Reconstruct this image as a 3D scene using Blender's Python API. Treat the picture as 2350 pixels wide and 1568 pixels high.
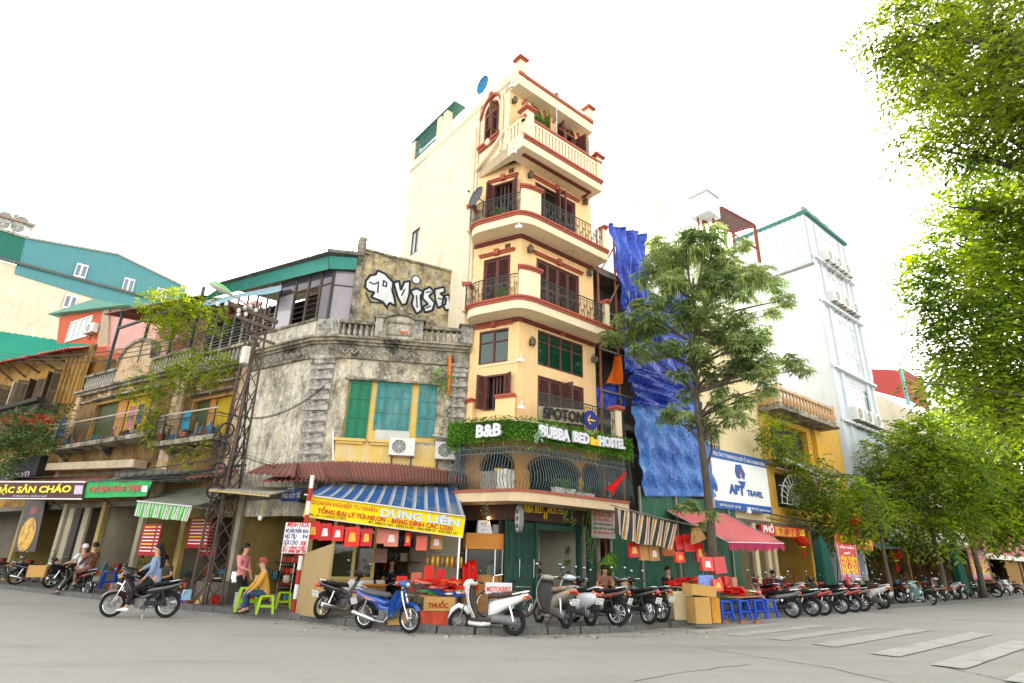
import bpy,math,random
from mathutils import Vector,Matrix
rnd=random.Random(7)
scene=bpy.context.scene
for o in list(bpy.data.objects):bpy.data.objects.remove(o)
COL=scene.collection
R_=math.radians
# ------------------------------------------------------------------ camera
FPX,CX,CY,EYE=1335.0,1175.0,784.0,1.5
_up=Vector((95,-3544,1335)).normalized()
_z=Vector((0,0,1));_fw=(_z-_up*_z.dot(_up)).normalized();_rt=_fw.cross(_up)
if _rt.x<0:_rt=-_rt
CM=Matrix((_rt,_fw,_up))
cam_d=bpy.data.cameras.new('camera');cam=bpy.data.objects.new('camera',cam_d);COL.objects.link(cam)
cam_d.sensor_width=36;cam_d.lens=36*FPX/2350;cam_d.clip_start=.05;cam_d.clip_end=3000
_m=Matrix((CM.col[0],-CM.col[1],-CM.col[2])).transposed().to_4x4();_m.translation=(0,0,EYE)
cam.matrix_world=_m
scene.camera=cam
# ------------------------------------------------------------------ world, sun, exposure
SUN_AZ,SUN_EL=R_(76),R_(38)
w=bpy.data.worlds.new('World');scene.world=w;w.use_nodes=True
nt=w.node_tree;nt.nodes.clear()
sky=nt.nodes.new('ShaderNodeTexSky');sky.sky_type='NISHITA';sky.sun_disc=False
sky.sun_elevation=SUN_EL;sky.sun_rotation=math.pi/2-SUN_AZ
sky.air_density=1.0;sky.dust_density=1.5;sky.ozone_density=1.0
hs=nt.nodes.new('ShaderNodeHueSaturation');hs.inputs['Saturation'].default_value=.12
bg=nt.nodes.new('ShaderNodeBackground');bg.inputs['Strength'].default_value=.15
wo=nt.nodes.new('ShaderNodeOutputWorld')
tn=nt.nodes.new('ShaderNodeMix');tn.data_type='RGBA';tn.blend_type='MULTIPLY';tn.inputs[0].default_value=1;tn.inputs[7].default_value=(1,.975,.925,1)
nt.links.new(sky.outputs[0],hs.inputs['Color']);nt.links.new(hs.outputs[0],tn.inputs[6]);nt.links.new(tn.outputs[2],bg.inputs[0]);nt.links.new(bg.outputs[0],wo.inputs[0])
sl=bpy.data.lights.new('sun','SUN');sl.energy=2.6;sl.angle=R_(4);sl.color=(1,.95,.86)
so=bpy.data.objects.new('sun',sl);COL.objects.link(so)
_sd=Vector((math.cos(SUN_AZ)*math.cos(SUN_EL),math.sin(SUN_AZ)*math.cos(SUN_EL),math.sin(SUN_EL)))
so.rotation_euler=_sd.to_track_quat('Z','Y').to_euler();so.location=(0,0,40)
vs=scene.view_settings;vs.view_transform='Standard';vs.look='None';vs.gamma=1;vs.use_curve_mapping=False;vs.exposure=2.25
scene.render.engine='CYCLES'
# ------------------------------------------------------------------ pixel -> place helpers (measuring only)
CR={'c1':(0,600,620/1215),'c2':(560,700,860/1926),'c3':(1180,150,700/1996),'c4':(1360,600,600/1568),'c5':(1340,1150,620/2160),'c6':(1760,560,700/1568),'c7':(2200,560,600/1344),'c8':(2474,0,600/1344),'g1':(0,1350,500/1568),'g2':(400,1350,540/1568),'g3':(860,1350,560/1568),'g4':(1300,1400,560/1568),'g5':(1700,1400,560/1568),'g6':(2000,1250,560/1351),'g7':(2500,1250,574/1500),'g8':(1900,1700,1174/2350),'d':(0,0,1.30809)}
def ray(x,y,k='d'):
 a,b,s=CR[k];x=(a+x*s)/1.30809;y=(b+y*s)/1.30809
 return(CM@Vector((x-CX,y-CY,FPX))).normalized()
def gnd(x,y,k='d',z=0.0):
 r=ray(x,y,k);t=(z-EYE)/r.z
 return Vector((r.x*t,r.y*t,z))
def atY(x,y,Y,k='d'):
 r=ray(x,y,k);t=Y/r.y
 return Vector((r.x*t,Y,EYE+r.z*t))
class Pl:
 "vertical wall plane: u runs along the wall, z up, d out towards the street"
 def __init__(s,p,az):
  s.p=Vector((p[0],p[1]));a=R_(az);s.az=a;s.u=Vector((math.cos(a),math.sin(a)));n=Vector((-s.u.y,s.u.x));s.n=n if n.dot(s.p)<0 else-n
 def uv(s,x,y,k='d',d=0.0):
  r=ray(x,y,k);p=s.p+s.n*d;t=s.n.dot(p)/(s.n.x*r.x+s.n.y*r.y)
  P=Vector((r.x*t,r.y*t));return((P-s.p).dot(s.u),EYE+r.z*t)
 def xy(s,u,d=0.0):return s.p+s.u*u+s.n*d
 def pt(s,u,z,d=0.0):q=s.xy(u,d);return Vector((q.x,q.y,z))
 def px(s,x,y,k='d',d=0.0):u,z=s.uv(x,y,k,d);return s.pt(u,z,d)
 def rz(s):return math.atan2(s.n.y,s.n.x)
_r=ray(1194,640);C0=Vector((_r.x,_r.y))*(18.0/_r.y)
PR=Pl(C0,39.5);PC=Pl(C0,152)
B0=PC.xy(PC.uv(1088,620)[0]);PN=Pl(B0,129.5);PQ=Pl(B0,188)
Qr=PQ.xy(PQ.uv(775,800)[0]);PX=Pl(Qr,172);Ql=PX.xy(PX.uv(722,800)[0]);PL=Pl(Ql,148)
# ------------------------------------------------------------------ mesh builder
ROOTM={}
class MB:
 def __init__(s):s.v=[];s.f=[];s.uv={}
 def add(s,vs,fs):
  b=len(s.v);s.v+=[Vector(p)for p in vs];s.f+=[tuple(i+b for i in q)for q in fs];return s
 def quad(s,a,b,c,d):return s.add([a,b,c,d],[(0,1,2,3)])
 def prism(s,A,Bp):
  n=len(A);fs=[tuple(range(n-1,-1,-1)),tuple(range(n,2*n))]
  fs+=[(i,(i+1)%n,n+(i+1)%n,n+i)for i in range(n)]
  return s.add(list(A)+list(Bp),fs)
 def box(s,c,size,rz=0.0,rx=0.0,ry=0.0):
  m=Matrix.Rotation(rz,3,'Z')@Matrix.Rotation(ry,3,'Y')@Matrix.Rotation(rx,3,'X');c=Vector(c);x,y,z=[q/2 for q in size]
  P=[c+m@Vector(q)for q in((-x,-y,-z),(x,-y,-z),(x,y,-z),(-x,y,-z),(-x,-y,z),(x,-y,z),(x,y,z),(-x,y,z))]
  return s.prism(P[:4],P[4:])
 def fb(s,pl,u0,u1,z0,z1,d0,d1):
  A=[pl.pt(u0,z0,d0),pl.pt(u1,z0,d0),pl.pt(u1,z1,d0),pl.pt(u0,z1,d0)];Bq=[pl.pt(u0,z0,d1),pl.pt(u1,z0,d1),pl.pt(u1,z1,d1),pl.pt(u0,z1,d1)]
  return s.prism(A,Bq)
 def fp(s,pl,pts,d0,d1):
  return s.prism([pl.pt(u,z,d0)for u,z in pts],[pl.pt(u,z,d1)for u,z in pts])
 def tube(s,pts,r,n=6,cap=True,sq=1.0):
  pts=[Vector(p)for p in pts];k=len(pts);rs=r if isinstance(r,(list,tuple))else[r]*k;b=len(s.v);prev=None
  for i,p in enumerate(pts):
   t=pts[min(i+1,k-1)]-pts[max(i-1,0)]
   if t.length<1e-9:t=Vector((0,0,1))
   t.normalize()
   if prev is None:a=t.orthogonal()if abs(t.z)>.9 else t.cross(Vector((0,0,1)))
   else:a=prev-t*prev.dot(t)
   if a.length<1e-6:a=t.orthogonal()
   a.normalize();prev=a;c=t.cross(a)
   for j in range(n):
    q=2*math.pi*(j+.5)/n;s.v.append(p+(a*math.cos(q)+c*math.sin(q)*sq)*rs[i])
  for i in range(k-1):
   for j in range(n):
    j2=(j+1)%n;s.f.append((b+i*n+j,b+i*n+j2,b+(i+1)*n+j2,b+(i+1)*n+j))
  if cap:s.f.append(tuple(b+j for j in range(n-1,-1,-1)));s.f.append(tuple(b+(k-1)*n+j for j in range(n)))
  return s
 def ring(s,c,R,r,axis='Y',n=20,m=6,a0=0.0,a1=2*math.pi):
  c=Vector(c);full=abs(a1-a0-2*math.pi)<1e-6;k=n if full else n+1;b=len(s.v)
  for i in range(k):
   t=a0+(a1-a0)*i/n
   for j in range(m):
    q=2*math.pi*(j+.5)/m;rr=R+r*math.cos(q);h=r*math.sin(q)
    p=(rr*math.cos(t),h,rr*math.sin(t))if axis=='Y' else((h,rr*math.cos(t),rr*math.sin(t))if axis=='X' else(rr*math.cos(t),rr*math.sin(t),h))
    s.v.append(c+Vector(p))
  for i in range(n):
   i2=(i+1)%k
   for j in range(m):
    j2=(j+1)%m;s.f.append((b+i*m+j,b+i*m+j2,b+i2*m+j2,b+i2*m+j))
  return s
 def lathe(s,prof,c=(0,0,0),n=14,axis='Z',sx=1.0,sy=1.0):
  c=Vector(c);b=len(s.v);k=len(prof)
  for r,h in prof:
   for j in range(n):
    q=2*math.pi*j/n;x,y=r*math.cos(q)*sx,r*math.sin(q)*sy
    s.v.append(c+(Vector((x,y,h))if axis=='Z' else(Vector((x,h,y))if axis=='Y' else Vector((h,x,y)))))
  for i in range(k-1):
   for j in range(n):
    j2=(j+1)%n;s.f.append((b+i*n+j,b+i*n+j2,b+(i+1)*n+j2,b+(i+1)*n+j))
  if prof[0][0]>1e-4:s.f.append(tuple(b+j for j in range(n-1,-1,-1)))
  if prof[-1][0]>1e-4:s.f.append(tuple(b+(k-1)*n+j for j in range(n)))
  return s
 def ball(s,c,rx,ry=None,rz=None,n=10,m=6):
  ry=ry or rx;rz=rz or rx;return s.lathe([(max(1e-5,math.sin(math.pi*i/m))*1.0,-math.cos(math.pi*i/m))for i in range(m+1)],n=n).scale_last((m+1)*n,c,rx,ry,rz)
 def scale_last(s,k,c,x,y,z):
  c=Vector(c)
  for i in range(len(s.v)-k,len(s.v)):p=s.v[i];s.v[i]=Vector((p.x*x,p.y*y,p.z*z))+c
  return s
 def loft(s,st,n=12,pw=2.5):
  "stations (x, z, half width, half height[, tilt]) in the XZ plane, superellipse sections"
  b=len(s.v);k=len(st)
  for q in st:
   x,z,hw,hh=q[:4];tl=q[4]if len(q)>4 else 0.0
   for j in range(n):
    a=2*math.pi*(j+.5)/n;ca,sa=math.cos(a),math.sin(a)
    yy=hw*math.copysign(abs(ca)**(2/pw),ca);zz=hh*math.copysign(abs(sa)**(2/pw),sa)
    s.v.append(Vector((x-zz*math.sin(tl),yy,z+zz*math.cos(tl))))
  for i in range(k-1):
   for j in range(n):
    j2=(j+1)%n;s.f.append((b+i*n+j,b+(i+1)*n+j,b+(i+1)*n+j2,b+i*n+j2))
  s.f.append(tuple(b+j for j in range(n)));s.f.append(tuple(b+(k-1)*n+j for j in range(n-1,-1,-1)))
  return s
 def grid(s,fn,nu,nv):
  b=len(s.v)
  for i in range(nu+1):
   for j in range(nv+1):s.uv[len(s.v)]=(i/nu,j/nv);s.v.append(Vector(fn(i/nu,j/nv)))
  for i in range(nu):
   for j in range(nv):a=b+i*(nv+1)+j;s.f.append((a,a+nv+1,a+nv+2,a+1))
  return s
 def sheet(s,fn,nu,nv,th=.012):
  "a cloth or tin sheet with real thickness"
  b0=len(s.v);s.grid(fn,nu,nv);n=len(s.v)-b0;f0=len(s.f)-nu*nv
  nor=[Vector()for _ in range(n)]
  for q in s.f[f0:]:
   m=(s.v[q[1]]-s.v[q[0]]).cross(s.v[q[3]]-s.v[q[0]])
   for i in q:nor[i-b0]+=m
  for i in range(n):s.uv[len(s.v)]=s.uv[b0+i];s.v.append(s.v[b0+i]-nor[i].normalized()*th)
  top=s.f[f0:];s.f+=[tuple(i+n for i in reversed(q))for q in top]
  W=nv+1;rim=[i*W for i in range(nu+1)]+[nu*W+j for j in range(1,W)]+[i*W+nv for i in range(nu-1,-1,-1)]+[j for j in range(nv-1,0,-1)]
  for i in range(len(rim)):a,c=b0+rim[i],b0+rim[(i+1)%len(rim)];s.f.append((a,c,c+n,a+n))
  return s
 def leaf(s,p,d,up,L,W,fold=.3,droop=.3):
  "a folded leaf of four triangles' worth of faces"
  side=d.cross(up)
  if side.length<1e-4:side=d.orthogonal()
  side.normalize();nn=side.cross(d).normalized()
  a=p;m=p+d*(L*.45)+nn*(-droop*L*.1);t=p+d*L-Vector((0,0,1))*(droop*L)
  l=m+side*W*.5+nn*fold*W*.3;r=m-side*W*.5+nn*fold*W*.3
  b=len(s.v);s.v+=[a,l,t,r];s.f+=[(b,b+1,b+2),(b,b+2,b+3)]
  return s
 def build(s,name,mat,parent=None,smooth=False,bevel=0.0):
  me=bpy.data.meshes.new(name);o=bpy.data.objects.new(name,me);COL.objects.link(o)
  if parent is not None:
   Mw=ROOTM.get(parent.name,Matrix());inv=Mw.inverted();V=[inv@p for p in s.v];o.parent=parent;ROOTM[o.name]=Mw
  else:
   xs=[p.x for p in s.v];ys=[p.y for p in s.v];zs=[p.z for p in s.v]
   c=Vector(((min(xs)+max(xs))/2,(min(ys)+max(ys))/2,min(zs)));V=[p-c for p in s.v];o.location=c;ROOTM[o.name]=Matrix.Translation(c)
  me.from_pydata(V,[],s.f);me.validate();me.update()
  if s.uv:
   L=me.uv_layers.new(name='along')
   for lp in me.loops:L.data[lp.index].uv=s.uv.get(lp.vertex_index,(0,0))
  if mat is not None:me.materials.append(mat)
  if smooth:
   for p in me.polygons:p.use_smooth=True
   if smooth!=2:me.set_sharp_from_angle(angle=R_(38))
  if bevel:
   b=o.modifiers.new('bevel','BEVEL');b.width=bevel;b.segments=2;b.limit_method='ANGLE'
  return o
def tag(o,label=None,cat=None,group=None,kind=None):
 if label:o['label']=label
 if cat:o['category']=cat
 if group:o['group']=group
 if kind:o['kind']=kind
 return o
def thing(name,label,cat,loc=(0,0,0),rz=0.0,group=None,kind=None):
 o=bpy.data.objects.new(name,None);COL.objects.link(o);o.empty_display_size=.2
 o.location=loc;o.rotation_euler=(0,0,rz);ROOTM[o.name]=Matrix.Translation(Vector(loc))@Matrix.Rotation(rz,4,'Z')
 return tag(o,label,cat,group,kind)
def struct(name,mb,mat,parent=None,**kw):
 o=mb.build(name,mat,parent,**kw)
 if parent is None:o['kind']='structure'
 return o
def copy_tree(o,parent=None):
 c=o.copy();COL.objects.link(c)
 if parent is not None:c.parent=parent
 for ch in list(o.children):copy_tree(ch,c)
 return c
def place(o,loc,rz=0.0,label=None,group=None,rx=0.0,ry=0.0):
 o.location=loc;o.rotation_euler=(rx,ry,rz);ROOTM[o.name]=Matrix.Translation(Vector(loc))@Matrix.Rotation(rz,4,'Z')
 return tag(o,label,None,group)
def share(o,parent,loc,rz=0.0,name=None,rx=0.,ry=0.):
 "another object on the same mesh, as a part of parent (world placement)"
 c=bpy.data.objects.new(name or o.name.split('.')[0],o.data);COL.objects.link(c)
 m=Matrix.Translation(Vector(loc))@Matrix.Rotation(rz,4,'Z')@Matrix.Rotation(ry,4,'Y')@Matrix.Rotation(rx,4,'X')
 c.parent=parent;c.matrix_local=ROOTM.get(parent.name,Matrix()).inverted()@m
 return c
def pmesh(mb,name,mat,smooth=False):
 "mesh data only, to be shared by pieces"
 me=bpy.data.meshes.new(name);me.from_pydata([tuple(p)for p in mb.v],[],mb.f);me.update();me.materials.append(mat)
 if smooth:
  for p in me.polygons:p.use_smooth=True
 return me
def piece(me,name,parent,loc,rz=0.0,rx=0.0,ry=0.0,sc=None):
 c=bpy.data.objects.new(name,me);COL.objects.link(c);c.parent=parent
 m=Matrix.Translation(Vector(loc))@Matrix.Rotation(rz,4,'Z')@Matrix.Rotation(ry,4,'Y')@Matrix.Rotation(rx,4,'X')
 if sc:m=m@Matrix.Diagonal((sc[0],sc[1],sc[2],1))
 c.matrix_local=ROOTM.get(parent.name,Matrix()).inverted()@m
 return c
FONT_CACHE={}
def text_mb(body,size=1.0,ext=.01,bold=0.0,shear=0.0,fit=None,align='CENTER',sx=1.0,res=2):
 "lettering as flat thick glyphs in the XZ plane, facing -Y, baseline at z 0"
 cu=bpy.data.curves.new('lettering','FONT');cu.body=body;cu.size=size;cu.extrude=ext;cu.offset=bold;cu.shear=shear;cu.align_x=align;cu.resolution_u=res
 ob=bpy.data.objects.new('lettering',cu);COL.objects.link(ob)
 me=bpy.data.meshes.new_from_object(ob)
 V=[Vector((p.co.x*sx,-p.co.z,p.co.y))for p in me.vertices];F=[tuple(p.vertices)for p in me.polygons]
 bpy.data.objects.remove(ob);bpy.data.curves.remove(cu);bpy.data.meshes.remove(me)
 if fit and V:
  x0=min(p.x for p in V);x1=max(p.x for p in V);k=fit/max(1e-6,x1-x0);xm=(x0+x1)/2
  for p in V:p.x=(p.x-xm)*k
 m=MB();m.add(V,F);return m
def put(mb,fn):
 mb.v=[fn(p)for p in mb.v];return mb
def wall_text(pl,u,z,d,body,size,width,slope=0.0,ext=.008,bold=0.0,shear=0.0,flip=None):
 "lettering centred at (u,z) on a wall plane, d out of it"
 sgn=1 if pl.u.cross(pl.n)<0 else-1
 t=text_mb(body,size,ext,bold,shear,width)
 return put(t,lambda p:pl.pt(u+sgn*p.x,z+p.z-slope*p.x,d-p.y))
def quad_text(P0,P1,off,size,body,width,shear=0.0,bold=0.0,at=.5,ext=.006,up=(0,0,1)):
 "lettering along the line P0->P1, raised by off"
 P0=Vector(P0);P1=Vector(P1);d=(P1-P0);L=d.length;d=d/L;up=Vector(up);up=(up-d*up.dot(d)).normalized();nn=d.cross(up);nn=nn
 t=text_mb(body,size,ext,bold,shear,width)
 return put(t,lambda p:P0+d*(L*at+p.x)+up*p.z+Vector(off)+nn*(-p.y))
def cutwall(mb,pl,u0,u1,z0,z1,holes,t=.22,d=0.0,back=False):
 "wall face with rectangular openings and their reveals; holes are (ua, ub, za, zb)"
 us=sorted(set([u0,u1]+[min(max(q,u0),u1)for h in holes for q in h[:2]]));zs=sorted(set([z0,z1]+[min(max(q,z0),z1)for h in holes for q in h[2:]]))
 inside=lambda u,z:any(h[0]<u<h[1]and h[2]<z<h[3]for h in holes)
 for i in range(len(us)-1):
  for j in range(len(zs)-1):
   if not inside((us[i]+us[i+1])/2,(zs[j]+zs[j+1])/2):
    mb.quad(pl.pt(us[i],zs[j],d),pl.pt(us[i+1],zs[j],d),pl.pt(us[i+1],zs[j+1],d),pl.pt(us[i],zs[j+1],d))
 for a,b,c,e in holes:
  a=max(a,u0);b=min(b,u1);c=max(c,z0);e=min(e,z1)
  for(p,q,r,s_)in((a,c,b,c),(b,c,b,e),(b,e,a,e),(a,e,a,c)):
   mb.quad(pl.pt(p,q,d),pl.pt(r,s_,d),pl.pt(r,s_,d-t),pl.pt(p,q,d-t))
 return mb
 # ------------------------------------------------------------------ materials
MATS={}
def N(nt,t,**kw):
 n=nt.nodes.new('ShaderNode'+t)
 for k,v in kw.items():
  if k.startswith('_'):setattr(n,k[1:],v)
  else:
   k2=k.replace('__',' ');n.inputs[int(k2[1:])if k2[0]=='i' and k2[1:].isdigit()else k2].default_value=v
 return n
def new_mat(name):
 m=bpy.data.materials.new(name);m.use_nodes=True;t=m.node_tree;t.nodes.clear()
 b=t.nodes.new('ShaderNodeBsdfPrincipled');o=t.nodes.new('ShaderNodeOutputMaterial');t.links.new(b.outputs[0],o.inputs[0]);return m,t,b
def c4(c):return(c[0],c[1],c[2],1)
def mixc(t,fac,a,b,blend='MIX'):
 n=t.nodes.new('ShaderNodeMix');n.data_type='RGBA';n.blend_type=blend
 for s,v in((0,fac),(6,a),(7,b)):
  if hasattr(v,'links')or hasattr(v,'is_linked'):t.links.new(v,n.inputs[s])
  else:n.inputs[s].default_value=v if s==0 else(c4(v)if len(v)==3 else v)
 return n.outputs[2]
def coords(t,sc=(1,1,1),kind='Object'):
 tc=t.nodes.new('ShaderNodeTexCoord');mp=t.nodes.new('ShaderNodeMapping');mp.inputs['Scale'].default_value=sc
 t.links.new(tc.outputs[kind],mp.inputs[0]);return mp.outputs[0]
def noise(t,vec,scale,detail=5,rough=.6,dist=0.0):
 n=N(t,'TexNoise',Scale=scale,Detail=detail,Roughness=rough,Distortion=dist);t.links.new(vec,n.inputs['Vector']);return n.outputs[0]
def ramp(t,fac,a,b,va=0.0,vb=1.0):
 n=t.nodes.new('ShaderNodeMapRange');n.inputs[1].default_value=a;n.inputs[2].default_value=b;n.inputs[3].default_value=va;n.inputs[4].default_value=vb
 t.links.new(fac,n.inputs[0]);return n.outputs[0]
def bump(t,b,h,strength=.3,dist=.02):
 n=N(t,'Bump',Strength=strength,Distance=dist);t.links.new(h,n.inputs['Height']);t.links.new(n.outputs[0],b.inputs['Normal'])
def MT(name,col,rough=.75,var=.18,scale=4.0,metal=0.0,bmp=0.0,dirt=None,dirt_amt=.5,coat=0.0,isl=0.0,spec=None):
 "paint, plastic, metal, plaster: a base colour with uneven tone, optional dirt blotches, optional per-piece variation"
 if name in MATS:return MATS[name]
 m,t,b=new_mat(name);v=coords(t)
 n1=noise(t,v,scale,6,.65)
 dk=tuple(q*(1-var)for q in col);lt=tuple(min(1,q*(1+var))for q in col)
 c=mixc(t,ramp(t,n1,.3,.7),dk,lt)
 if isl:
  g=t.nodes.new('ShaderNodeNewGeometry');c=mixc(t,1.0,c,c,'MIX');hv=N(t,'HueSaturation');t.links.new(c,hv.inputs['Color'])
  t.links.new(ramp(t,g.outputs['Random Per Island'],0,1,1-isl,1+isl),hv.inputs['Value']);c=hv.outputs[0]
 if dirt:
  n2=noise(t,coords(t,(1,1,.35)),scale*.6,8,.7,.4);c=mixc(t,ramp(t,n2,.62-.25*dirt_amt,.85-.2*dirt_amt),c,dirt)
 t.links.new(c,b.inputs['Base Color']);b.inputs['Roughness'].default_value=rough;b.inputs['Metallic'].default_value=metal
 t.links.new(ramp(t,n1,.2,.8,max(0,rough-.12),min(1,rough+.12)),b.inputs['Roughness'])
 b.inputs['Specular IOR Level'].default_value=spec if spec is not None else(.5 if metal or coat else .22)
 if coat:b.inputs['Coat Weight'].default_value=coat;b.inputs['Coat Roughness'].default_value=.08
 if bmp:bump(t,b,noise(t,v,scale*8,6,.7),bmp,.01)
 MATS[name]=m;return m
def WALL(name,base,stain,amt=.5,second=None,rough=.9,streak=.5,bscale=.8,bmp=.35,mott=0.0):
 "old plaster: uneven limewash, blotches of mould and long rain streaks"
 if name in MATS:return MATS[name]
 m,t,b=new_mat(name);v=coords(t)
 big=noise(t,v,bscale,8,.72,.3);fine=noise(t,v,14,8,.7);st=noise(t,coords(t,(5,5,.28)),1.3,7,.7,.2);mid=noise(t,coords(t,(1,1,.6)),bscale*3.1,9,.75,.5)
 c=mixc(t,ramp(t,fine,.3,.7),tuple(q*.88 for q in base),tuple(min(1,q*1.08)for q in base))
 if second:c=mixc(t,ramp(t,mid,.44,.6),c,second)
 c=mixc(t,ramp(t,big,.66-.3*amt,.82-.22*amt),c,stain)
 if mott:c=mixc(t,ramp(t,noise(t,coords(t,(1,1,.7)),3.2,12,.82,.6),.5,.6,0,mott),c,tuple(q*.8 for q in stain));c=mixc(t,ramp(t,noise(t,v,7,10,.8,.4),.54,.6,0,mott*.8),c,tuple(min(1,q*1.35)for q in base))
 a1=t.nodes.new('ShaderNodeMath');a1.operation='MULTIPLY';t.links.new(ramp(t,st,.5,.72,0,streak),a1.inputs[0]);t.links.new(ramp(t,mid,.3,.6),a1.inputs[1])
 c=mixc(t,a1.outputs[0],c,tuple(q*.6 for q in stain))
 t.links.new(c,b.inputs['Base Color']);b.inputs['Roughness'].default_value=rough;b.inputs['Specular IOR Level'].default_value=.15
 h=t.nodes.new('ShaderNodeMath');h.operation='ADD';t.links.new(fine,h.inputs[0]);t.links.new(mid,h.inputs[1]);bump(t,b,h.outputs[0],bmp,.015)
 MATS[name]=m;return m
def GLASS(name,tint=(.02,.03,.03),rough=.05,alpha=1.0):
 if name in MATS:return MATS[name]
 m,t,b=new_mat(name);v=coords(t);n=noise(t,v,1.2,3)
 t.links.new(mixc(t,n,tuple(q*.6 for q in tint),tuple(q*1.5 for q in tint)),b.inputs['Base Color']);b.inputs['Roughness'].default_value=rough;b.inputs['Specular IOR Level'].default_value=.8
 b.inputs['Alpha'].default_value=alpha
 bump(t,b,noise(t,v,2.5,2),.05,.05);MATS[name]=m;return m
def EMIT(name,col,strength):
 if name in MATS:return MATS[name]
 m,t,b=new_mat(name);b.inputs['Base Color'].default_value=c4(col);b.inputs['Emission Color'].default_value=c4(col);b.inputs['Emission Strength'].default_value=strength;MATS[name]=m;return m
def LEAF(name,dark,light,trans=.35,rough=.45):
 "leaves: tone differs from leaf to leaf, light shines through"
 if name in MATS:return MATS[name]
 m,t,b=new_mat(name);g=t.nodes.new('ShaderNodeNewGeometry');n1=noise(t,coords(t),.9,3)
 f=t.nodes.new('ShaderNodeMath');f.operation='ADD';t.links.new(ramp(t,g.outputs['Random Per Island'],0,1,-.3,.45),f.inputs[0]);t.links.new(ramp(t,n1,.3,.7,0,.8),f.inputs[1]);f.use_clamp=True
 c=mixc(t,f.outputs[0],dark,light);t.links.new(c,b.inputs['Base Color']);b.inputs['Roughness'].default_value=rough;b.inputs['Specular IOR Level'].default_value=.35
 tr=t.nodes.new('ShaderNodeBsdfTranslucent');hv=N(t,'HueSaturation',Saturation=1.1,Value=1.4);t.links.new(c,hv.inputs['Color']);t.links.new(hv.outputs[0],tr.inputs[0])
 mx=t.nodes.new('ShaderNodeMixShader');mx.inputs[0].default_value=trans;o=[q for q in t.nodes if q.type=='OUTPUT_MATERIAL'][0]
 t.links.new(b.outputs[0],mx.inputs[1]);t.links.new(tr.outputs[0],mx.inputs[2]);t.links.new(mx.outputs[0],o.inputs[0]);MATS[name]=m;return m
def STRIPES(name,cols,reps,rough=.8,trans=.2,axis=0,dirt=None,damt=.4):
 "woven stripes running along the cloth's own UV map; cols = [(end, colour), ...] over one repeat"
 if name in MATS:return MATS[name]
 m,t,b=new_mat(name);uv=t.nodes.new('ShaderNodeUVMap');sp=t.nodes.new('ShaderNodeSeparateXYZ');t.links.new(uv.outputs[0],sp.inputs[0])
 mu=t.nodes.new('ShaderNodeMath');mu.operation='MULTIPLY';mu.inputs[1].default_value=reps;t.links.new(sp.outputs[axis],mu.inputs[0])
 fr=t.nodes.new('ShaderNodeMath');fr.operation='FRACT';t.links.new(mu.outputs[0],fr.inputs[0])
 cr=t.nodes.new('ShaderNodeValToRGB');cr.color_ramp.interpolation='CONSTANT';e=cr.color_ramp.elements;e[0].position=0;e[0].color=c4(cols[0][1]);e[1].position=cols[0][0];e[1].color=c4(cols[1][1])
 for i in range(2,len(cols)):q=e.new(cols[i-1][0]);q.color=c4(cols[i][1])
 t.links.new(fr.outputs[0],cr.inputs[0]);v=coords(t);c=mixc(t,ramp(t,noise(t,v,5,6),.3,.7,0,.25),cr.outputs[0],(.1,.09,.08))
 if dirt:c=mixc(t,ramp(t,noise(t,v,1.1,8,.7,.3),.65-.3*damt,.9-.25*damt),c,dirt)
 t.links.new(c,b.inputs['Base Color']);b.inputs['Roughness'].default_value=rough;b.inputs['Specular IOR Level'].default_value=.25
 tr=t.nodes.new('ShaderNodeBsdfTranslucent');t.links.new(c,tr.inputs[0]);mx=t.nodes.new('ShaderNodeMixShader');mx.inputs[0].default_value=trans;o=[q for q in t.nodes if q.type=='OUTPUT_MATERIAL'][0]
 t.links.new(b.outputs[0],mx.inputs[1]);t.links.new(tr.outputs[0],mx.inputs[2]);t.links.new(mx.outputs[0],o.inputs[0]);MATS[name]=m;return m
def CLOTH(name,col,trans=.25,rough=.8,var=.15,scale=2.0,sheen=0.0,spec=.3,dirt=None,damt=.4):
 "thin sheet that lets some light through"
 if name in MATS:return MATS[name]
 m,t,b=new_mat(name);v=coords(t);n1=noise(t,v,scale,5,.6)
 c=mixc(t,ramp(t,n1,.3,.7),tuple(q*(1-var)for q in col),tuple(min(1,q*(1+var))for q in col))
 if dirt:c=mixc(t,ramp(t,noise(t,v,scale*.8,8,.7,.3),.65-.25*damt,.9-.2*damt),c,dirt)
 t.links.new(c,b.inputs['Base Color']);b.inputs['Roughness'].default_value=rough;b.inputs['Specular IOR Level'].default_value=spec
 tr=t.nodes.new('ShaderNodeBsdfTranslucent');t.links.new(c,tr.inputs[0])
 mx=t.nodes.new('ShaderNodeMixShader');mx.inputs[0].default_value=trans;o=[q for q in t.nodes if q.type=='OUTPUT_MATERIAL'][0]
 t.links.new(b.outputs[0],mx.inputs[1]);t.links.new(tr.outputs[0],mx.inputs[2]);t.links.new(mx.outputs[0],o.inputs[0])
 bump(t,b,noise(t,v,30,4),.15,.004);MATS[name]=m;return m
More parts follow.
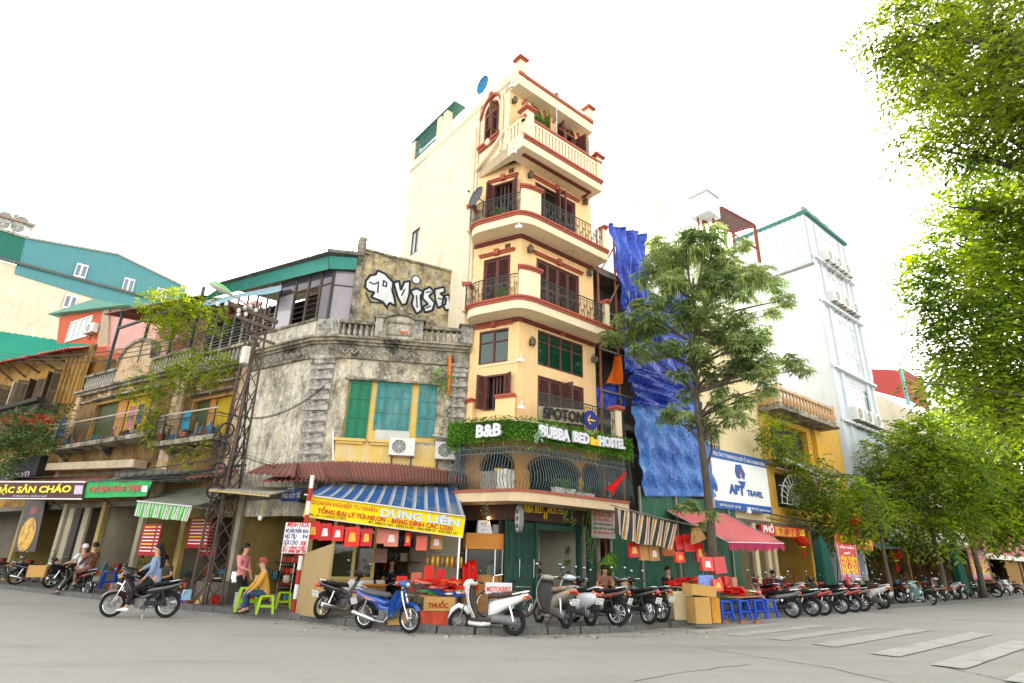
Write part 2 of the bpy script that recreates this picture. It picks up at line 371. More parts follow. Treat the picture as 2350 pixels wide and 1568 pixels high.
# ================================================================== SETTING: road, pavement, kerb, markings
def asphalt_mat():
 m,t,b=new_mat('asphalt');v=coords(t)
 big=noise(t,v,.22,6,.6,.4);mid=noise(t,v,1.7,7,.65);fine=noise(t,v,60,4,.7)
 c=mixc(t,ramp(t,fine,.25,.75),(.215,.208,.188),(.37,.36,.33));c=mixc(t,ramp(t,big,.35,.65,0,.55),c,(.31,.3,.275));c=mixc(t,ramp(t,noise(t,coords(t,(.25,1,1)),.9,5,.6,.3),.5,.7,0,.4),c,(.17,.165,.15));c=mixc(t,ramp(t,mid,.55,.75,0,.5),c,(.2,.195,.182))
 t.links.new(c,b.inputs['Base Color']);b.inputs['Roughness'].default_value=.9;b.inputs['Specular IOR Level'].default_value=.25;bump(t,b,fine,.5,.006);return m
ASPH=asphalt_mat()
PAVE=MT('paving concrete',(.15,.142,.13),.9,.25,2.5,bmp=.3,dirt=(.07,.065,.06),dirt_amt=.6)
KERB=MT('kerb stone',(.13,.125,.12),.9,.22,5,bmp=.4,dirt=(.06,.06,.055),dirt_amt=.6)
PAINTW=MT('worn road paint',(.4,.392,.365),.85,.1,3,dirt=(.3,.292,.27),dirt_amt=.95)
road=struct('road',MB().grid(lambda a,b:((a-.5)*900,(b-.5)*900+150,0),30,30),ASPH)
kerb_line=[PL.xy(60,1.5),PL.xy(30,1.5),PL.xy(12,1.55),PL.xy(6,1.6),PL.xy(3,1.7),Vector((-7.2,17.0)),gnd(717,1426).xy,gnd(800,1436).xy,gnd(900,1446).xy,gnd(1050,1455).xy,gnd(1207,1456).xy,gnd(1330,1454).xy,gnd(1422,1450).xy,PR.xy(1.2,3.75),PR.xy(4.4,3.65),PR.xy(9,3.4),PR.xy(17,3.3),PR.xy(45,3.2),PR.xy(110,3.2)]
def smooth_line(pts,n=6):
 out=[]
 for i in range(len(pts)-1):
  p0=pts[max(i-1,0)];p1=pts[i];p2=pts[i+1];p3=pts[min(i+2,len(pts)-1)]
  for k in range(n):
   t=k/n;out.append(.5*((2*p1)+(p2-p0)*t+(2*p0-5*p1+4*p2-p3)*t*t+(3*p1-p0-3*p2+p3)*t**3))
 return out+[pts[-1]]
KL=kerb_line[:3]+smooth_line(kerb_line[3:14],5)+kerb_line[15:]
back=[PR.xy(110,-3),PR.xy(2,-4),Vector((-1,24)),PL.xy(2,-4),PL.xy(60,-4)]
poly=KL+back
pav=thing('pavement',None,None,(0,15,0),kind='structure')
MB().prism([Vector((p.x,p.y,-.05))for p in poly],[Vector((p.x,p.y,.12))for p in poly]).build('paving_bed',PAVE,pav)
def inpoly(x,y,P):
 r=False;j=len(P)-1
 for i in range(len(P)):
  if(P[i].y>y)!=(P[j].y>y)and x<(P[j].x-P[i].x)*(y-P[i].y)/(P[j].y-P[i].y)+P[i].x:r=not r
  j=i
 return r
slab_me=pmesh(MB().prism([Vector(q)for q in((-.2,-.2,0),(.2,-.2,0),(.2,.2,0),(-.2,.2,0))],[Vector(q)for q in((-.19,-.19,.016),(.19,-.19,.016),(.19,.19,.016),(-.19,.19,.016))]),'paving_slab',MT('paving slab',(.19,.18,.165),.9,.3,1.3,bmp=.35,dirt=(.08,.075,.07),dirt_amt=.7))
cnt=0
for i in range(-16,30):
 for j in range(-4,12):
  u,d=i*.415,j*.415
  q=PR.xy(u,d)
  if cnt<300 and all(inpoly(q.x+a,q.y+b,KL+back)for a in(-.33,.33)for b in(-.33,.33))and(q.y<18.4):
   piece(slab_me,'paving_slab',pav,(q.x,q.y,.1195+rnd.uniform(0,.006)),PR.az);cnt+=1
   # kerb stones
ks=pmesh(MB().prism([Vector(q)for q in((-.39,-.12,0),(.39,-.12,0),(.39,.12,0),(-.39,.12,0))],[Vector(q)for q in((-.385,-.09,.15),(.385,-.09,.15),(.385,.115,.15),(-.385,.115,.15))]),'kerb_stone',KERB)
def walk(pts,step):
 out=[];acc=0
 for i in range(len(pts)-1):
  a,b=pts[i],pts[i+1];L=(b-a).length;t=acc
  while t<L:out.append((a+(b-a)*(t/L),math.atan2(b.y-a.y,b.x-a.x)));t+=step
  acc=t-L
 return out
for p,a in walk([q for q in KL],.8):
 if-26<p.x<34 and not(3.25<p.x<4.2):piece(ks,'kerb_stone',pav,(p.x,p.y,rnd.uniform(-.012,.004)),a+rnd.uniform(-.015,.015))
np_=[Vector(q)for q in((9.7,6.5),(13.0,12.4),(22,20),(27,15),(14,4.5))];struct('opposite_pavement',MB().prism([Vector((p.x,p.y,-.05))for p in np_],[Vector((p.x,p.y,.12))for p in np_]),PAVE)
# zebra crossing
za=R_(41);zu=Vector((math.cos(za),math.sin(za)));zn=Vector((zu.y,-zu.x))
for i,(x,y,L,wd)in enumerate([(4.55,15.5,4.4,.3),(5.33,15.05,4.9,.42),(6.06,14.4,5.2,.42),(6.66,13.5,6.4,.5),(7.15,12.25,7.3,.5),(7.45,11.0,6.5,.5),(7.6,9.6,7.5,.5)]):
 o=Vector((x,y));m=MB();n=9
 def fn(a,b):p=o+zu*(a*L)+zn*((b-.5)*wd+.012*math.sin(a*23+i)*(1 if b>.5 else-1));return(p.x,p.y,.004+.003*i)
 m.grid(fn,n,1).build('zebra_stripe',PAINTW,road)
 # worn line along the gutter and cracks filled with tar
TAR=MT('tar',(.06,.058,.055),.9,.2)
for pts in([(1900,480,'g8'),(2200,590,'g8'),(2350,625,'g8')],):
 pass
def crack(P,w,mat=TAR,z=.004,nm='tar_seam'):
 m=MB();P=[gnd(x,y,k)for x,y,k in P];Q=[]
 for i in range(len(P)-1):
  for t in range(6):q=P[i].lerp(P[i+1],t/6);Q.append(q+Vector((rnd.uniform(-1,1),rnd.uniform(-1,1),0))*.035)
 Q.append(P[-1])
 for i in range(len(Q)-1):
  d=(Q[i+1]-Q[i]).normalized();s=Vector((-d.y,d.x,0))*w*rnd.uniform(.6,1.2)
  m.quad(Q[i]-s+Vector((0,0,z)),Q[i+1]-s+Vector((0,0,z)),Q[i+1]+s+Vector((0,0,z)),Q[i]+s+Vector((0,0,z)))
 return m.build(nm,mat,road)
crack([(400,490,'g8'),(850,560,'g8'),(1200,615,'g8'),(1570,700,'g8')],.012)
crack([(1820,598,'g8'),(2050,645,'g8'),(2300,703,'g8')],.012)
crack([(0,690,'g8'),(300,640,'g8'),(700,590,'g8')],.008)
crack([(760,1440,'d'),(1100,1462,'d'),(1500,1460,'d')],.05,MT('gutter dust',(.27,.255,.225),.95,.2))
# litter and leaves on the gutter
lit=MB()
for i in range(420):
 q=KL[rnd.randrange(10,len(KL)-2)];p=Vector((q.x+rnd.gauss(0,.9),q.y-abs(rnd.gauss(.1,.35)),.008));a=rnd.uniform(0,6.28);s=rnd.uniform(.012,.04)
 d=Vector((math.cos(a),math.sin(a),rnd.uniform(-.1,.3)))*s;e=Vector((-d.y,d.x,rnd.uniform(0,.02)))*.6
 lit.quad(p-d-e,p+d-e,p+d+e,p-d+e)
tag(lit.build('gutter_litter',MT('dry litter',(.34,.28,.2),.9,.4,3,isl=.6)),'scraps of dry leaf and paper lying along the kerb','litter',kind='stuff')
# ================================================================== HOSTEL TOWER
YEL=WALL('tower plaster',(.82,.56,.28),(.46,.31,.17),.2,rough=.85,streak=.4,bmp=.12)
CREAM=WALL('tower party wall',(.8,.7,.52),(.55,.44,.3),.35,second=(.73,.63,.46),rough=.9,streak=.35,bmp=.2)
CREAM2=WALL('balcony cream',(.78,.655,.455),(.5,.42,.32),.2,rough=.85,streak=.4,bmp=.12)
TRIM=MT('red trim paint',(.36,.088,.055),.65,.15,5,dirt=(.2,.07,.05),dirt_amt=.4)
SHUT=MT('brown shutter paint',(.125,.05,.042),.55,.2,6,dirt=(.07,.035,.03),dirt_amt=.4)
IRON=MT('green black iron',(.035,.06,.055),.5,.25,8,metal=.3)
IRONB=MT('blue green bars',(.09,.14,.15),.5,.25,8,metal=.3)
DARK=MT('unlit room',(.012,.011,.01),.95,.2)  # near-black colour stands for the shade behind windows and doors
GRN=GLASS('green window glass',(.004,.035,.022),.04)
PIPE=MT('drain pipe',(.72,.6,.42),.6,.12,4)
TW=thing('hostel_tower','tall narrow yellow hostel tower with red trim and curved balconies on the corner','building',(C0.x,C0.y+2.5,0))
UR=3.72
K0=PN.xy(-2.02,0)
_uK=(K0-PR.p).dot(PR.u)
def lineX(p,u,q,v):
 d=u.x*v.y-u.y*v.x;t=((q.x-p.x)*v.y-(q.y-p.y)*v.x)/d;return p+u*t
K0=lineX(PN.p,PN.u,PR.p,PR.u);UK=(K0-PR.p).dot(PR.u);NK=(K0-PN.p).dot(PN.u)
UB=(B0-PC.p).dot(PC.u)
def bez(a,c,b,n=8):return[a*(1-t)**2+c*2*t*(1-t)+b*t*t for t in[i/n for i in range(n+1)]]
def outline(d,ur=UR,r=.75,uc=None,back=True):
 uc=UB if uc is None else uc
 X=lineX(PC.xy(0,d),PC.u,PR.xy(0,d),PR.u);P=[]
 if back:P+=bez(PC.xy(uc,0),PC.xy(uc-.05,d),PC.xy(uc-.75,d),7)
 else:P+=[PC.xy(uc,d)]
 P+=bez(X+PC.u*r*.55,X,X+PR.u*r,8)+[PR.xy(ur,d)]
 return P
def plen(P):return sum((P[i+1]-P[i]).length for i in range(len(P)-1))
def sub(P,s0,s1,step=.12):
 out=[];acc=0;n=max(2,int((s1-s0)/step)+1);want=[s0+(s1-s0)*i/(n-1)for i in range(n)];k=0
 for i in range(len(P)-1):
  L=(P[i+1]-P[i]).length
  while k<n and want[k]<=acc+L+1e-6:out.append(P[i].lerp(P[i+1],max(0,(want[k]-acc)/L)));k+=1
  acc+=L
 return out
def nrm(P,i):
 a=P[max(i-1,0)];b=P[min(i+1,len(P)-1)];t=(b-a).normalized();n=Vector((t.y,-t.x));return n if n.dot(P[i])<0 else-n
def band(mb,P,z0,z1,a,b):
 "strip along a plan line P between offsets a and b"
 A=[P[i]+nrm(P,i)*a for i in range(len(P))];Bq=[P[i]+nrm(P,i)*b for i in range(len(P))]
 for i in range(len(P)-1):
  q=[A[i],A[i+1],Bq[i+1],Bq[i]];lo=[Vector((p.x,p.y,z0))for p in q];hi=[Vector((p.x,p.y,z1))for p in q]
  b0=len(mb.v);mb.v+=lo+hi;fs=[(3,2,1,0),(4,5,6,7),(0,1,5,4),(2,3,7,6)]
  if i==0:fs.append((3,0,4,7))
  if i==len(P)-2:fs.append((1,2,6,5))
  mb.f+=[tuple(k+b0 for k in f)for f in fs]
 return mb
def slab(mb,P,z0,z1,inner):
 Q=list(P)+inner;return mb.prism([Vector((p.x,p.y,z0))for p in Q],[Vector((p.x,p.y,z1))for p in Q])
def rail(mb,P,z0,h,step=.14,scroll=True,r=.009):
 L=plen(P);T=sub(P,0,L,.1)
 for z,rr in((z0+h,.022),(z0+h-.1,.01),(z0+.07,.012)):mb.tube([(p.x,p.y,z)for p in T],rr,5)
 n=max(2,int(L/step));S=sub(P,0.0,L,L/n*.999)
 for i,p in enumerate(S):
  mb.tube([(p.x,p.y,z0),(p.x,p.y,z0+h)],r*(1.5 if i%5==0 else 1),4,cap=False)
  if scroll and i<len(S)-1:
   q=S[i+1];m=(p+q)/2;t=(q-p).normalized();zc=z0+h*(.35 if i%2 else .6)
   for rad,ph in((.06,0),(.033,2.2)):
    mb.tube([(m.x+t.x*rad*math.cos(a+ph),m.y+t.y*rad*math.cos(a+ph),zc+rad*1.25*math.sin(a+ph))for a in[k*.75 for k in range(8)]],.008,4,cap=False)
   mb.tube([(p.x,p.y,z0+.1),(m.x,m.y,zc-.08),(q.x,q.y,zc+.1),(m.x,m.y,z0+h-.12)],.007,4,cap=False)
 return mb
def rect(pl,k,pts,d=0.0):
 "bounding rectangle of wall points measured in one crop"
 q=[pl.uv(x,y,k,d)for x,y in pts];us=sorted(p[0]for p in q);zs=sorted(p[1]for p in q);n=len(q)//2
 return(sum(us[:n])/n,sum(us[-n:])/n,sum(zs[:n])/n,sum(zs[-n:])/n)
def leaf_mb(w,h,t=.04,slat=.055,split=True):
 "louvred shutter leaf, hinge at x=0, face in XZ, thickness along Y"
 m=MB();fr=.055
 m.box((fr/2,0,h/2),(fr,t,h));m.box((w-fr/2,0,h/2),(fr,t,h));zs=[fr/2,h-fr/2]+([h*.5]if split else[])
 for z in zs:m.box((w/2,0,z),(w-2*fr+.004,t*.98,fr))
 n=int((h-.1)/slat)
 for i in range(n):
  z=fr+(i+.5)*(h-2*fr)/n;m.box((w/2,0,z),(w-2*fr+.01,.008,slat*.95),rx=R_(38))
 return m
def shutter(parent,pl,u,z0,w,h,ang=0.0,dirn=1,d=-.05,mat=None,name='shutter',solid=False):
 "one leaf hinged at wall position u; dirn +1 opens towards larger u; ang swings it out"
 m=leaf_mb(w,h);a=R_(ang)
 ca,sa=math.cos(a),math.sin(a)
 put(m,lambda p:pl.pt(u+dirn*(p.x*ca)-p.y*sa*dirn,z0+p.z,d+p.x*sa+p.y*ca))
 return m.build(name,mat or SHUT,parent)
def pane_window(parent,pl,r,nu,zsplit,fm,gm,fw=.06,d=-.06,name='window'):
 u0,u1,z0,z1=r;m=MB()
 us=[u0+(u1-u0)*i/nu for i in range(nu+1)];zs=[z0]+[z0+(z1-z0)*q for q in zsplit]+[z1]
 m.fb(pl,u0,u1,z0,z0+fw,d-.05,d+.04);m.fb(pl,u0,u1,z1-fw,z1,d-.05,d+.04)
 for i,u in enumerate(us):h=fw/2;m.fb(pl,max(u0,u-h),min(u1,u+h),z0+fw,z1-fw,d-.05,d+.035)
 for z in zs[1:-1]:m.fb(pl,u0+fw/2,u1-fw/2,z-fw*.35,z+fw*.35,d-.045,d+.03)
 f=m.build(name,fm,parent)
 for i in range(nu):
  for j in range(len(zs)-1):
   MB().fb(pl,us[i]+.015,us[i+1]-.015,zs[j]+.01,zs[j+1]-.01,d-.015,d-.005).build('pane',gm,f)
 return f
def head(parent,pl,r,key=True,mat=None,dz=.1,ext=.16,h=.11):
 u0,u1,z0,z1=r;m=MB();m.fb(pl,u0-ext,u1+ext,z1+dz,z1+dz+h*.6,.002,.07);m.fb(pl,u0-ext-.03,u1+ext+.03,z1+dz+h*.6,z1+dz+h,.002,.11)
 if key:c=(u0+u1)/2;m.fb(pl,c-.09,c+.09,z1+dz-.03,z1+dz+h+.09,.003,.135)
 return m.build('window_head',mat or TRIM,parent)
def backing(parent,pl,r,d=-.24,name='dark_room_sheet'):
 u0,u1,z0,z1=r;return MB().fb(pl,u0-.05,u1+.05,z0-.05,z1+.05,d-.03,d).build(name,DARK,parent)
 # --- balcony levels
ZS3=PR.uv(850,945,'c4',.8)[1];ZT3=ZS3+.42
ZS4=PR.uv(850,300,'c4',.8)[1];ZT4=ZS4+.42
ZS5=PR.uv(1400,985,'c3',.85)[1];ZT5=ZS5+.45
ZSR=18.42;ZTR=18.95
Z1B,Z1T=3.06,3.36
# openings on the front wall (PR) and chamfer (PC)
w2=rect(PR,'c4',[(665,1378),(1022,1470)]);w2=(w2[0],w2[1],5.55,PR.uv(840,1425,'c4')[1])
w3=rect(PR,'c4',[(665,1030),(1020,1130),(1022,1388),(663,1305)])
w4=rect(PR,'c4',[(652,465),(985,590),(990,860),(655,750)]);w4=(w4[0],w4[1],ZT3+.02,PR.uv(820,528,'c4')[1])
w5=rect(PR,'c3',[(1215,1155),(1560,1290),(1560,1500),(1215,1380)]);w5=(w5[0],w5[1],ZT4+.02,PR.uv(1388,1222,'c3')[1])
v2=rect(PC,'c4',[(255,1385),(410,1360),(410,1560),(255,1560)]);v2=(v2[0],v2[1],PC.uv(480,290,'c5')[1],v2[3])
v3=rect(PC,'c4',[(205,1040),(435,1000),(430,1265),(200,1300)])
v4=rect(PC,'c4',[(242,475),(450,430),(448,600),(240,620)]);v4=(v4[0],v4[1],ZT3+.02,v4[3])
v5=rect(PC,'c3',[(875,1150),(1015,1120),(1015,1240),(875,1280)]);v5=(v5[0]-.1,v5[1]+.1,ZT4+.02,v5[3])
m=MB();cutwall(m,PR,0,UR,Z1T,ZS5+.2,[w2,w3,w4,w5],.25);m.build('front_wall',YEL,TW)
m=MB();cutwall(m,PC,0,UB,Z1T,ZS5+.2,[v2,v3,v4,v5],.25);m.build('corner_wall',YEL,TW)
# party wall with the arched top window, front wall of the top storey
NF=5.86
s5=(PN.uv(900,700,'c3')[0],PN.uv(775,800,'c3')[0],ZT5+.65,ZSR-.75)
s5=(min(s5[:2]),max(s5[:2]),PN.uv(840,760,'c3')[1],PN.uv(840,450,'c3')[1])
nw=rect(PN,'d',[(945,530),(963,525),(960,578),(942,585)])
m=MB();cutwall(m,PN,0,NF,0,19.2,[nw],.2);m.build('party_wall',CREAM,TW)
m=MB();cutwall(m,PN,NK,0,ZS5,19.2,[s5],.25);m.build('top_storey_side_wall',CREAM2,TW)
t1=(PR.uv(1140,560,'c3')[0],PR.uv(1275,640,'c3')[0],ZT5+.05,PR.uv(1200,470,'c3')[1]);t2=(PR.uv(1400,700,'c3')[0],PR.uv(1560,780,'c3')[0],ZT5+.05,PR.uv(1480,640,'c3')[1])
m=MB();cutwall(m,PR,UK,UR-.35,ZS5+.2,18.6,[t1,t2],.25);m.build('top_storey_front_wall',YEL,TW)
# rear and far side, roof deck: closes the volume
m=MB();bk=PN.xy(NF,0);fr=PR.xy(UR,0);fr2=PR.xy(UR,-8)
m.quad(Vector((fr.x,fr.y,0)),Vector((fr2.x,fr2.y,0)),Vector((fr2.x,fr2.y,18.9)),Vector((fr.x,fr.y,18.9)))
m.quad(Vector((bk.x,bk.y,0)),Vector((bk.x,bk.y,19.2)),Vector((fr2.x,fr2.y,19.2)),Vector((fr2.x,fr2.y,0)))
m.build('rear_wall',CREAM,TW)
q=[K0,fr,fr2,bk];MB().prism([Vector((p.x,p.y,18.75))for p in q],[Vector((p.x,p.y,18.93))for p in q]).build('roof_deck',CREAM2,TW)
# --- windows, front wall
def closed_leaves(root,pl,r,n,angs=None):
 u0,u1,z0,z1=r;wd=(u1-u0-.1)/n;wf=MB();wf.fb(pl,u0,u0+.05,z0,z1,-.14,.012);wf.fb(pl,u1-.05,u1,z0,z1,-.14,.012);wf.fb(pl,u0+.05,u1-.05,z1-.05,z1,-.14,.012)
 f=wf.build('window',SHUT,root)
 for i in range(n):
  a=angs[i]if angs else 0
  if a and i%2:shutter(f,pl,u0+.05+(i+1)*wd,z0+.01,wd-.012,z1-z0-.07,a,-1)
  else:shutter(f,pl,u0+.05+i*wd,z0+.01,wd-.012,z1-z0-.07,a,1)
 return f
closed_leaves(TW,PR,w4,4);head(TW,PR,w4)
closed_leaves(TW,PR,w5,4,[0,70,75,0]);head(TW,PR,w5)
closed_leaves(TW,PR,w2,4,[0,0,78,0]);pane_window(TW,PR,w3,4,[.68],SHUT,GRN);head(TW,PR,w3)
pane_window(TW,PC,v3,2,[.65],SHUT,GRN);head(TW,PC,v3)
closed_leaves(TW,PC,v4,2);head(TW,PC,v4)
for r,pl in((w5,PR),(w4,PR),(w2,PR),(v2,PC),(v5,PC),(v4,PC),(t1,PR),(t2,PR),(s5,PN),(nw,PN)):backing(TW,pl,r)
def frame_only(root,pl,r,split=True):
 u0,u1,z0,z1=r;wf=MB();wf.fb(pl,u0,u0+.06,z0,z1,-.16,.012);wf.fb(pl,u1-.06,u1,z0,z1,-.16,.012);wf.fb(pl,u0+.06,u1-.06,z1-.06,z1,-.16,.012);wf.fb(pl,u0+.06,u1-.06,z0,z0+.06,-.16,.012)
 if split:
  for q in(.33,.5,.67):wf.fb(pl,u0+(u1-u0)*q-.02,u0+(u1-u0)*q+.02,z0+.06,z1-.06,-.15,-.11)
 return wf.build('window',SHUT,root)
f=frame_only(TW,PC,v2);hw=.34
shutter(f,PC,v2[0],v2[2]+.03,hw,v2[3]-v2[2]-.06,150,1,.03);shutter(f,PC,v2[1],v2[2]+.03,hw,v2[3]-v2[2]-.06,115,-1,.03)
f=frame_only(TW,PC,v5);head(TW,PC,v5)
shutter(f,PC,v5[0],v5[2]+.03,.33,v5[3]-v5[2]-.06,140,1,.03);shutter(f,PC,v5[1],v5[2]+.03,.33,v5[3]-v5[2]-.06,105,-1,.03)
# arched windows of the top storey
def arch_trim(root,pl,r,rise=.35,th=.12,mat=None):
 u0,u1,z0,z1=r;c=(u0+u1)/2;hw=(u1-u0)/2+.12;m=MB();n=14;P=[]
 for i in range(n+1):
  a=math.pi*i/n;P.append((c-(hw+(.12 if i in(0,n)else 0))*math.cos(a),z1-rise+(rise+.16)*math.sin(a)**.8))
 for i in range(n):(a,b),(e,g)=P[i],P[i+1];m.fp(pl,[(a,b),(e,g),(e,g+th),(a,b+th)],.003,.1)
 m.fb(pl,c-.09,c+.09,z1+.06,z1+.36,.004,.15)
 m.build('window_arch',mat or TRIM,root)
 f=MB();tr=[]
 for i in range(n+1):a=math.pi*i/n;tr.append((c-(hw-.12)*math.cos(a),z1-rise+rise*math.sin(a)))
 for i in range(n):
  (a,b),(e,g)=tr[i],tr[i+1];f.fp(pl,[(a,b),(e,g),(e,g-.07),(a,b-.07)],-.1,.01)
  if g>=z1-.001 or b>=z1-.001:pass
 f.fb(pl,u0,u1,z1-rise-.05,z1-rise+.02,-.09,.012)
 for q in(u0,u1-.06,c-.03):f.fb(pl,q,q+.06,z0,z1-rise-.05,-.1,.008)
 for q in(.3,.5,.7):f.fb(pl,u0+(u1-u0)*q-.02,u0+(u1-u0)*q+.02,z1-rise+.02,z1-.1,-.09,0)
 o=f.build('window',MT('light brown window wood',(.27,.105,.06),.55,.15,6),root)
 sp=MB()
 for sx in(-1,1):
  for i in range(n//2):
   k=i if sx<0 else n-i;k2=k+1 if sx<0 else k-1
   (a,b),(e,g)=tr[k],tr[k2];sp.fp(pl,[(a,b),(e,g),(e,z1+.001),(a,z1+.001)],-.02,.001)
 sp.build('arch_spandrel',YEL if pl is PR else CREAM2,root)
 return o
f=arch_trim(TW,PN,s5,.55)
wd=(s5[1]-s5[0])/2
shutter(f,PN,s5[1]-.04,s5[2]+.02,wd-.05,s5[3]-s5[2]-.6,0,-1);shutter(f,PN,s5[0]+.02,s5[2]+.02,wd-.05,s5[3]-s5[2]-.5,88,1,.02)
m=MB();m.fb(PN,s5[0]-.2,s5[1]+.2,s5[2]-.3,s5[2]-.18,.003,.1);m.fb(PN,s5[0]-.24,s5[1]+.24,s5[2]-.18,s5[2]-.08,.003,.16);m.build('window_sill',TRIM,TW)
cu=(s5[0]+s5[1])/2;m=MB();m.tube([PN.pt(cu,s5[2]-.22,.1),PN.pt(cu,s5[2]-.22,.19)],.13,14);m.build('sill_medallion',CREAM2,TW)
for r in(t1,t2):
 f=arch_trim(TW,PR,r,.4);ww=(r[1]-r[0])/2
 shutter(f,PR,r[0],r[2]+.02,ww,r[3]-r[2]-.5,100,1,.02);shutter(f,PR,r[1],r[2]+.02,ww,r[3]-r[2]-.5,95,-1,.02)
pane_window(TW,PN,nw,2,[],MT('window dark wood',(.1,.05,.04),.6),GLASS('pale sky glass',(.3,.34,.36),.08))
# --- balcony slabs
inn=[PR.xy(UR,-.06),C0-(PR.n+PC.n)*.05,PC.xy(UB,-.06)]
def balcony(z0,z1,d,label=None):
 P=outline(d);m=slab(MB(),P,z0,z1,inn);m.build('balcony_slab',CREAM2,TW)
 m=MB();band(m,P,z1-.13,z1-.05,-.01,.05);band(m,P,z1-.05,z1+.02,-.01,.09);m.build('balcony_moulding',TRIM,TW)
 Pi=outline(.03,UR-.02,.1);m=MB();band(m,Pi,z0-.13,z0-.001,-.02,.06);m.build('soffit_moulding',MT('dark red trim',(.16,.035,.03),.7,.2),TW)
 return P
def parapets(P,z,h=.95):
 "solid curved ends and corner with red caps, iron railing between"
 L=plen(P);LC=2.05;X=sub(P,0,L,.05)
 # arc positions found from the plan: corner piece centred on the bend
 corner=min(range(len(X)),key=lambda i:(X[i]-C0).length if True else 0)
 sc=corner*L/(len(X)-1)
 spans=[(0.0,.42),(sc-.42,sc+.42),(L-.2,L)];sl=P
 for i,(a,b)in enumerate(spans):
  S=sub(P,max(0,a),min(L,b),.08);m=MB();band(m,S,z,z+h+(.05 if i==1 else 0),-.2,-.03);m.build('parapet',CREAM2 if i else CREAM2,TW)
  S=sub(P,max(0,a-.05),min(L,b+.05),.08);m=MB();hh=z+h+(.05 if i==1 else 0);band(m,S,hh,hh+.06,-.24,.02);band(m,S,hh+.06,hh+.14,-.27,.07);m.build('parapet_cap',TRIM,TW)
 for a,b in((.42,sc-.42),(sc+.42,L-.2)):
  S=[p-nrm(P,min(len(P)-1,3))*0 for p in sub(P,a,b,.1)];S2=[S[i]-nrm(S,i)*.1 for i in range(len(S))]
  rail(MB(),S2,z+.02,.85,.15).build('balcony_railing',IRON,TW)
P3=balcony(ZS3,ZT3,.8);parapets(P3,ZT3)
P4=balcony(ZS4,ZT4,.8);parapets(P4,ZT4)
# top balcony: straight, with turned-slot balustrade
D5=.85;UL5=(PN.xy(NK-D5/1.0,0)-PR.p).dot(PR.u);NL5=NK-D5
q=[PN.xy(.0,.0),lineX(PN.p,PN.u,PR.xy(0,D5),PR.u),PR.xy(UR-.25,D5),PR.xy(UR-.25,-.05),K0+PR.u*.3]
Kc=q[1]
PN5=PN
MB().prism([Vector((p.x,p.y,ZS5))for p in q],[Vector((p.x,p.y,ZT5))for p in q]).build('top_balcony_slab',CREAM2,TW)
pf=[Kc,PR.xy(UR-.25,D5)];ps=[PN.xy(NK+.1,0),Kc]
m=MB();band(m,pf,ZT5-.12,ZT5-.04,0,.05);band(m,pf,ZT5-.04,ZT5+.04,0,.09);band(m,pf,ZT5+.86,ZT5+.95,-.18,.05);m.build('balcony_moulding',TRIM,TW)
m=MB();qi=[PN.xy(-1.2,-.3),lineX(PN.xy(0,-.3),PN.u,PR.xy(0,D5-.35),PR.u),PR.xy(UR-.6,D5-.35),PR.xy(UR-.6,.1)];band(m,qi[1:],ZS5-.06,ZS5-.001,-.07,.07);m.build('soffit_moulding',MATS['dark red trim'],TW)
m=MB();band(m,pf,ZT5+.04,ZT5+.16,-.15,.0);band(m,pf,ZT5+.74,ZT5+.86,-.15,.0);band(m,ps,ZT5,ZT5+.16,-.15,0);band(m,ps,ZT5+.74,ZT5+.88,-.15,.0);m.build('balustrade_rails',CREAM2,TW)
bal=pmesh(MB().box((0,0,.29),(.105,.13,.585)),'baluster',CREAM2)
Lf=(pf[1]-pf[0]).length;nb=22
for i in range(nb):
 p=pf[0]+PR.u*(.35+(Lf-.6)*i/(nb-1))-PR.n*.075;piece(bal,'baluster',TW,(p.x,p.y,ZT5+.158),PR.az)
for i in range(4):
 p=ps[0].lerp(ps[1],.15+.6*i/3)-PN.n*.075;piece(bal,'baluster',TW,(p.x,p.y,ZT5+.158),PN.az)
def post(p,z,h,az,ball=True,s=.34):
 m=MB();m.box((p.x,p.y,z+h/2),(s,s,h),az);m.build('parapet_post',CREAM2,TW)
 m=MB();m.box((p.x,p.y,z+h+.03),(s+.1,s+.1,.06),az);m.box((p.x,p.y,z+h+.105),(s+.2,s+.2,.09),az);m.build('post_cap',TRIM,TW)
 if ball:MB().ball((p.x,p.y,z+h+.29),.15,n=14,m=8).build('post_ball',MT('pale yellow ball',(.75,.6,.3),.6),TW,smooth=2)
post(Kc-PN.n*.17-PR.n*.1+PR.u*.1,ZT5-.02,1.2,PR.az);post(PR.xy(UR-.38,D5-.14),ZT5-.02,1.12,PR.az)
# roof parapet
D6=.5;Kr=lineX(PN.p,PN.u,PR.xy(0,D6),PR.u);q=[PN.xy(NK+.3,0),Kr,PR.xy(UR-.3,D6),PR.xy(UR-.3,-.1),K0+PR.u*.3]
MB().prism([Vector((p.x,p.y,ZSR))for p in q],[Vector((p.x,p.y,ZTR))for p in q]).build('roof_cornice',CREAM2,TW)
m=MB();band(m,[Kr,PR.xy(UR-.3,D6)],ZTR-.08,ZTR+.06,-.05,.07);m.build('roof_moulding',TRIM,TW)
post(Kr-PN.n*.15-PR.n*.13+PR.u*.05,ZTR-.3,1.0,PR.az,False,.28);post(PR.xy(UR-.4,D6-.14),ZTR-.1,.75,PR.az,False,.28)
m=MB();band(m,[Kr,PN.xy(NF,0)],18.9,19.32,-.14,.012);m.build('roof_parapet',CREAM,TW)
m=MB();p=PR.xy(1.35,D6-.1);m.box((p.x,p.y,ZTR+.2),(.16,.16,.3),PR.az);m.build('roof_finial',TRIM,TW)
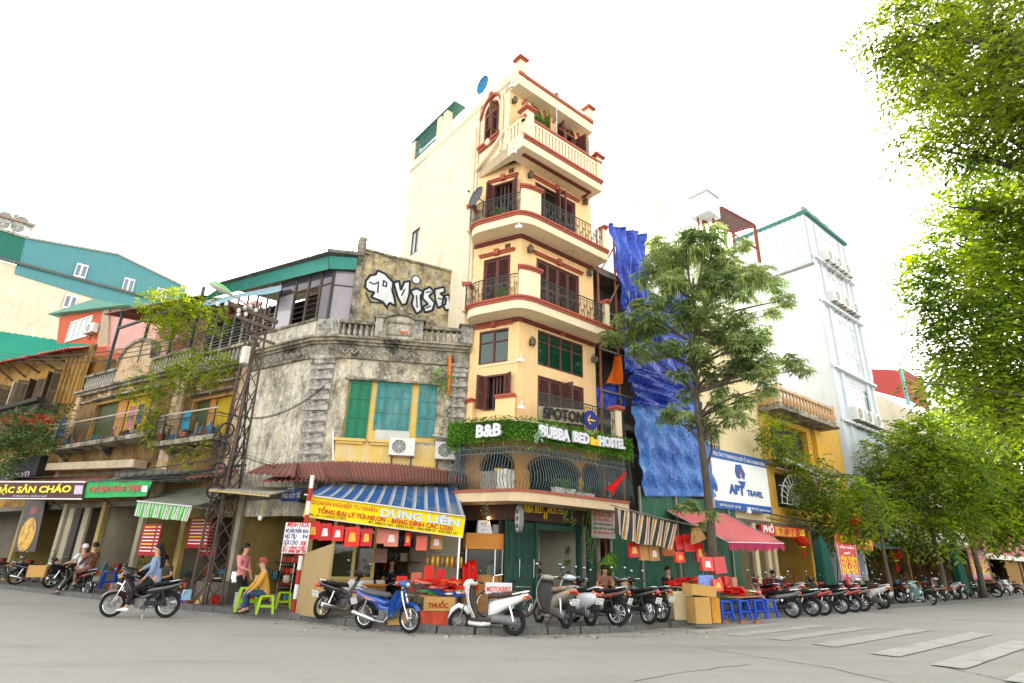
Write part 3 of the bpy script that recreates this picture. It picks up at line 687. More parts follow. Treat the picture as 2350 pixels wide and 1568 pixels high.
# roof terrace frame of green mesh at the back
TG=MT('terrace mesh green',(.03,.11,.1),.6,.3,5)
m=MB()
for u in(2.95,3.45):m.fb(PN,u-.16,u+.16,19.25,20.6,-.3,-.02)
m.fb(PN,NF-.25,NF-.02,19.2,20.7,-.3,-.02);m.build('terrace_posts',CREAM2,TW)
m=MB()
for i in range(30):u=3.6+(NF-3.8)*i/29;m.fb(PN,u,u+.025,19.3,20.55,-.12,-.1)
for z in(19.6,20.0,20.45):m.fb(PN,3.6,NF-.2,z,z+.03,-.13,-.09)
for i in range(5):u=2.35+.5*i/4;m.fb(PN,u,u+.02,19.3,20.5,-.3,-.28)
m.fb(PN,2.2,NF+.05,20.62,20.7,-.6,.02)
m.build('terrace_fence',TG,TW)
# wall lanterns
lan=MB();lan.lathe([(.05,.0),(.085,.05),(.1,.2),(.06,.26),(.02,.3)],(.16,0,-.28),8);lan.tube([(0,0,-.2),(.03,0,.02),(.1,0,.09),(.16,0,.02)],.016,6);lan.ball((.16,0,-.31),.03,n=6,m=4);lan.box((.015,0,-.12),(.03,.09,.22))
lan_me=pmesh(lan,'wall_lantern',MT('lantern bronze',(.11,.09,.055),.45,.3,9,metal=.5))
for pl,x,y,k in((PR,590,395,'c4'),(PR,1055,580,'c4'),(PR,605,1120,'c4'),(PR,1090,1255,'c4'),(PR,1160,1080,'c3'),(PR,1630,1310,'c3'),(PR,1020,440,'c3')):
 u,z=pl.uv(x,y,k);p=pl.pt(max(u,UK+.15)if k=='c3' else u,z+.12,.0);piece(lan_me,'wall_lantern',TW,p,pl.rz())
 # vents, pipes, cameras
m=MB();u,z=PC.uv(430,365,'c4');m.fb(PC,u-.11,u+.11,z-.1,z+.1,-.01,.012);u,z=PC.uv(1013,1035,'c3');m.fb(PC,u-.11,u+.11,z-.1,z+.1,-.01,.012);m.build('vent_hole',MT('vent dark',(.12,.07,.03),.9),TW)
m=MB()
for i,uu in enumerate((.12,.3)):m.tube([PN.pt(uu,5.5,.06),PN.pt(uu,12,.06),PN.pt(uu,18.9-i,.06)],.055,8)
m.tube([PN.pt(.1,15.7,.1),PN.pt(NK*.45,16.0,.12),PN.pt(NK*.8,16.35,.12),PN.pt(NK*.85,16.6,.12)],.07,8)
m.tube([PN.pt(NK*.75,18.55,.07),PN.pt(NK*.8,17.9,.07),PN.pt(NK*.78,ZT5,.07)],.05,8);m.build('drain_pipe',PIPE,TW,smooth=True)
def camera_box(pl,x,y,k,d):
 p=pl.px(x,y,k,d);m=MB();m.box(p,(.26,.1,.1),pl.rz(),ry=.3);m.tube([p,p+Vector((0,0,.16))],.018,6);m.box(p+Vector((0,0,.17)),(.1,.1,.03));m.build('security_camera',MT('white plastic',(.75,.75,.72),.4,.05),TW)
camera_box(PR,515,210,'c4',.55);camera_box(PR,530,1255,'c4',.15);camera_box(PR,1030,875,'c3',.6);camera_box(PR,1015,310,'c3',.4);camera_box(PR,785,250,'c5',.3)
m=MB();a=PC.uv(200,1318,'c4');b=PC.uv(505,1270,'c4');m.fp(PC,[(a[0],a[1]-.02),(b[0],b[1]-.02),(b[0],b[1]+.02),(a[0],a[1]+.02)],.002,.03);m.build('cable_conduit',CREAM2,TW)
# flag pole on the top balcony
p=PR.xy(PR.uv(1407,750,'c3',D5)[0],D5-.05);MB().tube([(p.x,p.y,ZT5+.1),(p.x,p.y,ZT5+2.5)],.022,8).build('flag_pole',MT('galvanised',(.5,.52,.53),.4,.1,metal=.6),TW)
# lower bulge of the first-floor bedroom wall: half-round ends with red caps below window v2
Pb=outline(.22,UR,.5);zc=PC.uv(780,140,'c5',.2)[1]
for a,b in((.02,.42),(1.28,1.98)):
 S=sub(Pb,a,b,.08);m=MB();band(m,S,Z1T+2.0,zc,-.25,0);m.build('window_parapet',YEL,TW);m=MB();band(m,S,zc,zc+.06,-.25,.05);band(m,S,zc+.06,zc+.12,-.25,.09);m.build('parapet_cap',TRIM,TW)
# ================================================================== HOSTEL: first-floor slab, grille, hedge sign, cafe
OCH=WALL('ochre plaster',(.5,.27,.09),(.2,.11,.05),.25,streak=.3,bmp=.15)
P1=outline(1.2,UR+.1,.9,UB-.02)
inn1=[PR.xy(UR+.1,-.06),C0-(PR.n+PC.n)*.05,PC.xy(UB-.02,-.06)]
slab(MB(),P1,Z1B,Z1T,inn1).build('canopy_slab',MT('slab cream',(.62,.47,.3),.8,.12,2,dirt=(.3,.22,.14),dirt_amt=.4),TW)
m=MB();band(m,P1,Z1T-.04,Z1T+.03,-.02,.05);m.build('slab_edge',TRIM,TW)
# ochre recessed wall behind the grille, with near-black arch sheets for shaded openings
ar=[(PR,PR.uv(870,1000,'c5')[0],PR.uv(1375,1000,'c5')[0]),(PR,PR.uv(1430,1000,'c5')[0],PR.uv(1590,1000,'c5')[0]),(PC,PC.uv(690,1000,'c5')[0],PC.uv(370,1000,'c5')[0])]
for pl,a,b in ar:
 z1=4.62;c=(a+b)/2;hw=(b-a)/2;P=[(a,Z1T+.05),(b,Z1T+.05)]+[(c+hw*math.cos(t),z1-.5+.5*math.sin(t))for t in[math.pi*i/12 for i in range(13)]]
 MB().fp(pl,P,.002,.014).build('dark_arch_sheet',DARK,TW)
 m=MB();Q=[(c+(hw+.03)*math.cos(t),z1-.5+.53*math.sin(t))for t in[math.pi*i/14 for i in range(15)]]
 for i in range(14):(p,q),(r,s)=Q[i],Q[i+1];m.fp(pl,[(p,q),(r,s),(r+(r-c)*.07,s+.07),(p+(p-c)*.07,q+.07)],.003,.05)
 m.build('arch_surround',MT('dark wood arch',(.09,.045,.02),.6),TW)
for pl,a,b in((PR,0.0,UR),(PC,0.0,UB)):
 m=MB();m.fb(pl,a,b,Z1T,5.1,.0005,.0012);m.build('recess_wall',OCH,TW)
 # belly grille
def grille(mb,P,prof,step,r):
 L=plen(P);S=sub(P,0,L,step)
 for i,p in enumerate(S):
  n=nrm(S,i);mb.tube([(p.x+n.x*o,p.y+n.y*o,z)for z,o in prof],r,4,cap=False)
 return S
Pg=outline(1.12,UR+.08,.9,UB-.02)
prof=[(5.05,0),(4.55,.0),(4.3,.02),(4.1,.08),(3.88,.17),(3.66,.2),(3.48,.12),(3.38,.0)]
g=MB();S=grille(g,Pg,prof,.095,.011);g.build('belly_bars',IRONB,TW,smooth=2)
g=MB()
for z in(4.42,4.58):band(g,Pg,z,z+.02,-.014,.014)
band(g,Pg,3.38,3.41,-.015,.015);g.build('grille_rails',IRONB,TW)
g=MB()
for p in sub(Pg,.1,plen(Pg)-.1,.2):g.ring((p.x,p.y,4.51),.045,.014,'Y',8,4);g.box((p.x,p.y,4.51),(.06,.05,.06),.6)
for i,p in enumerate(sub(Pg,.15,plen(Pg)-.1,.29)):
 for z in(4.0,3.72)if i%2 else(3.86,3.55):
  q=p-nrm([p,p+Vector((.01,0))],0)*0
  n=(p-C0).normalized()*.17;q=p+n*.9
  g.tube([(q.x+.045*math.cos(a),q.y,z+.07*math.sin(a))for a in[k*.7 for k in range(8)]],.009,4,cap=False)
g.build('grille_scrolls',IRON,TW)
# hedge band of artificial leaves with lettering
LH=LEAF('artificial hedge',(.03,.12,.012),(.2,.42,.04),.15,.55)
Ph=outline(1.3,UR+.2,.9,UB+.12);HZ0,HZ1=4.78,5.42
hg=thing('leafy_sign_band','green artificial hedge band with white lettering curving round the hostel balcony','hedge',(C0.x,C0.y-1.2,HZ0))
m=MB();band(m,Ph,HZ0+.04,5.3,-.1,.0);band(m,sub(Ph,0,plen(Ph)*.4),5.3,5.36,-.1,0);m.build('backing_board',MT('hedge backing',(.03,.09,.015),.9),hg)
m=MB();L=plen(Ph)
S=sub(Ph,0,L,.02)
HT=lambda f:5.42 if f<.4 else 5.37
for i in range(9500):
 k=rnd.randrange(len(S));p=S[k];n=nrm(S,k);z=HZ0-.05+rnd.random()*(HT(k/len(S))-HZ0+.1);o=rnd.uniform(-.02,.1)
 if rnd.random()<.04:z=HZ0-rnd.uniform(0,.25)
 d=Vector((n.x+rnd.uniform(-1,1),n.y+rnd.uniform(-1,1),rnd.uniform(-.8,1))).normalized()
 m.leaf(Vector((p.x+n.x*o,p.y+n.y*o,z)),d,Vector((rnd.uniform(-1,1),rnd.uniform(-1,1),1)),rnd.uniform(.05,.1),rnd.uniform(.03,.055))
tag(m.build('hedge_leaves',LH,hg),kind='stuff')
LET=MT('grey white letters',(.62,.63,.68),.45,.06,3)
def word(pl,k,x0,y0,x1,y1,body,size,d,mat,parent,bold=.02,ext=.05,name='lettering'):
 a=pl.uv(x0,y0,k,d);b=pl.uv(x1,y1,k,d);t=text_mb(body,size,ext,bold,0,abs(b[0]-a[0]));L=b[0]-a[0];sg=1 if L>0 else-1
 put(t,lambda p:pl.pt(a[0]+L/2+sg*p.x,a[1]+(b[1]-a[1])*(p.x/abs(L)+.5)+p.z,d-p.y));return t.build(name,mat,parent)
word(PC,'c5',315,570,575,548,'B&B',.5,1.45,LET,hg)
word(PR,'c5',975,555,1285,615,'BUBBA',.46,1.5,LET,hg);word(PR,'c5',1325,610,1490,640,'BED',.42,1.5,LET,hg)
word(PR,'c5',1500,640,1588,655,'in',.34,1.48,MT('yellow letters',(.8,.5,.02),.5),hg);word(PR,'c5',1592,655,1862,690,'HOSTEL',.42,1.5,LET,hg)
# white bottle-shaped pale leaves at the B of the sign
m=MB()
for i in range(40):
 p=PR.px(960+rnd.gauss(0,16),540+rnd.gauss(0,22),'c5',1.48+rnd.uniform(0,.06));a=rnd.uniform(0,6.28);m.leaf(p,Vector((math.cos(a),-.5,math.sin(a))).normalized(),Vector((0,0,1)),.13,.08)
tag(m.build('pale_leaves',LEAF('pale blue leaves',(.2,.35,.25),(.4,.55,.42),.2),hg),kind='stuff')
# second-floor terrace rail behind the hedge and SPOTON sign
Pt=[PR.xy(PR.uv(960,300,'c5',.9)[0],.9),PR.xy(UR+.15,.9)]
rail(MB(),Pt,5.55,.85,.12).build('terrace_railing',IRON,TW)
m=MB();q=outline(.92,UR+.12,.7);slab(m,q,5.3,5.45,inn);m.build('terrace_slab',CREAM2,TW)
post(PR.xy(UR+.05,.85),5.45,1.0,PR.az,False,.26)
sg=thing('spoton_sign','black SPOTON letters beside a blue disc with yellow arrow on the terrace rail','sign',PR.pt(1.6,5.6,1.0))
BLK=MT('black letters',(.01,.01,.01),.5,.1);BLU=MT('deep blue disc',(.01,.02,.2),.5,.05);YLW=MATS['yellow letters']
word(PR,'c5',1015,365,1440,418,'SPOTON',.5,1.02,BLK,sg,.012,.012);MB().fp(PR,[PR.uv(x,y,'c5',.96)for x,y in((965,385),(1445,440),(1445,285),(965,240))],.945,.96).build('added_backdrop',MT('olive shading panel',(.3,.25,.17),.9,.25,6),sg)  # panel added behind the letters, its colour carries greyish shading
c=PR.px(1510,390,'c5',1.03);n3=Vector((PR.n.x,PR.n.y,0))
rr=(PR.uv(1575,390,'c5',1.03)[0]-PR.uv(1445,390,'c5',1.03)[0])/2
MB().tube([c-n3*.02,c+n3*.02],[rr*1.08,rr*1.08],28).build('disc',BLU,sg)
m=MB();u,z=PR.uv(1510,390,'c5',1.03);m.fb(PR,u-rr*.6,u+rr*.62,z-.025,z+.025,1.052,1.06)
for s in(-1,1):m.fp(PR,[(u-rr*.62,z),(u-rr*.56,z+s*.05),(u-rr*.16,z+s*.17),(u-rr*.12,z+s*.12)],1.0605,1.066)
m.build('arrow',YLW,sg)
m=MB();m.fb(PR,PR.uv(1015,300,'c5',1.0)[0],u+.1,5.75,5.78,.965,.985);m.build('mounting_bar',IRON,sg)
# planters on the slab behind the grille
WP=MT('white planter',(.72,.72,.7),.5,.08,3)
LG=LEAF('balcony plant',(.05,.16,.02),(.25,.42,.06),.3)
def planter(pl,k,x0,x1,y,d,label,h=.2):
 u0=pl.uv(x0,y,k,d)[0];u1=pl.uv(x1,y,k,d)[0];r=thing('planter',label,'planter',pl.pt((u0+u1)/2,Z1T,d),group='white planters behind the balcony grille')
 m=MB();A=[pl.pt(u0+.03,Z1T+.035,d-.07),pl.pt(u1-.03,Z1T+.035,d-.07),pl.pt(u1-.03,Z1T+.035,d+.07),pl.pt(u0+.03,Z1T+.035,d+.07)]
 Bq=[pl.pt(u0,Z1T+.035+h,d-.1),pl.pt(u1,Z1T+.035+h,d-.1),pl.pt(u1,Z1T+.035+h,d+.1),pl.pt(u0,Z1T+.035+h,d+.1)]
 m.prism(A,Bq);m.build('trough',WP,r,bevel=.012);m=MB()
 for i in range(220):
  p=pl.pt(rnd.uniform(u0,u1),Z1T+h+rnd.uniform(.02,.3),d+rnd.gauss(0,.1));a=rnd.uniform(0,6.28);m.leaf(p,Vector((math.cos(a),math.sin(a),rnd.uniform(-.3,.9))).normalized(),Vector((0,0,1)),rnd.uniform(.06,.14),.03)
 tag(m.build('foliage',LG,r),kind='stuff')
planter(PR,'c5',1115,1230,1100,.85,'white planter trough with green plants behind the grille, nearest the corner');planter(PR,'c5',1235,1330,1110,.85,'white planter trough with green plants behind the grille, middle of three')
planter(PR,'c5',1340,1535,1120,.85,'long low white planter behind the grille, nearest the red flag',.14)
# chest on the first-floor balcony
ch=thing('balcony_cabinet','grey and white cabinet with a yellow box behind the left of the grille','cabinet',PC.pt(.75,Z1T,.5))
u0,u1=PC.uv(680,1050,'c5',.5)[0],PC.uv(400,1050,'c5',.5)[0]
MB().fb(PC,u0+.3,u1,Z1T,Z1T+.62,.35,.75).build('body',MT('grey board',(.28,.25,.2),.8,.1),ch);MB().fb(PC,u0,u0+.32,Z1T,Z1T+.66,.3,.8).build('white_door',MT('off white board',(.6,.58,.52),.7,.15),ch)
MB().fb(PC,u0+.35,u0+.55,Z1T+.62,Z1T+.72,.4,.6).build('yellow_box',YLW,ch)
# flag
fl=thing('red_flag','red flag drooping from a short pole at the right end of the balcony','flag',PR.pt(UR+.1,3.3,1.4));FR=CLOTH('red flag cloth',(.62,.015,.012),.3)
a=PR.px(1895,915,'c5',1.9);b=PR.px(1640,1165,'c5',1.5);m=MB();m.tube([b+(b-a)*.1,a],.013,6);m.build('pole',MT('dark pole',(.1,.06,.04),.6),fl)
c=PR.px(1755,1175,'c5',1.75);e=PR.px(1665,1095,'c5',1.6)
def ff(s,t):p=a.lerp(e,s);q=a.lerp(c,s*.98+.02);v=p.lerp(q,t);return v+n3*(.05*math.sin(t*9+s*3)*s)
MB().sheet(ff,8,10,.004).build('cloth',FR,fl,smooth=2)
# ---------------------------------------------------------------- ground-floor cafe
DG=MT('dark green door paint',(.018,.06,.042),.5,.25,7,dirt=(.01,.03,.022),dirt_amt=.4)
DB=MT('dark brown fascia',(.05,.025,.015),.6,.25,6)
ZG=.13
gu=lambda x,y=700,d=0.0:PR.uv(x,y,'g4',d)[0]
ua,ub,uc,ud=gu(600),gu(850),gu(1212),gu(1340)
MB().fb(PR,gu(690,350,.25),UR,2.62,Z1B-.01,.05,.25).build('fascia_board',DB,TW);MB().fb(PC,-.1,UB,2.62,Z1B-.01,.05,.25).build('fascia_board',DB,TW)
word(PR,'g4',722,385,925,395,'BUBBA BED',.3,.262,YLW,TW,.0,.006,'fascia_lettering');word(PR,'g4',965,397,1095,402,'HOSTEL',.3,.262,YLW,TW,.0,.006,'fascia_lettering')
m=MB()
for x in(935,955):u=PR.uv(x,385,'g4',.262)[0];m.fb(PR,u-.012,u+.012,2.7,2.93,.258,.268)
for z in(2.78,2.86):m.fb(PR,PR.uv(932,385,'g4',.262)[0],PR.uv(958,385,'g4',.262)[0],z-.01,z+.01,.2585,.2675)
m.build('fascia_bunk_symbol',YLW,TW)
# room shell
BRK,bt,bb=new_mat('white painted brick');bv=coords(bt);br=N(bt,'TexBrick',Scale=6.0);bt.links.new(bv,br.inputs['Vector']);br.inputs['Color1'].default_value=(.85,.82,.74,1);br.inputs['Color2'].default_value=(.76,.72,.64,1);br.inputs['Mortar'].default_value=(.6,.56,.5,1)
bt.links.new(br.outputs[0],bb.inputs['Base Color']);bb.inputs['Roughness'].default_value=.9;bump(bt,bb,br.outputs['Fac'],-.4,.01)
DP=-2.2
MB().fb(PR,ub-.3,uc+.6,ZG,2.62,DP-.1,DP).build('brick_wall',BRK,TW)
MB().fb(PR,uc+.4,uc+.5,ZG,2.62,DP,-.02).build('side_wall',MT('room side wall',(.5,.46,.38),.9,.1),TW)
MB().fb(PR,ub-.42,ub-.32,ZG,2.62,DP,-.02).build('side_wall',DG,TW)
MB().fb(PR,-.3,UR,2.62,2.7,DP,.0).build('cafe_ceiling',DB,TW)
MB().fb(PR,-.3,UR,.0,ZG+.01,DP,.9).build('cafe_floor',MT('cafe floor tile',(.17,.12,.08),.5,.2),TW)
# frame: posts and green folding doors
for u0,u1 in((ub-.04,ub+.06),(uc-.02,uc+.1),(ud-.3,ud)):MB().fb(PR,u0,u1,ZG,2.62,-.05,.12).build('door_post',DG,TW)
MB().fb(PR,ub,uc,2.4,2.62,-.03,.08).build('door_header',DG,TW)
nd=4;wd=(ub-.04-ua)/nd
for i in range(nd):
 u0=ua+i*wd;m=MB();m.fb(PR,u0+.005,u0+wd-.005,ZG+.02,2.6,.0,.045)
 for z0,z1 in((.3,.85),(1.0,1.3),(1.4,2.5)):
  m.fb(PR,u0+.05,u0+wd-.05,z0,z1,.046,.06)
  if z1>2:
   for k in range(3):q=u0+.07+(wd-.14)*(k+.5)/3;m.fb(PR,q-.012,q+.012,z0+.03,z1-.03,.061,.075)
 o=m.build('door_leaf',DG,TW);h=MB();h.tube([PR.pt(u0+wd*.8,1.05,.1),PR.pt(u0+wd*.8,1.55,.1)],.012,6)
 if i%2:h.build('door_handle',MT('chrome',(.6,.6,.6),.2,.05,metal=1),o)
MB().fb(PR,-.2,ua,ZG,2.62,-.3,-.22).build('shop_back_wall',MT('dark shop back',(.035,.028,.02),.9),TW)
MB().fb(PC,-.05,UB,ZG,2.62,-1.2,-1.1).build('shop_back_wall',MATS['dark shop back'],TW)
MB().fb(PC,.0,.12,ZG,2.62,-.05,.1).build('door_post',DG,TW)
# oval light-box sign
lb=thing('light_box_sign','grey oval light box sign sticking out above the green door','sign',PR.pt(.5,1.95,.4))
c=PR.px(725,440,'g4',.5);m=MB();rz=PR.rz()
pts=[(math.cos(a)*.17,math.sin(a)*.38)for a in[2*math.pi*i/20 for i in range(20)]]
pn=Pl((c.x,c.y),39.5+75)
MB().fp(pn,[(a,c.z+b)for a,b in pts],-.06,.06).build('case',MT('sign case grey',(.2,.21,.22),.5),lb);MB().fp(pn,[(a*.86,c.z+b*.9)for a,b in pts],.0605,.07).build('face',MT('sign face pale',(.5,.5,.48),.5),lb)
m=MB()
for i,s in enumerate((.2,0,-.2)):m.fb(pn,-.09,.09,c.z+s-.06,c.z+s+.06,.0705,.075)
m.build('printed_panels',YLW if 0 else MT('sign print',(.12,.12,.12),.5),lb)
m=MB();m.tube([c+Vector((0,0,.2)),PR.pt(PR.uv(725,440,'g4',.5)[0],c.z+.25,.06)],.015,6);m.build('bracket',IRON,lb)
# hanging plant vines
def vines(name,label,spots,mat):
 r=thing(name,label,'plant',spots[0][0]);m=MB();s=MB()
 for top,L,n in spots:
  top=Vector(top);pts=[top+Vector((.03*math.sin(i*1.7),.03*math.cos(i*1.3),-L*i/6))for i in range(7)];s.tube(pts,.006,4)
  for i in range(n):p=pts[rnd.randrange(7)]+Vector((rnd.gauss(0,.04),rnd.gauss(0,.04),rnd.uniform(-.1,.1)));a=rnd.uniform(0,6.28);m.leaf(p,Vector((math.cos(a),math.sin(a),-.5)).normalized(),Vector((0,0,1)),rnd.uniform(.05,.1),.04)
 tag(m.build('leaves',mat,r),kind='stuff');s.build('stems',MT('vine stem',(.12,.13,.05),.8),r)
vines('hanging_vine','thin green vines hanging from the slab beside the cafe doorway',[(PR.px(x,345,'g4',.9),L,26)for x,L in((1110,.35),(1170,.5),(1290,1.3),(1310,1.5),(1330,1.7),(1350,1.2),(1260,.9))],LG)
vines('dry_vine','brown dry vine hanging at the left end of the hostel slab',[(PC.px(x,280,'g4',1.2),L,20)for x,L in((430,.7),(445,.75),(460,.6))],LEAF('dry vine leaves',(.12,.1,.05),(.25,.2,.1),.2))
# kiosk of the cafe on the chamfer
ORW=MT('orange kiosk wood',(.52,.2,.03),.5,.15,3,bmp=.1)
k0=gnd(272,1250,'g4',.12);
PK=Pl(PC.xy(PC.uv(430,700,'g4',.55)[0],.55),188+3)
kl,kr_=PK.uv(275,640,'g4')[0],PK.uv(596,640,'g4')[0];kz=[PK.uv(430,y,'g4')[1]for y in(563,698,912)]
kk=thing('food_kiosk','orange wooden kiosk with glass front beside the green doors','kiosk',PK.pt((kl+kr_)/2,.13,-.3))
a,b=min(kl,kr_),max(kl,kr_)
MB().fb(PK,a,b,kz[1],kz[0],-.6,.0).build('upper_box',ORW,kk,bevel=.01)
MB().fb(PK,a+.02,b-.02,ZG,kz[2],-.58,-.02).build('lower_counter',MT('kiosk counter',(.4,.2,.06),.6,.2),kk)
for u in(a+.03,b-.03,a+(b-a)*.22):MB().fb(PK,u-.018,u+.018,kz[2],kz[1],-.04,-.005).build('glass_post',MT('aluminium',(.5,.5,.5),.4,.1,metal=.7),kk)
MB().fb(PK,a+.06,b-.06,kz[2]+.01,kz[1]-.01,-.03,-.02).build('glass',GLASS('kiosk glass',(.05,.05,.045),.05,.35),kk)
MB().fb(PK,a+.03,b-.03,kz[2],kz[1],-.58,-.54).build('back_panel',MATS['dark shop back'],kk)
gl=thing('range_hood','white sloping metal hood standing on the orange kiosk','hood',PK.pt(a+.5,kz[0],-.3));u0,u1=sorted((PK.uv(375,560,'g4')[0],PK.uv(505,560,'g4')[0]));zt=PK.uv(440,452,'g4')[1]
m=MB();m.prism([PK.pt(u0,kz[0]+.003,-.5),PK.pt(u1,kz[0]+.003,-.5),PK.pt(u1,kz[0]+.003,-.05),PK.pt(u0,kz[0]+.003,-.05)],[PK.pt(u0+.08,zt,-.45),PK.pt(u1-.04,zt,-.45),PK.pt(u1-.04,zt,-.22),PK.pt(u0+.08,zt,-.22)]);m.build('hood_shell',MT('white enamel',(.62,.65,.72),.4,.06),gl)
m=MB();m.fb(PK,min(PK.uv(510,560,'g4')[0],PK.uv(585,560,'g4')[0]),max(PK.uv(510,560,'g4')[0],PK.uv(585,560,'g4')[0]),kz[0]+.003,kz[0]+.26,-.4,-.1);tag(m.build('metal_box',MT('steel grey box',(.25,.24,.22),.5,.15),None,bevel=.02),'small grey metal box beside the white hood on the kiosk','box')
# lit bulb over the kiosk
bl=thing('kiosk_bulb','glowing bulb hanging above the orange kiosk','bulb',PK.px(465,435,'g4',-.2));MB().ball(PK.px(465,435,'g4',-.2),.035).build('glass_bulb',EMIT('bulb glow',(1,.62,.25),14),bl);q=PK.px(465,435,'g4',-.2);MB().tube([q+Vector((0,0,.03)),q+Vector((0,0,.45))],.006,5).build('cord',IRON,bl)
# menu shelf boards inside the kiosk
for i,(x,y,c,nm)in enumerate(((470,880,(.25,.5,.35),'green'),(500,880,(.05,.3,.5),'blue'))):
 u,z=PK.uv(x,y,'g4',-.2);tag(MB().fb(PK,u-.05,u+.05,kz[2],kz[2]+.25,-.25,-.2).build('paper_box',MT('box '+nm,c,.6),None),nm+' paper carton inside the kiosk glass','carton')
# ================================================================== OLD CORNER HOUSE
OLD=WALL('old grey plaster',(.58,.53,.43),(.075,.07,.055),.76,second=(.46,.38,.24),streak=.95,bscale=1.1,mott=.7,bmp=.7)
OLDP=WALL('old pale plaster',(.64,.6,.5),(.12,.11,.09),.64,second=(.5,.45,.34),streak=1.0,bscale=.9,mott=.7,bmp=.6)
OLDY=WALL('peeling yellow plaster',(.72,.45,.055),(.5,.45,.35),.45,second=(.68,.5,.16),streak=.3,bscale=1.3,mott=.3,bmp=.4)
STONE=WALL('quoin stone',(.48,.46,.42),(.055,.055,.05),.8,second=(.46,.42,.32),streak=.6,bscale=1.5,mott=.7,bmp=.6)
CORN=WALL('mouldy cornice',(.36,.33,.27),(.04,.038,.033),.88,second=(.42,.36,.24),streak=.7,bscale=1.4,mott=.7,bmp=.6)
GSH=MT('green shutter',(.012,.16,.085),.5,.15,5,dirt=(.02,.09,.05),dirt_amt=.3);BSH=MT('blue green shutter',(.045,.2,.2),.6,.2,6,dirt=(.16,.3,.3),dirt_amt=.6)
OH=thing('old_corner_house','weathered old colonial corner house with mouldy balustrade and green shutters','building',(Qr.x+1,Qr.y+2,0))
UQ=(Qr-PQ.p).dot(PQ.u);UX=(Ql-PX.p).dot(PX.u)
ZC=7.7;ZP=PQ.uv(950,575,'c2')[1]if False else 9.55
ZC2=8.75
# corner face
yr=rect(PQ,'c2',[(1085,975),(1690,1035),(1660,1400),(1050,1390)])
m=MB();cutwall(m,PQ,0,UQ,2.6,ZC,[yr],.12);m.build('corner_wall',OLD,OH)
MB().fb(PQ,yr[0]-.01,yr[1]+.01,yr[2]-.01,yr[3]+.01,-.2,-.1).build('window_bay_wall',OLDY,OH)
m=MB();cutwall(m,PX,0,UX,2.6,ZC,[]);m.build('corner_pier',OLDP,OH)
ULE=3.3
m=MB();cutwall(m,PL,0,ULE,2.6,ZC,[]);m.build('side_street_wall',OLDP,OH)
# yellow apron and ledge under the window bay
MB().fb(PQ,.9,yr[1]+.15,3.2,yr[2]-.1,.002,.05).build('apron',WALL('apron plaster',(.68,.47,.12),(.5,.42,.3),.5,second=(.62,.52,.33),streak=.4,bmp=.4),OH)
for u0,u1 in((yr[1]-.75,yr[1]+.2),(yr[0]+1.0,yr[1]-.85)):
 m=MB();m.fb(PQ,u0,u1,yr[2]-.1,yr[2]-.02,.002,.2);m.fb(PQ,u0+.06,u1-.06,yr[2]-.18,yr[2]-.1,.051,.14);m.build('window_ledge',OLDY,OH)
m=MB();m.fb(PQ,yr[0]-.12,yr[1]+.12,yr[3],yr[3]+.07,.0,.1);m.build('bay_lintel',CORN,OH)
# shutters
def plank_leaf(parent,pl,u0,u1,z0,z1,mat,d=-.06,cols=1,name='shutter'):
 m=MB();m.fb(pl,u0,u1,z0,z1,d-.03,d)
 w=(u1-u0)
 for a,b in((.0,.34),(.38,.68),(.72,1.0)):
  zz0=z0+.05+(z1-z0-.1)*a;zz1=z0+.05+(z1-z0-.1)*b;m.fb(pl,u0+w*.16,u1-w*.16,zz0+.03,zz1-.03,d+.0005,d+.012)
  for q in(u0,u1-w*.13):m.fb(pl,q,q+w*.13,zz0,zz1,d+.0005,d+.022)
 for z in(z0,z0+(z1-z0)*.36,z0+(z1-z0)*.69,z1-.06):m.fb(pl,u0,u1,z,z+.06,d+.0008,d+.026)
 return m.build(name,mat,parent)
def rq(x0,y0,x1,y1):a=PQ.uv(x0,(y0+y1)/2,'c2');b=PQ.uv(x1,(y0+y1)/2,'c2');return b[0],a[0],PQ.uv((x0+x1)/2,y1,'c2')[1],PQ.uv((x0+x1)/2,y0,'c2')[1]
for(x0,y0,x1,y1,n,mat)in((1090,998,1215,1382,2,GSH),(1278,1012,1495,1325,4,BSH),(1562,1030,1683,1370,2,BSH)):
 a,b,c,e=rq(x0,y0,x1,y1);fr=MB();fr.fb(PQ,a-.04,b+.04,e,e+.05,-.1,-.02);fr.fb(PQ,a-.05,a,c,e,-.1,-.03);fr.fb(PQ,b,b+.05,c,e,-.1,-.03);f=fr.build('window',mat,OH)
 for i in range(n):plank_leaf(f,PQ,a+(b-a)*i/n+.006,a+(b-a)*(i+1)/n-.006,c,e,mat)
a,b,c,e=rq(1265,1325,1500,1395);MB().fb(PQ,a,b,c,e,-.1,-.04).build('patched_panel',MT('pale board patch',(.5,.5,.47),.8,.15,3),OH)
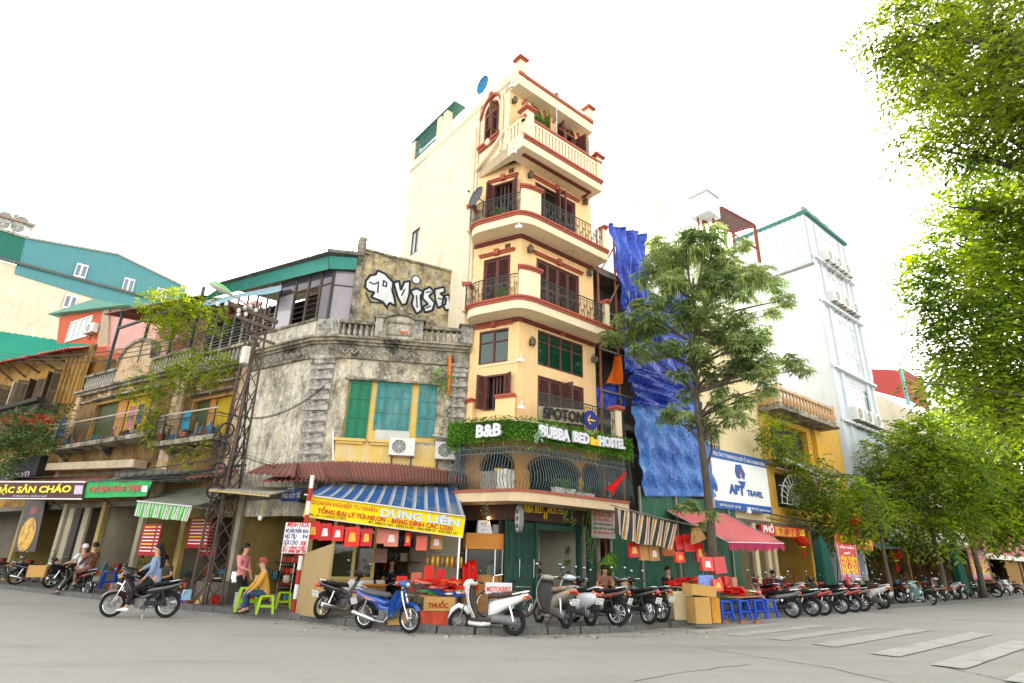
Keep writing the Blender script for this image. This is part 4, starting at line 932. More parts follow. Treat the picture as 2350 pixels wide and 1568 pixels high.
# quoins: stones on both pilasters
qm=MB().prism([Vector(q)for q in((-.5,0,-.5),(.5,0,-.5),(.5,0,.5),(-.5,0,.5))],[Vector(q)for q in((-.49,1,-.48),(.49,1,-.48),(.49,1,.48),(-.49,1,.48))])
qme=pmesh(qm,'quoin_stone',STONE)
zz=3.4
while zz<ZC-.3:
 for pl,u,w in((PX,UX*.5,UX*.97),(PQ,.32,.5)):
  p=pl.pt(u,zz+.17,-.01);piece(qme,'quoin_stone',OH,p,pl.rz()-math.pi/2,sc=(w*rnd.uniform(.96,1.0),.05+rnd.uniform(0,.03),.335))
 zz+=.35
for pl,u,w in((PX,UX*.5,UX*.97),(PQ,.32,.5)):
 m=MB();m.fb(pl,u-w/2-.03,u+w/2+.03,ZC-.28,ZC-.2,.0,.1);m.fb(pl,u-w/2,u+w/2,ZC-.2,ZC-.0,0,.09);m.fb(pl,u-w/2-.05,u+w/2+.05,ZC-.12,ZC,0,.13);m.build('pilaster_capital',STONE,OH)
 # cornice all round
path=[PQ.xy(0,0),Qr,Ql,PL.xy(ULE,0)]
def run(mb,prof):
 for i in range(len(path)-1):
  a,b=path[i],path[i+1];t=(b-a).normalized();n=Vector((t.y,-t.x));n=n if n.dot(a)<0 else-n
  def off(j,o):
   p=path[j]
   if j in(0,len(path)-1):return p+n*o
   t1=(path[j]-path[j-1]).normalized();t2=(path[j+1]-path[j]).normalized();n1=Vector((t1.y,-t1.x));n1=n1 if n1.dot(p)<0 else-n1;n2=Vector((t2.y,-t2.x));n2=n2 if n2.dot(p)<0 else-n2
   bi=(n1+n2).normalized();return p+bi*(o/bi.dot(n1))
  for z0,z1,o in prof:
   q=[off(i,-.05),off(i+1,-.05),off(i+1,o),off(i,o)];mb.prism([Vector((p.x,p.y,z0))for p in q],[Vector((p.x,p.y,z1))for p in q])
 return mb
run(MB(),[(ZC,ZC+.42,.04)]).build('frieze',CORN,OH)
run(MB(),[(ZC+.42,ZC+.5,.12),(ZC+.5,ZC+.6,.22),(ZC+.6,ZC+.66,.3),(ZC-.06,ZC,.09)]).build('cornice',CORN,OH)
ZK=ZC+.66
# wave scrolls in the frieze
sc=MB()
def scroll_at(pl,u,z,s=1):
 pts=[pl.pt(u+s*(.105-.011*k)*math.cos(k*.75),z+(.105-.011*k)*math.sin(k*.75),.06)for k in range(9)];return pts
smb=MB();smb.tube([((.1-.011*k)*math.cos(k*.75),0,(.1-.011*k)*math.sin(k*.75))for k in range(9)],[.026-.002*k for k in range(9)],5);smb.tube([(.1,0,0),(.2,0,-.09),(.3,0,.02)],.022,5)
sme=pmesh(smb,'frieze_scroll',STONE,True)
for pl,a,b in((PQ,.75,UQ-.2),(PL,.2,2.9)):
 u=a
 while u<b:
  if not(pl is PQ and abs(u-UQ*.55)<.35):piece(sme,'frieze_scroll',OH,pl.pt(u,ZC+.2,.055),pl.rz()-math.pi/2)
  u+=.29
  # parapet of the corner face: plinth, balusters, pediment, end post
MB().fb(PQ,-.05,UQ,ZK,ZK+0.083,-.25,.12).build('parapet_plinth',CORN,OH);MB().fb(PX,0,UX,ZK,ZK+0.655,-.2,.1).build('parapet_pier',STONE,OH)
qa,qb=PQ.uv(1590,640,'c2')[0],PQ.uv(1278,600,'c2')[0]
zr0,zr1=ZK+0.083,ZK+0.593
for u0,u1 in((.35,qa),(qb,UQ)):
 MB().fb(PQ,u0,u1,zr1-.07,zr1+.04,-.2,.1).build('parapet_rail',CORN,OH)
 n=max(3,int((u1-u0)/.19))
 if 'balm' not in globals():
  balm=pmesh(MB().lathe([(.05,0),(.04,.04),(.075,.14),(.07,.21),(.035,.31),(.05,.42),(.05,.44)],n=8),'baluster',STONE,True)
 for i in range(n):piece(balm,'baluster',OH,PQ.pt(u0+(u1-u0)*(i+.5)/n,zr0-.002,-.05))
for u0,u1,h in((-.08,.36,.7),):
 MB().fb(PQ,u0,u1,ZK+0.083,ZK+h,-.25,.14).build('parapet_post',STONE,OH);MB().fb(PQ,u0-.06,u1+.06,ZK+h,ZK+h+.07,-.3,.2).build('post_cap',CORN,OH)
MB().fb(PQ,qa,qb,ZK+0.083,ZK+0.690,-.18,.06).build('pediment_panel',OLDP,OH)
for u in(qa+.12,qb-.12):
 MB().fb(PQ,u-.13,u+.13,ZK+0.083,ZK+0.773,-.2,.16).build('pediment_pier',STONE,OH)
 m=MB();m.fb(PQ,u-.2,u+.2,ZK+0.773,ZK+0.828,-.25,.22);m.fb(PQ,u-.14,u+.14,ZK+0.828,ZK+0.897,-.2,.17);m.build('pier_cap',CORN,OH)
 p=PQ.pt(u,ZK+0.897,-.02);MB().lathe([(.05,0),(.1,.03),(.11,.09),(.07,.16),(.03,.2)],p,10).build('pier_urn',CORN,OH,smooth=True)
m=MB();c=(qa+qb)/2;hw=(qb-qa)/2-.25;n=12;Q=[(c-hw*math.cos(math.pi*i/n),ZK+0.676+.27*math.sin(math.pi*i/n))for i in range(n+1)]
m.fp(PQ,Q,-.16,.05);m.build('pediment_tympanum',OLDP,OH);m=MB()
for i in range(n):(a,b),(e,g)=Q[i],Q[i+1];m.fp(PQ,[(a,b),(e,g),(e+(e-c)*.14,g+.12),(a+(a-c)*.14,b+.12)],-.18,.16)
m.build('pediment_arch',CORN,OH);MB().lathe([(.08,0),(.13,.04),(.08,.09),(.1,.15),(.04,.24)],PQ.pt(c,ZK+1.021,0),10).build('pediment_finial',CORN,OH,smooth=True)
a,b,e,g=c-hw*.8,c+hw*.8,ZK+0.207,ZK+0.635;m=MB();m.fb(PQ,a,b,e,e+.06,.061,.1);m.fb(PQ,a,b,g,g+.06,.061,.1);m.fb(PQ,a,a+.06,e+.06,g,.061,.1);m.fb(PQ,b-.06,b,e+.06,g,.061,.1);m.build('pediment_frame',CORN,OH)
MB().fb(PQ,c-.3,c-.02,ZK+0.290,ZK+0.386,.0605,.07).build('faded_red_emblem',MT('faded red',(.5,.13,.07),.8),OH)
# parapet of the side street
MB().fb(PL,0,ULE,ZK,ZK+.62,-.2,.08).build('side_parapet',OLDP,OH);MB().fb(PL,0,ULE,ZK+.62,ZK+.7,-.25,.14).build('side_parapet_cap',CORN,OH)
# ---- graffiti wall set back on the roof
uj=PN.uv(1775,330,'c2')[0];ztop=PN.uv(1775,268,'c2')[1];J=PN.xy(uj,0)
r=ray(1200,118,'c2');t=(ztop-EYE)/r.z;G0=Vector((r.x*t,r.y*t));azg=math.degrees(math.atan2(J.y-G0.y,J.x-G0.x));PG=Pl(G0,azg);LG_=(J-G0).length
GW=WALL('graffiti wall plaster',(.46,.42,.32),(.07,.05,.028),.82,second=(.56,.43,.17),streak=.5,bscale=1.2,mott=.7,bmp=.5)
MB().fb(PG,0,LG_-.02,ZK-.6,ztop,-.3,0).build('graffiti_wall',GW,OH)
MB().fb(PG,-.05,LG_-.02,ztop,ztop+.08,-.35,.06).build('wall_coping',CORN,OH)
MB().fb(PG,-.22,.02,ZK-.4,ztop+.5,-.3,.05).build('chimney_pier',CORN,OH)
SIL=MT('silver spray paint',(.62,.64,.66),.5,.1,6,dirt=(.4,.38,.33),dirt_amt=.4);GBK=MT('black spray paint',(.015,.02,.025),.6,.2)
def tagpaint(P,lines=()):
 Q=[PG.uv(x,y,'c2')for x,y in P];cx=sum(q[0]for q in Q)/len(Q);cz=sum(q[1]for q in Q)/len(Q);R2=[]
 for i in range(len(Q)):
  a,b,c=Q[i-1],Q[i],Q[(i+1)%len(Q)]
  for t in(-.3,-.1,.1,.3):s=a if t<0 else c;k=abs(t)*.9;R2.append((b[0]+(s[0]-b[0])*k,b[1]+(s[1]-b[1])*k))
 tri=MB();tri.fp(PG,R2,.004,.008);tri.build('graffiti_fill',SIL,OH);m=MB()
 L=[R2+[R2[0]]]+[[PG.uv(x,y,'c2')for x,y in l]for l in lines]
 for l in L:
  for i in range(len(l)-1):
   (a,b),(e,g)=l[i],l[i+1];D=math.hypot(e-a,g-b)or 1;w=.042 if l is L[0]else .026;nx,nz=-(g-b)/D*w,(e-a)/D*w;tx,tz=(e-a)/D*w*.6,(g-b)/D*w*.6;m.fp(PG,[(a-nx-tx,b-nz-tz),(e-nx+tx,g-nz+tz),(e+nx+tx,g+nz+tz),(a+nx-tx,b+nz-tz)],.009,.0125+.0004*(i%5))
 m.build('graffiti_outline',GBK,OH)
tagpaint([(1200,365),(1205,320),(1235,285),(1270,280),(1285,252),(1335,275),(1390,335),(1382,385),(1398,440),(1405,492),(1365,470),(1345,500),(1318,462),(1240,430),(1262,400),(1225,390)],[[(1325,320),(1345,335),(1342,360),(1320,355),(1325,320)],[(1230,330),(1262,345),(1290,330),(1285,400)],[(1205,400),(1235,465),(1330,472),(1352,512)]])
tagpaint([(1392,335),(1428,320),(1440,385),(1462,330),(1502,322),(1498,410),(1478,478),(1448,485),(1418,430)],[[(1445,420),(1465,380)]])
tagpaint([(1505,388),(1545,372),(1592,395),(1572,425),(1582,520),(1545,545),(1512,480),(1524,425)],[[(1545,420),(1550,500)]])
tagpaint([(1592,385),(1635,362),(1662,395),(1630,425),(1668,470),(1652,522),(1600,535),(1592,495),(1622,478),(1585,440)],[[(1610,400),(1640,395)],[(1610,505),(1640,490)]])
tagpaint([(1665,378),(1730,362),(1738,395),(1705,408),(1745,440),(1738,480),(1690,505),(1672,450)],[[(1690,440),(1725,445)]])
tagpaint([(1730,420),(1765,415),(1772,470),(1772,515),(1742,520),(1718,480)])
for rad,d,mat in((.19,.006,GBK),(.14,.011,SIL)):a=PG.uv(1543,315,'c2');MB().fp(PG,[(a[0]+rad*math.cos(i*.3927),a[1]+rad*math.sin(i*.3927))for i in range(16)],d-.002,d).build('graffiti_dot',mat,OH)
MB().fb(PL,PL.uv(962,400,'c2',-.12)[0]+.05,PL.uv(610,480,'c2',-.12)[0]+4,ZK,11.0,-1.6,-1.5).build('dark_room_sheet',DARK,OH)  # near-black sheet added so no sky shows through the glazed room
# ---- glazed roof room over the side street
WF=MT('dark window frame',(.07,.05,.04),.6,.2);GLD=GLASS('dark violet glass',(.06,.05,.065),.08)
D2=-.12
za=PL.uv(780,595,'c2',D2)[1];u_r=PL.uv(962,400,'c2',D2)[0]
fas_l,fas_r=PL.uv(110,460,'c2',D2),PL.uv(955,240,'c2',D2)
ztopg=lambda u:fas_r[1]+(fas_l[1]-fas_r[1])*(u-fas_r[0])/(fas_l[0]-fas_r[0])
x_w=[610,715,800,880,962]
uu=[PL.uv(x,480,'c2',D2)[0]for x in x_w]
zb=ZK+.5
room_end=fas_l[0]
for i in range(4):
 u1,u0=uu[i],uu[i+1];zt=ztopg((u0+u1)/2)-.02;zm=zb+(zt-zb)*.72;m=MB()
 for q in(u0,u1-.05):m.fb(PL,q,q+.05,zb,zt,D2-.06,D2)
 for z in(zb,zm,zt-.05):m.fb(PL,u0+.05,u1-.05,z,z+.05,D2-.055,D2-.005)
 if i in(1,2):
  for k in range(7):z=zb+.1+(zm-zb-.1)*k/7;m.fb(PL,u0+.05,u1-.05,z,z+.018,D2-.02,D2-.004)
 f=m.build('window',WF,OH);MB().fb(PL,u0+.04,u1-.04,zm+.03,zt-.03,D2-.04,D2-.03).build('pane',GLD,f)
 if i in(0,3):MB().fb(PL,u0+.04,u1-.04,zb+.03,zm-.0,D2-.04,D2-.03).build('pane',GLASS('pale violet glass',(.33,.31,.34),.1)if i==0 else GLD,f)
 else:MB().fb(PL,u0+.02,u1-.02,zb+.02,zm,D2-.5,D2-.45).build('dark_room_sheet',DARK,f)
 # left part of room: bars and open dark windows
m=MB();ul=uu[0]
for i in range(9):u=ul+.05+(room_end-ul-.1)*i/8;m.fb(PL,u-.03,u+.03,zb,ztopg(u)-.05,D2-.05,D2)
for k in range(8):z=zb+.1+k*.13;m.fb(PL,ul,room_end,z,z+.016,D2-.03,D2-.01)
m.build('window_bars',MT('grey bars',(.3,.28,.26),.6,.2),OH)
MB().fb(PL,ul,room_end,ZK,10.6,D2-.6,D2-.55).build('dark_room_sheet',DARK,OH);MB().fb(PL,ul,room_end,ZK,zb,D2-.08,D2+.01).build('room_base_wall',OLDP,OH)
# corner glass panel
pc=PL.xy(u_r,D2);pe=PX.px(1150,400,'c2',-.35).xy;PP=Pl(pc,math.degrees(math.atan2(pe.y-pc.y,pe.x-pc.x)));Lp=(pe-pc).length;zt=PP.uv(1050,245,'c2')[1];zb2=ZK+.62
m=MB()
for q in(0,Lp-.05):m.fb(PP,q,q+.05,zb2,zt,-.05,0)
for z in(zb2,zb2+(zt-zb2)*.68,zt-.05):m.fb(PP,.05,Lp-.05,z,z+.05,-.045,-.005)
f=m.build('window',WF,OH)
for a,b in((0,.68),(.68,1)):MB().fb(PP,.04,Lp-.04,zb2+(zt-zb2)*a+.03,zb2+(zt-zb2)*b-.0,-.03,-.02).build('pane',GLASS('mauve glass',(.22,.19,.22),.12),f)
MB().fb(PP,0,Lp,ZK,zb2,-.1,.0).build('room_base_wall',OLD,OH);MB().fb(PP,Lp-.1,Lp,ZK,zt,-1.2,-.05).build('room_end_wall',OLD,OH)
# green corrugated fascia, sheet by sheet
GCR=MT('green corrugated tin',(.02,.2,.16),.55,.15,2,metal=.1,dirt=(.05,.14,.1),dirt_amt=.35)
def corr(pl,pts,d,pitch=.12,amp=.015,vertical=True):
 "corrugated sheet filling the quad pts (lower a, lower b, upper b, upper a) on a wall plane"
 (a0,b0),(a1,b1),(a2,b2),(a3,b3)=pts;n=max(4,int(abs(a1-a0)/pitch*4))
 def fn(s,t):u=(a0+(a1-a0)*s)*(1-t)+(a3+(a2-a3)*s)*t;z=(b0+(b1-b0)*s)*(1-t)+(b3+(b2-b3)*s)*t;return pl.pt(u,z,d+amp*math.sin(2*math.pi*u/pitch))
 return MB().sheet(fn,n,1,.006)
fl,frr=PL.uv(100,450,'c2',.1),PL.uv(955,242,'c2',.1);tl,tr_=PL.uv(255,345,'c2',.1),PL.uv(955,152,'c2',.1)
corr(PL,[fl,frr,tr_,tl],.1).build('green_fascia',GCR,OH)
lo0=PP.uv(957,240,'c2',.15);lo1=PP.uv(1160,246,'c2',.15);hi1=PP.uv(1165,168,'c2',.15);hi0=PP.uv(957,152,'c2',.15)
corr(PP,[lo0,lo1,hi1,hi0],.15).build('green_fascia',GCR,OH)
# roof sheet of the room
ROOF=MT('old roof tin',(.16,.15,.13),.8,.25,2,dirt=(.06,.06,.05),dirt_amt=.6)
a=PL.pt(tr_[0]-.1,tr_[1]+.02,.3);b=PL.pt(tl[0]+.4,tl[1]+.02,.3);c=PL.pt(tl[0]+.4,tl[1]+.55,-3.2);e=PL.pt(tr_[0]-1.2,tr_[1]+.3,-2.6)
nn=120
MB().sheet(lambda s,t:a.lerp(b,s).lerp(e.lerp(c,s),t)+Vector((0,0,.02*math.sin(s*300))),nn,2,.02).build('tin_roof',ROOF,OH)
g1_=PP.pt(hi1[0]+.15,hi1[1]+.1,.2);g0_=PP.pt(hi0[0]-.05,hi0[1]+.06,.35);g2_=PP.pt(hi1[0]+.3,hi1[1]+.12,-2.5)
MB().prism([g0_,g1_,g2_,e],[q+Vector((0,0,.12))for q in(g0_,g1_,g2_,e)]).build('roof_edge',ROOF,OH)
# solid core so that no light passes through
q=[PQ.xy(.02,-.3),PQ.xy(UQ-.2,-.3),PX.xy(UX-.2,-.3),PL.xy(ULE,-.25),PL.xy(ULE,-6),PN.xy(6,.2)]
MB().prism([Vector((p.x,p.y,2.7))for p in q],[Vector((p.x,p.y,ZK-.01))for p in q]).build('house_core',OLD,OH)
# orange drain pipe piece and white downpipe
m=MB();m.tube([PQ.px(1772,825,'c2',.1),PQ.px(1768,960,'c2',.1),PQ.px(1760,1085,'c2',.1)],.055,8);m.build('orange_pipe',MT('orange pipe',(.75,.17,.02),.5),OH,smooth=True)
m=MB();m.tube([PQ.px(985,1330,'c2',.06),PQ.px(985,1530,'c2',.06)],.03,6);m.build('white_pipe',MATS['white plastic'],OH)
# blue and white awning strip under the green fascia
aw=thing('roof_window_awning','faded blue and white striped awning under the green roof fascia','awning',PL.pt(4,9.5,.2))
P0=[PL.px(x,y,'c2',d)for x,y,d in((110,490,.75),(635,385,.55),(640,350,.05),(120,455,.05))]
MB().sheet(lambda s,t:P0[0].lerp(P0[1],s).lerp(P0[3].lerp(P0[2],s),t)+Vector((0,0,-.05*math.sin(s*9)*(1-t))),30,4,.006).build('cloth',STRIPES('blue white awning',[(.5,(.03,.28,.4)),(1,(.6,.68,.7))],4,axis=1),aw)
# ---- air conditioners
ACW=MT('ac case white',(.66,.67,.64),.5,.08,3,dirt=(.4,.38,.33),dirt_amt=.35);ACD=MT('ac grille',(.12,.13,.12),.6,.2)
def ac_unit(w=.8,h=.55,dp=.3,name='air_conditioner'):
 r=thing(name,'x','air conditioner');MB().box((dp/2,0,h/2),(dp,w,h)).build('case',ACW,r,bevel=.015)
 m=MB();c=(dp+.008,-w*.12,h*.5);R=h*.4
 m.ring(c,R,.012,'X',20,4)
 for k in(.25,.5,.75):m.ring(c,R*k,.006,'X',16,4)
 for i in range(8):a=i*math.pi/4;m.tube([c,(c[0],c[1]+R*math.cos(a),c[2]+R*math.sin(a))],.005,4)
 m.build('fan_guard',ACW,r);m=MB();m.tube([(dp+.001,c[1],c[2]),(dp+.005,c[1],c[2])],R,20);m.build('fan_opening',ACD,r)
 m=MB()
 for y in(-w*.38,w*.38):m.box((dp*.5,y,-.02),(dp*1.2,.04,.04));m.box((.0,y,-.15),(.04,.04,.3));m.tube([(0,y,-.28),(dp,y,-.03)],.014,4)
 m.build('bracket',MT('rusty bracket',(.15,.11,.08),.7),r);return r
AC0=ac_unit()
def put_ac(pl,x,y,k,d,label,group,sc=1.0,first=[True]):
 o=AC0 if first[0]else copy_tree(AC0);first[0]=False;place(o,pl.px(x,y,k,d),pl.rz(),label,group);o.scale=(sc,sc,sc);return o
put_ac(PQ,1445,1505,'c2',.06,'white air conditioner under the middle blue-green shutters','air conditioners on the old corner house')
put_ac(PQ,1750,1530,'c2',.06,'dusty beige air conditioner under the right-hand blue-green shutters','air conditioners on the old corner house')
a=PQ.px(1650,1365,'c2',.1);b=PQ.px(1840,1395,'c2',.1);c=Vector((PQ.n.x,PQ.n.y,-.15))*.45
tag(MB().prism([a,b,b+c,a+c],[q+Vector((0,0,.03))for q in(a,b,b+c,a+c)]).build('tin_hood',MT('galvanised tin',(.4,.42,.42),.5,.15,metal=.4),None),'small grey tin hood over the beige air conditioner','hood')
# ================================================================== LEFT ROW OF OLD HOUSES
BRN=WALL('brown grimy shaded plaster',(.19,.12,.055),(.035,.025,.018),.7,second=(.27,.155,.045),streak=.6,bscale=1.1,bmp=.5)  # base darkened for shade under hoods and awnings, besides real grime
OCR=WALL('ochre row plaster',(.4,.21,.04),(.07,.045,.024),.6,second=(.36,.25,.11),streak=.5,bscale=.9,bmp=.4)
ORN=WALL('ornament plaster',(.5,.4,.27),(.12,.1,.08),.5,second=(.5,.3,.15),streak=.5,bscale=1.5,bmp=.5)
YCUR=CLOTH('yellow curtain',(.5,.34,.02),.2);OCUR=CLOTH('orange door cloth',(.55,.25,.08),.2)
GDR=MT('dark green door',(.05,.06,.015),.6,.3,5)
CLAY=MT('roof clay red',(.33,.06,.045),.8,.2,3,dirt=(.14,.06,.05),dirt_amt=.5)
def core(parent,pl,u0,u1,z0,z1,mat,d0=-7.0,d1=-.3,name='house_core'):return MB().fb(pl,u0,u1,z0,z1,d0,d1).build(name,mat,parent)
def cloth_panel(parent,pl,u0,u1,z0,z1,d,mat,waves=5,amp=.04,name='curtain',bias=0.0):
 def fn(s,t):u=u0+(u1-u0)*s;return pl.pt(u+bias*(1-t),z0+(z1-z0)*t,d+amp*math.sin(s*waves*6.28+t))
 return MB().sheet(fn,waves*6,4,.008).build(name,mat,parent,smooth=2)
def row_house(u0,u1,zf,zd,zc,label,doors,ped=None,seed=0):
 h=thing('old_row_house',label,'building',PL.pt((u0+u1)/2,0,-3));holes=[(a,b,zf,zd)for a,b,*_ in doors]
 m=MB();cutwall(m,PL,u0,u1,3.1,zc,holes,.35);m.build('front_wall',BRN,h);core(h,PL,u0+.01,u1-.01,3.3,zc,BRN)
 for a,b,kind in doors:
  MB().fb(PL,a-.02,b+.02,zf-.02,zd+.02,-.299,-.28).build('doorway',DARK,h);w=b-a  # flat near-black sheet in place of the dark room inside
  f=MB();f.fb(PL,a,a+.08,zf,zd,-.25,.02);f.fb(PL,b-.08,b,zf,zd,-.25,.02);f.fb(PL,a+.08,b-.08,zd-.1,zd,-.25,.02);fr=f.build('door_frame',OCR,h)
  if kind=='c':
   MB().fb(PL,a+w*.62,b-.08,zf,zd-.1,-.2,-.15).build('door_leaf',GDR,fr);cloth_panel(fr,PL,a+.1,a+w*.42,zf+.05,zd-.12,-.1,YCUR,3,.03);cloth_panel(fr,PL,a+w*.42,a+w*.58,zf+.05,zd-.12,-.06,OCUR,2,.03)
  else:
   for k in range(2):MB().fb(PL,a+.1+(w-.2)*k/2,a+.08+(w-.2)*(k+1)/2,zf,zd-.1,-.2,-.15).build('door_leaf',GDR,fr)
 for u in(u0+.18,u1-.18):
  MB().fb(PL,u-.17,u+.17,3.3,zc,.002,.12).build('pilaster',ORN,h)
 m=MB();m.fb(PL,u0,u1,zc-.12,zc,.0,.18);m.fb(PL,u0,u1,zc,zc+.1,-.2,.3);m.fb(PL,u0,u1,zc-.5,zc-.42,.0,.1);m.build('cornice',CORN,h)
 for a,b,kind in doors:
  m=MB();m.fb(PL,a-.1,b+.1,zd+.08,zd+.16,.0,.22);m.build('door_hood',CORN,h)
  m=MB();c=(a+b)/2
  for k in range(14):q=rnd.uniform(a,b);z=rnd.uniform(zd+.25,zc-.15);m.ball(PL.pt(q,z,.01),rnd.uniform(.06,.14),.05,rnd.uniform(.05,.1),6,4)
  tag(m.build('stucco_relief',ORN,h),kind='stuff')
  # balcony
 zb=zf-.05
 MB().fb(PL,u0+.1,u1-.1,zb-.18,zb,.0,.85).build('balcony_slab',CORN,h)
 r=MB();P=[PL.xy(u0+.15,.0),PL.xy(u0+.15,.8),PL.xy(u1-.15,.8),PL.xy(u1-.15,0)];rail(r,P,zb,.75,.3,False,.007);r.build('balcony_railing',IRON,h)
 r=MB();r.tube([PL.pt(u0+.3,zb+.95,.75),PL.pt(u1-.3,zb+1.0,.75)],.03,6);r.build('bamboo_pole',MT('grey pole',(.42,.4,.36),.6),h)
 for u in(u0+.6,(u0+u1)/2,u1-.6):MB().prism([PL.pt(u-.08,zb-.55,0),PL.pt(u+.08,zb-.55,0),PL.pt(u+.08,zb-.5,.1),PL.pt(u-.08,zb-.5,.1)],[PL.pt(u-.08,zb-.18,0),PL.pt(u+.08,zb-.18,0),PL.pt(u+.08,zb-.18,.6),PL.pt(u-.08,zb-.18,.6)]).build('balcony_bracket',CORN,h)
 # parapet
 MB().fb(PL,u0,u1,zc+.1,zc+.26,-.2,.05).build('parapet_base',CORN,h);zt=zc+.95
 MB().fb(PL,u0,u1,zt-.12,zt,-.2,.08).build('parapet_rail',CORN,h)
 pa,pb=ped if ped else(0,-1)
 n=int((u1-u0)/.24);bm=pmesh(MB().lathe([(.055,0),(.04,.06),(.085,.2),(.045,.42),(.055,.58)],n=7),'baluster',STONE,True)
 for i in range(n):
  u=u0+(u1-u0)*(i+.5)/n
  if not(pa<u<pb):piece(bm,'baluster',h,PL.pt(u,zc+.255,-.07))
 if ped:
  c=(pa+pb)/2;hw=(pb-pa)/2;Q=[(pa,zc+.1),(pb,zc+.1)]+[(c+hw*math.cos(t),zc+.9+(1.0*math.sin(t)**.7))for t in[math.pi*i/12 for i in range(13)]]
  MB().fp(PL,Q,-.2,.09).build('pediment',ORN,h);m=MB()
  for i in range(12):(a,b),(e,g)=Q[2+i],Q[3+i];m.fp(PL,[(a,b),(e,g),(e,g+.14),(a,b+.14)],-.22,.2)
  m.build('pediment_moulding',CORN,h);m=MB()
  for k in range(26):a=rnd.uniform(0,6.28);r_=rnd.uniform(0,.75);m.ball(PL.pt(c+hw*r_*math.cos(a),zc+.85+.5*r_*math.sin(a),.09),rnd.uniform(.06,.13),.05,rnd.uniform(.05,.1),6,4)
  tag(m.build('stucco_relief',ORN,h),kind='stuff')
 return h
HA=row_house(3.32,7.55,5.3,7.0,7.95,'grimy ochre house with curtained balcony door just left of the lattice pole',[(4.0,6.6,'c')])
HB=row_house(7.57,16.4,5.75,7.75,8.35,'ornate brown house with a round stucco pediment and vines, left of the lattice pole',[(9.7,14.5,'c')],(10.4,13.2))
# house C: taller, with tiled roof and plant-covered balcony
HC=thing('old_row_house','yellow house with red roof and a balcony covered in hanging plants at the left edge','building',PL.pt(23,0,-3))
zf,zd,ze=8.1,9.85,10.5
hl=[(21.0,22.0,zf,zd),(22.4,23.7,zf,zd),(24.6,26.0,zf,zd),(18.3,19.6,zf-.5,zd)]
m=MB();cutwall(m,PL,16.45,34,3.1,ze,hl,.3);m.build('front_wall',OCR,HC);core(HC,PL,16.5,34,3.3,ze,OCR)
SHG=MT('grey brown shutter',(.12,.09,.06),.7,.2)
for i,(a,b,c,e)in enumerate(hl):
 MB().fb(PL,a,b,c,e,-.299,-.28).build('doorway',DARK,HC)  # darkness of the room is a near-black sheet in each opening
 shutter(HC,PL,a,c,(b-a)*.5,e-c,70 if i else 20,1,0,SHG);shutter(HC,PL,b,c,(b-a)*.5,e-c,60,-1,0,MT('pale shutter',(.55,.5,.38),.7)if i==1 else SHG)
MB().fb(PL,17.5,31,6.3,6.5,0,1.1).build('balcony_slab',CORN,HC);rail(MB(),[PL.xy(17.6,0),PL.xy(17.6,1.05),PL.xy(30.9,1.05)],6.5,1.5,.22).build('balcony_railing',IRON,HC)
MB().fb(PL,17.55,31,7.95,8.15,.9,1.25).build('planter_shelf',MT('black shelf',(.03,.025,.02),.8),HC)
rq_=[PL.pt(16.2,10.35,1.1),PL.pt(34,11.6,1.1),PL.px(-200,1010,'c1',-1.5),PL.px(660,862,'c1',-1.5)]
MB().sheet(lambda s,t:rq_[0].lerp(rq_[1],s).lerp(rq_[3].lerp(rq_[2],s),t)+Vector((0,0,.04*math.sin(s*340))),170,2,.05).build('tin_roof',CLAY,HC)
for i in range(9):u=17+i*1.7;MB().tube([PL.pt(u,10.3,0),PL.pt(u,10.35+(u-16.2)*.07,1.05)],.06,5).build('eave_bracket',MT('old timber',(.12,.08,.05),.85,.3),HC)
MB().fp(PL,[(16.45,10.4),(34,10.4),(34,12.3),(16.45,11.0)],-.12,-.02).build('eave_wall',OCR,HC)
for i in range(5):u=16.6+i*.35;MB().fb(PL,u,u+.1,8.0,10.4,.1+.05*i,.2+.05*i).build('porch_post',OCR,HC)
# roof terrace frame over house B with brown eave, pink wall
RT=thing('roof_terrace_shed','brown tin roof on dark posts over the terrace, with pink lattice wall behind','shed',PL.pt(11,9.3,-2))
q=[PL.pt(16,12.45,.2),PL.pt(7.4,11.55,.2),PL.pt(7.4,12.1,-3.5),PL.pt(16,13.0,-3.5)]
MB().sheet(lambda s,t:q[0].lerp(q[1],s).lerp(q[3].lerp(q[2],s),t)+Vector((0,0,.03*math.sin(s*260))),130,2,.04).build('tin_roof',MT('brown roof tin',(.14,.055,.045),.8,.25,3),RT)
for u in(14.3,11.5,9.2,7.6):MB().fb(PL,u,u+.07,9.25,12.0+.04*(u-7),.0,.12).build('post',MT('dark teal post',(.05,.08,.08),.6),RT)
MB().fb(PL,7.6,14.4,11.35,11.45,.0,.1).build('beam',MATS['dark teal post'],RT)
PINK=MT('pink wall',(.55,.3,.27),.8,.15,2);MB().fb(PL,7.6,16,9.2,12.4,-2.6,-2.4).build('back_wall',PINK,RT)
m=MB()
for i in range(26):a=11+i*.12;m.fb(PL,a,a+.02,9.6,11.5,-2.399,-2.37)
for i in range(14):z=9.6+i*.14;m.fb(PL,11,14.1,z,z+.02,-2.398,-2.372)
m.build('lattice',MT('lattice red',(.42,.12,.1),.7),RT)
m=MB();m.fb(PL,7.6,8.6,9.3,12,-1.2,-1.0);m.build('plank_wall',MT('old timber',(.12,.08,.05),.85,.3),RT)
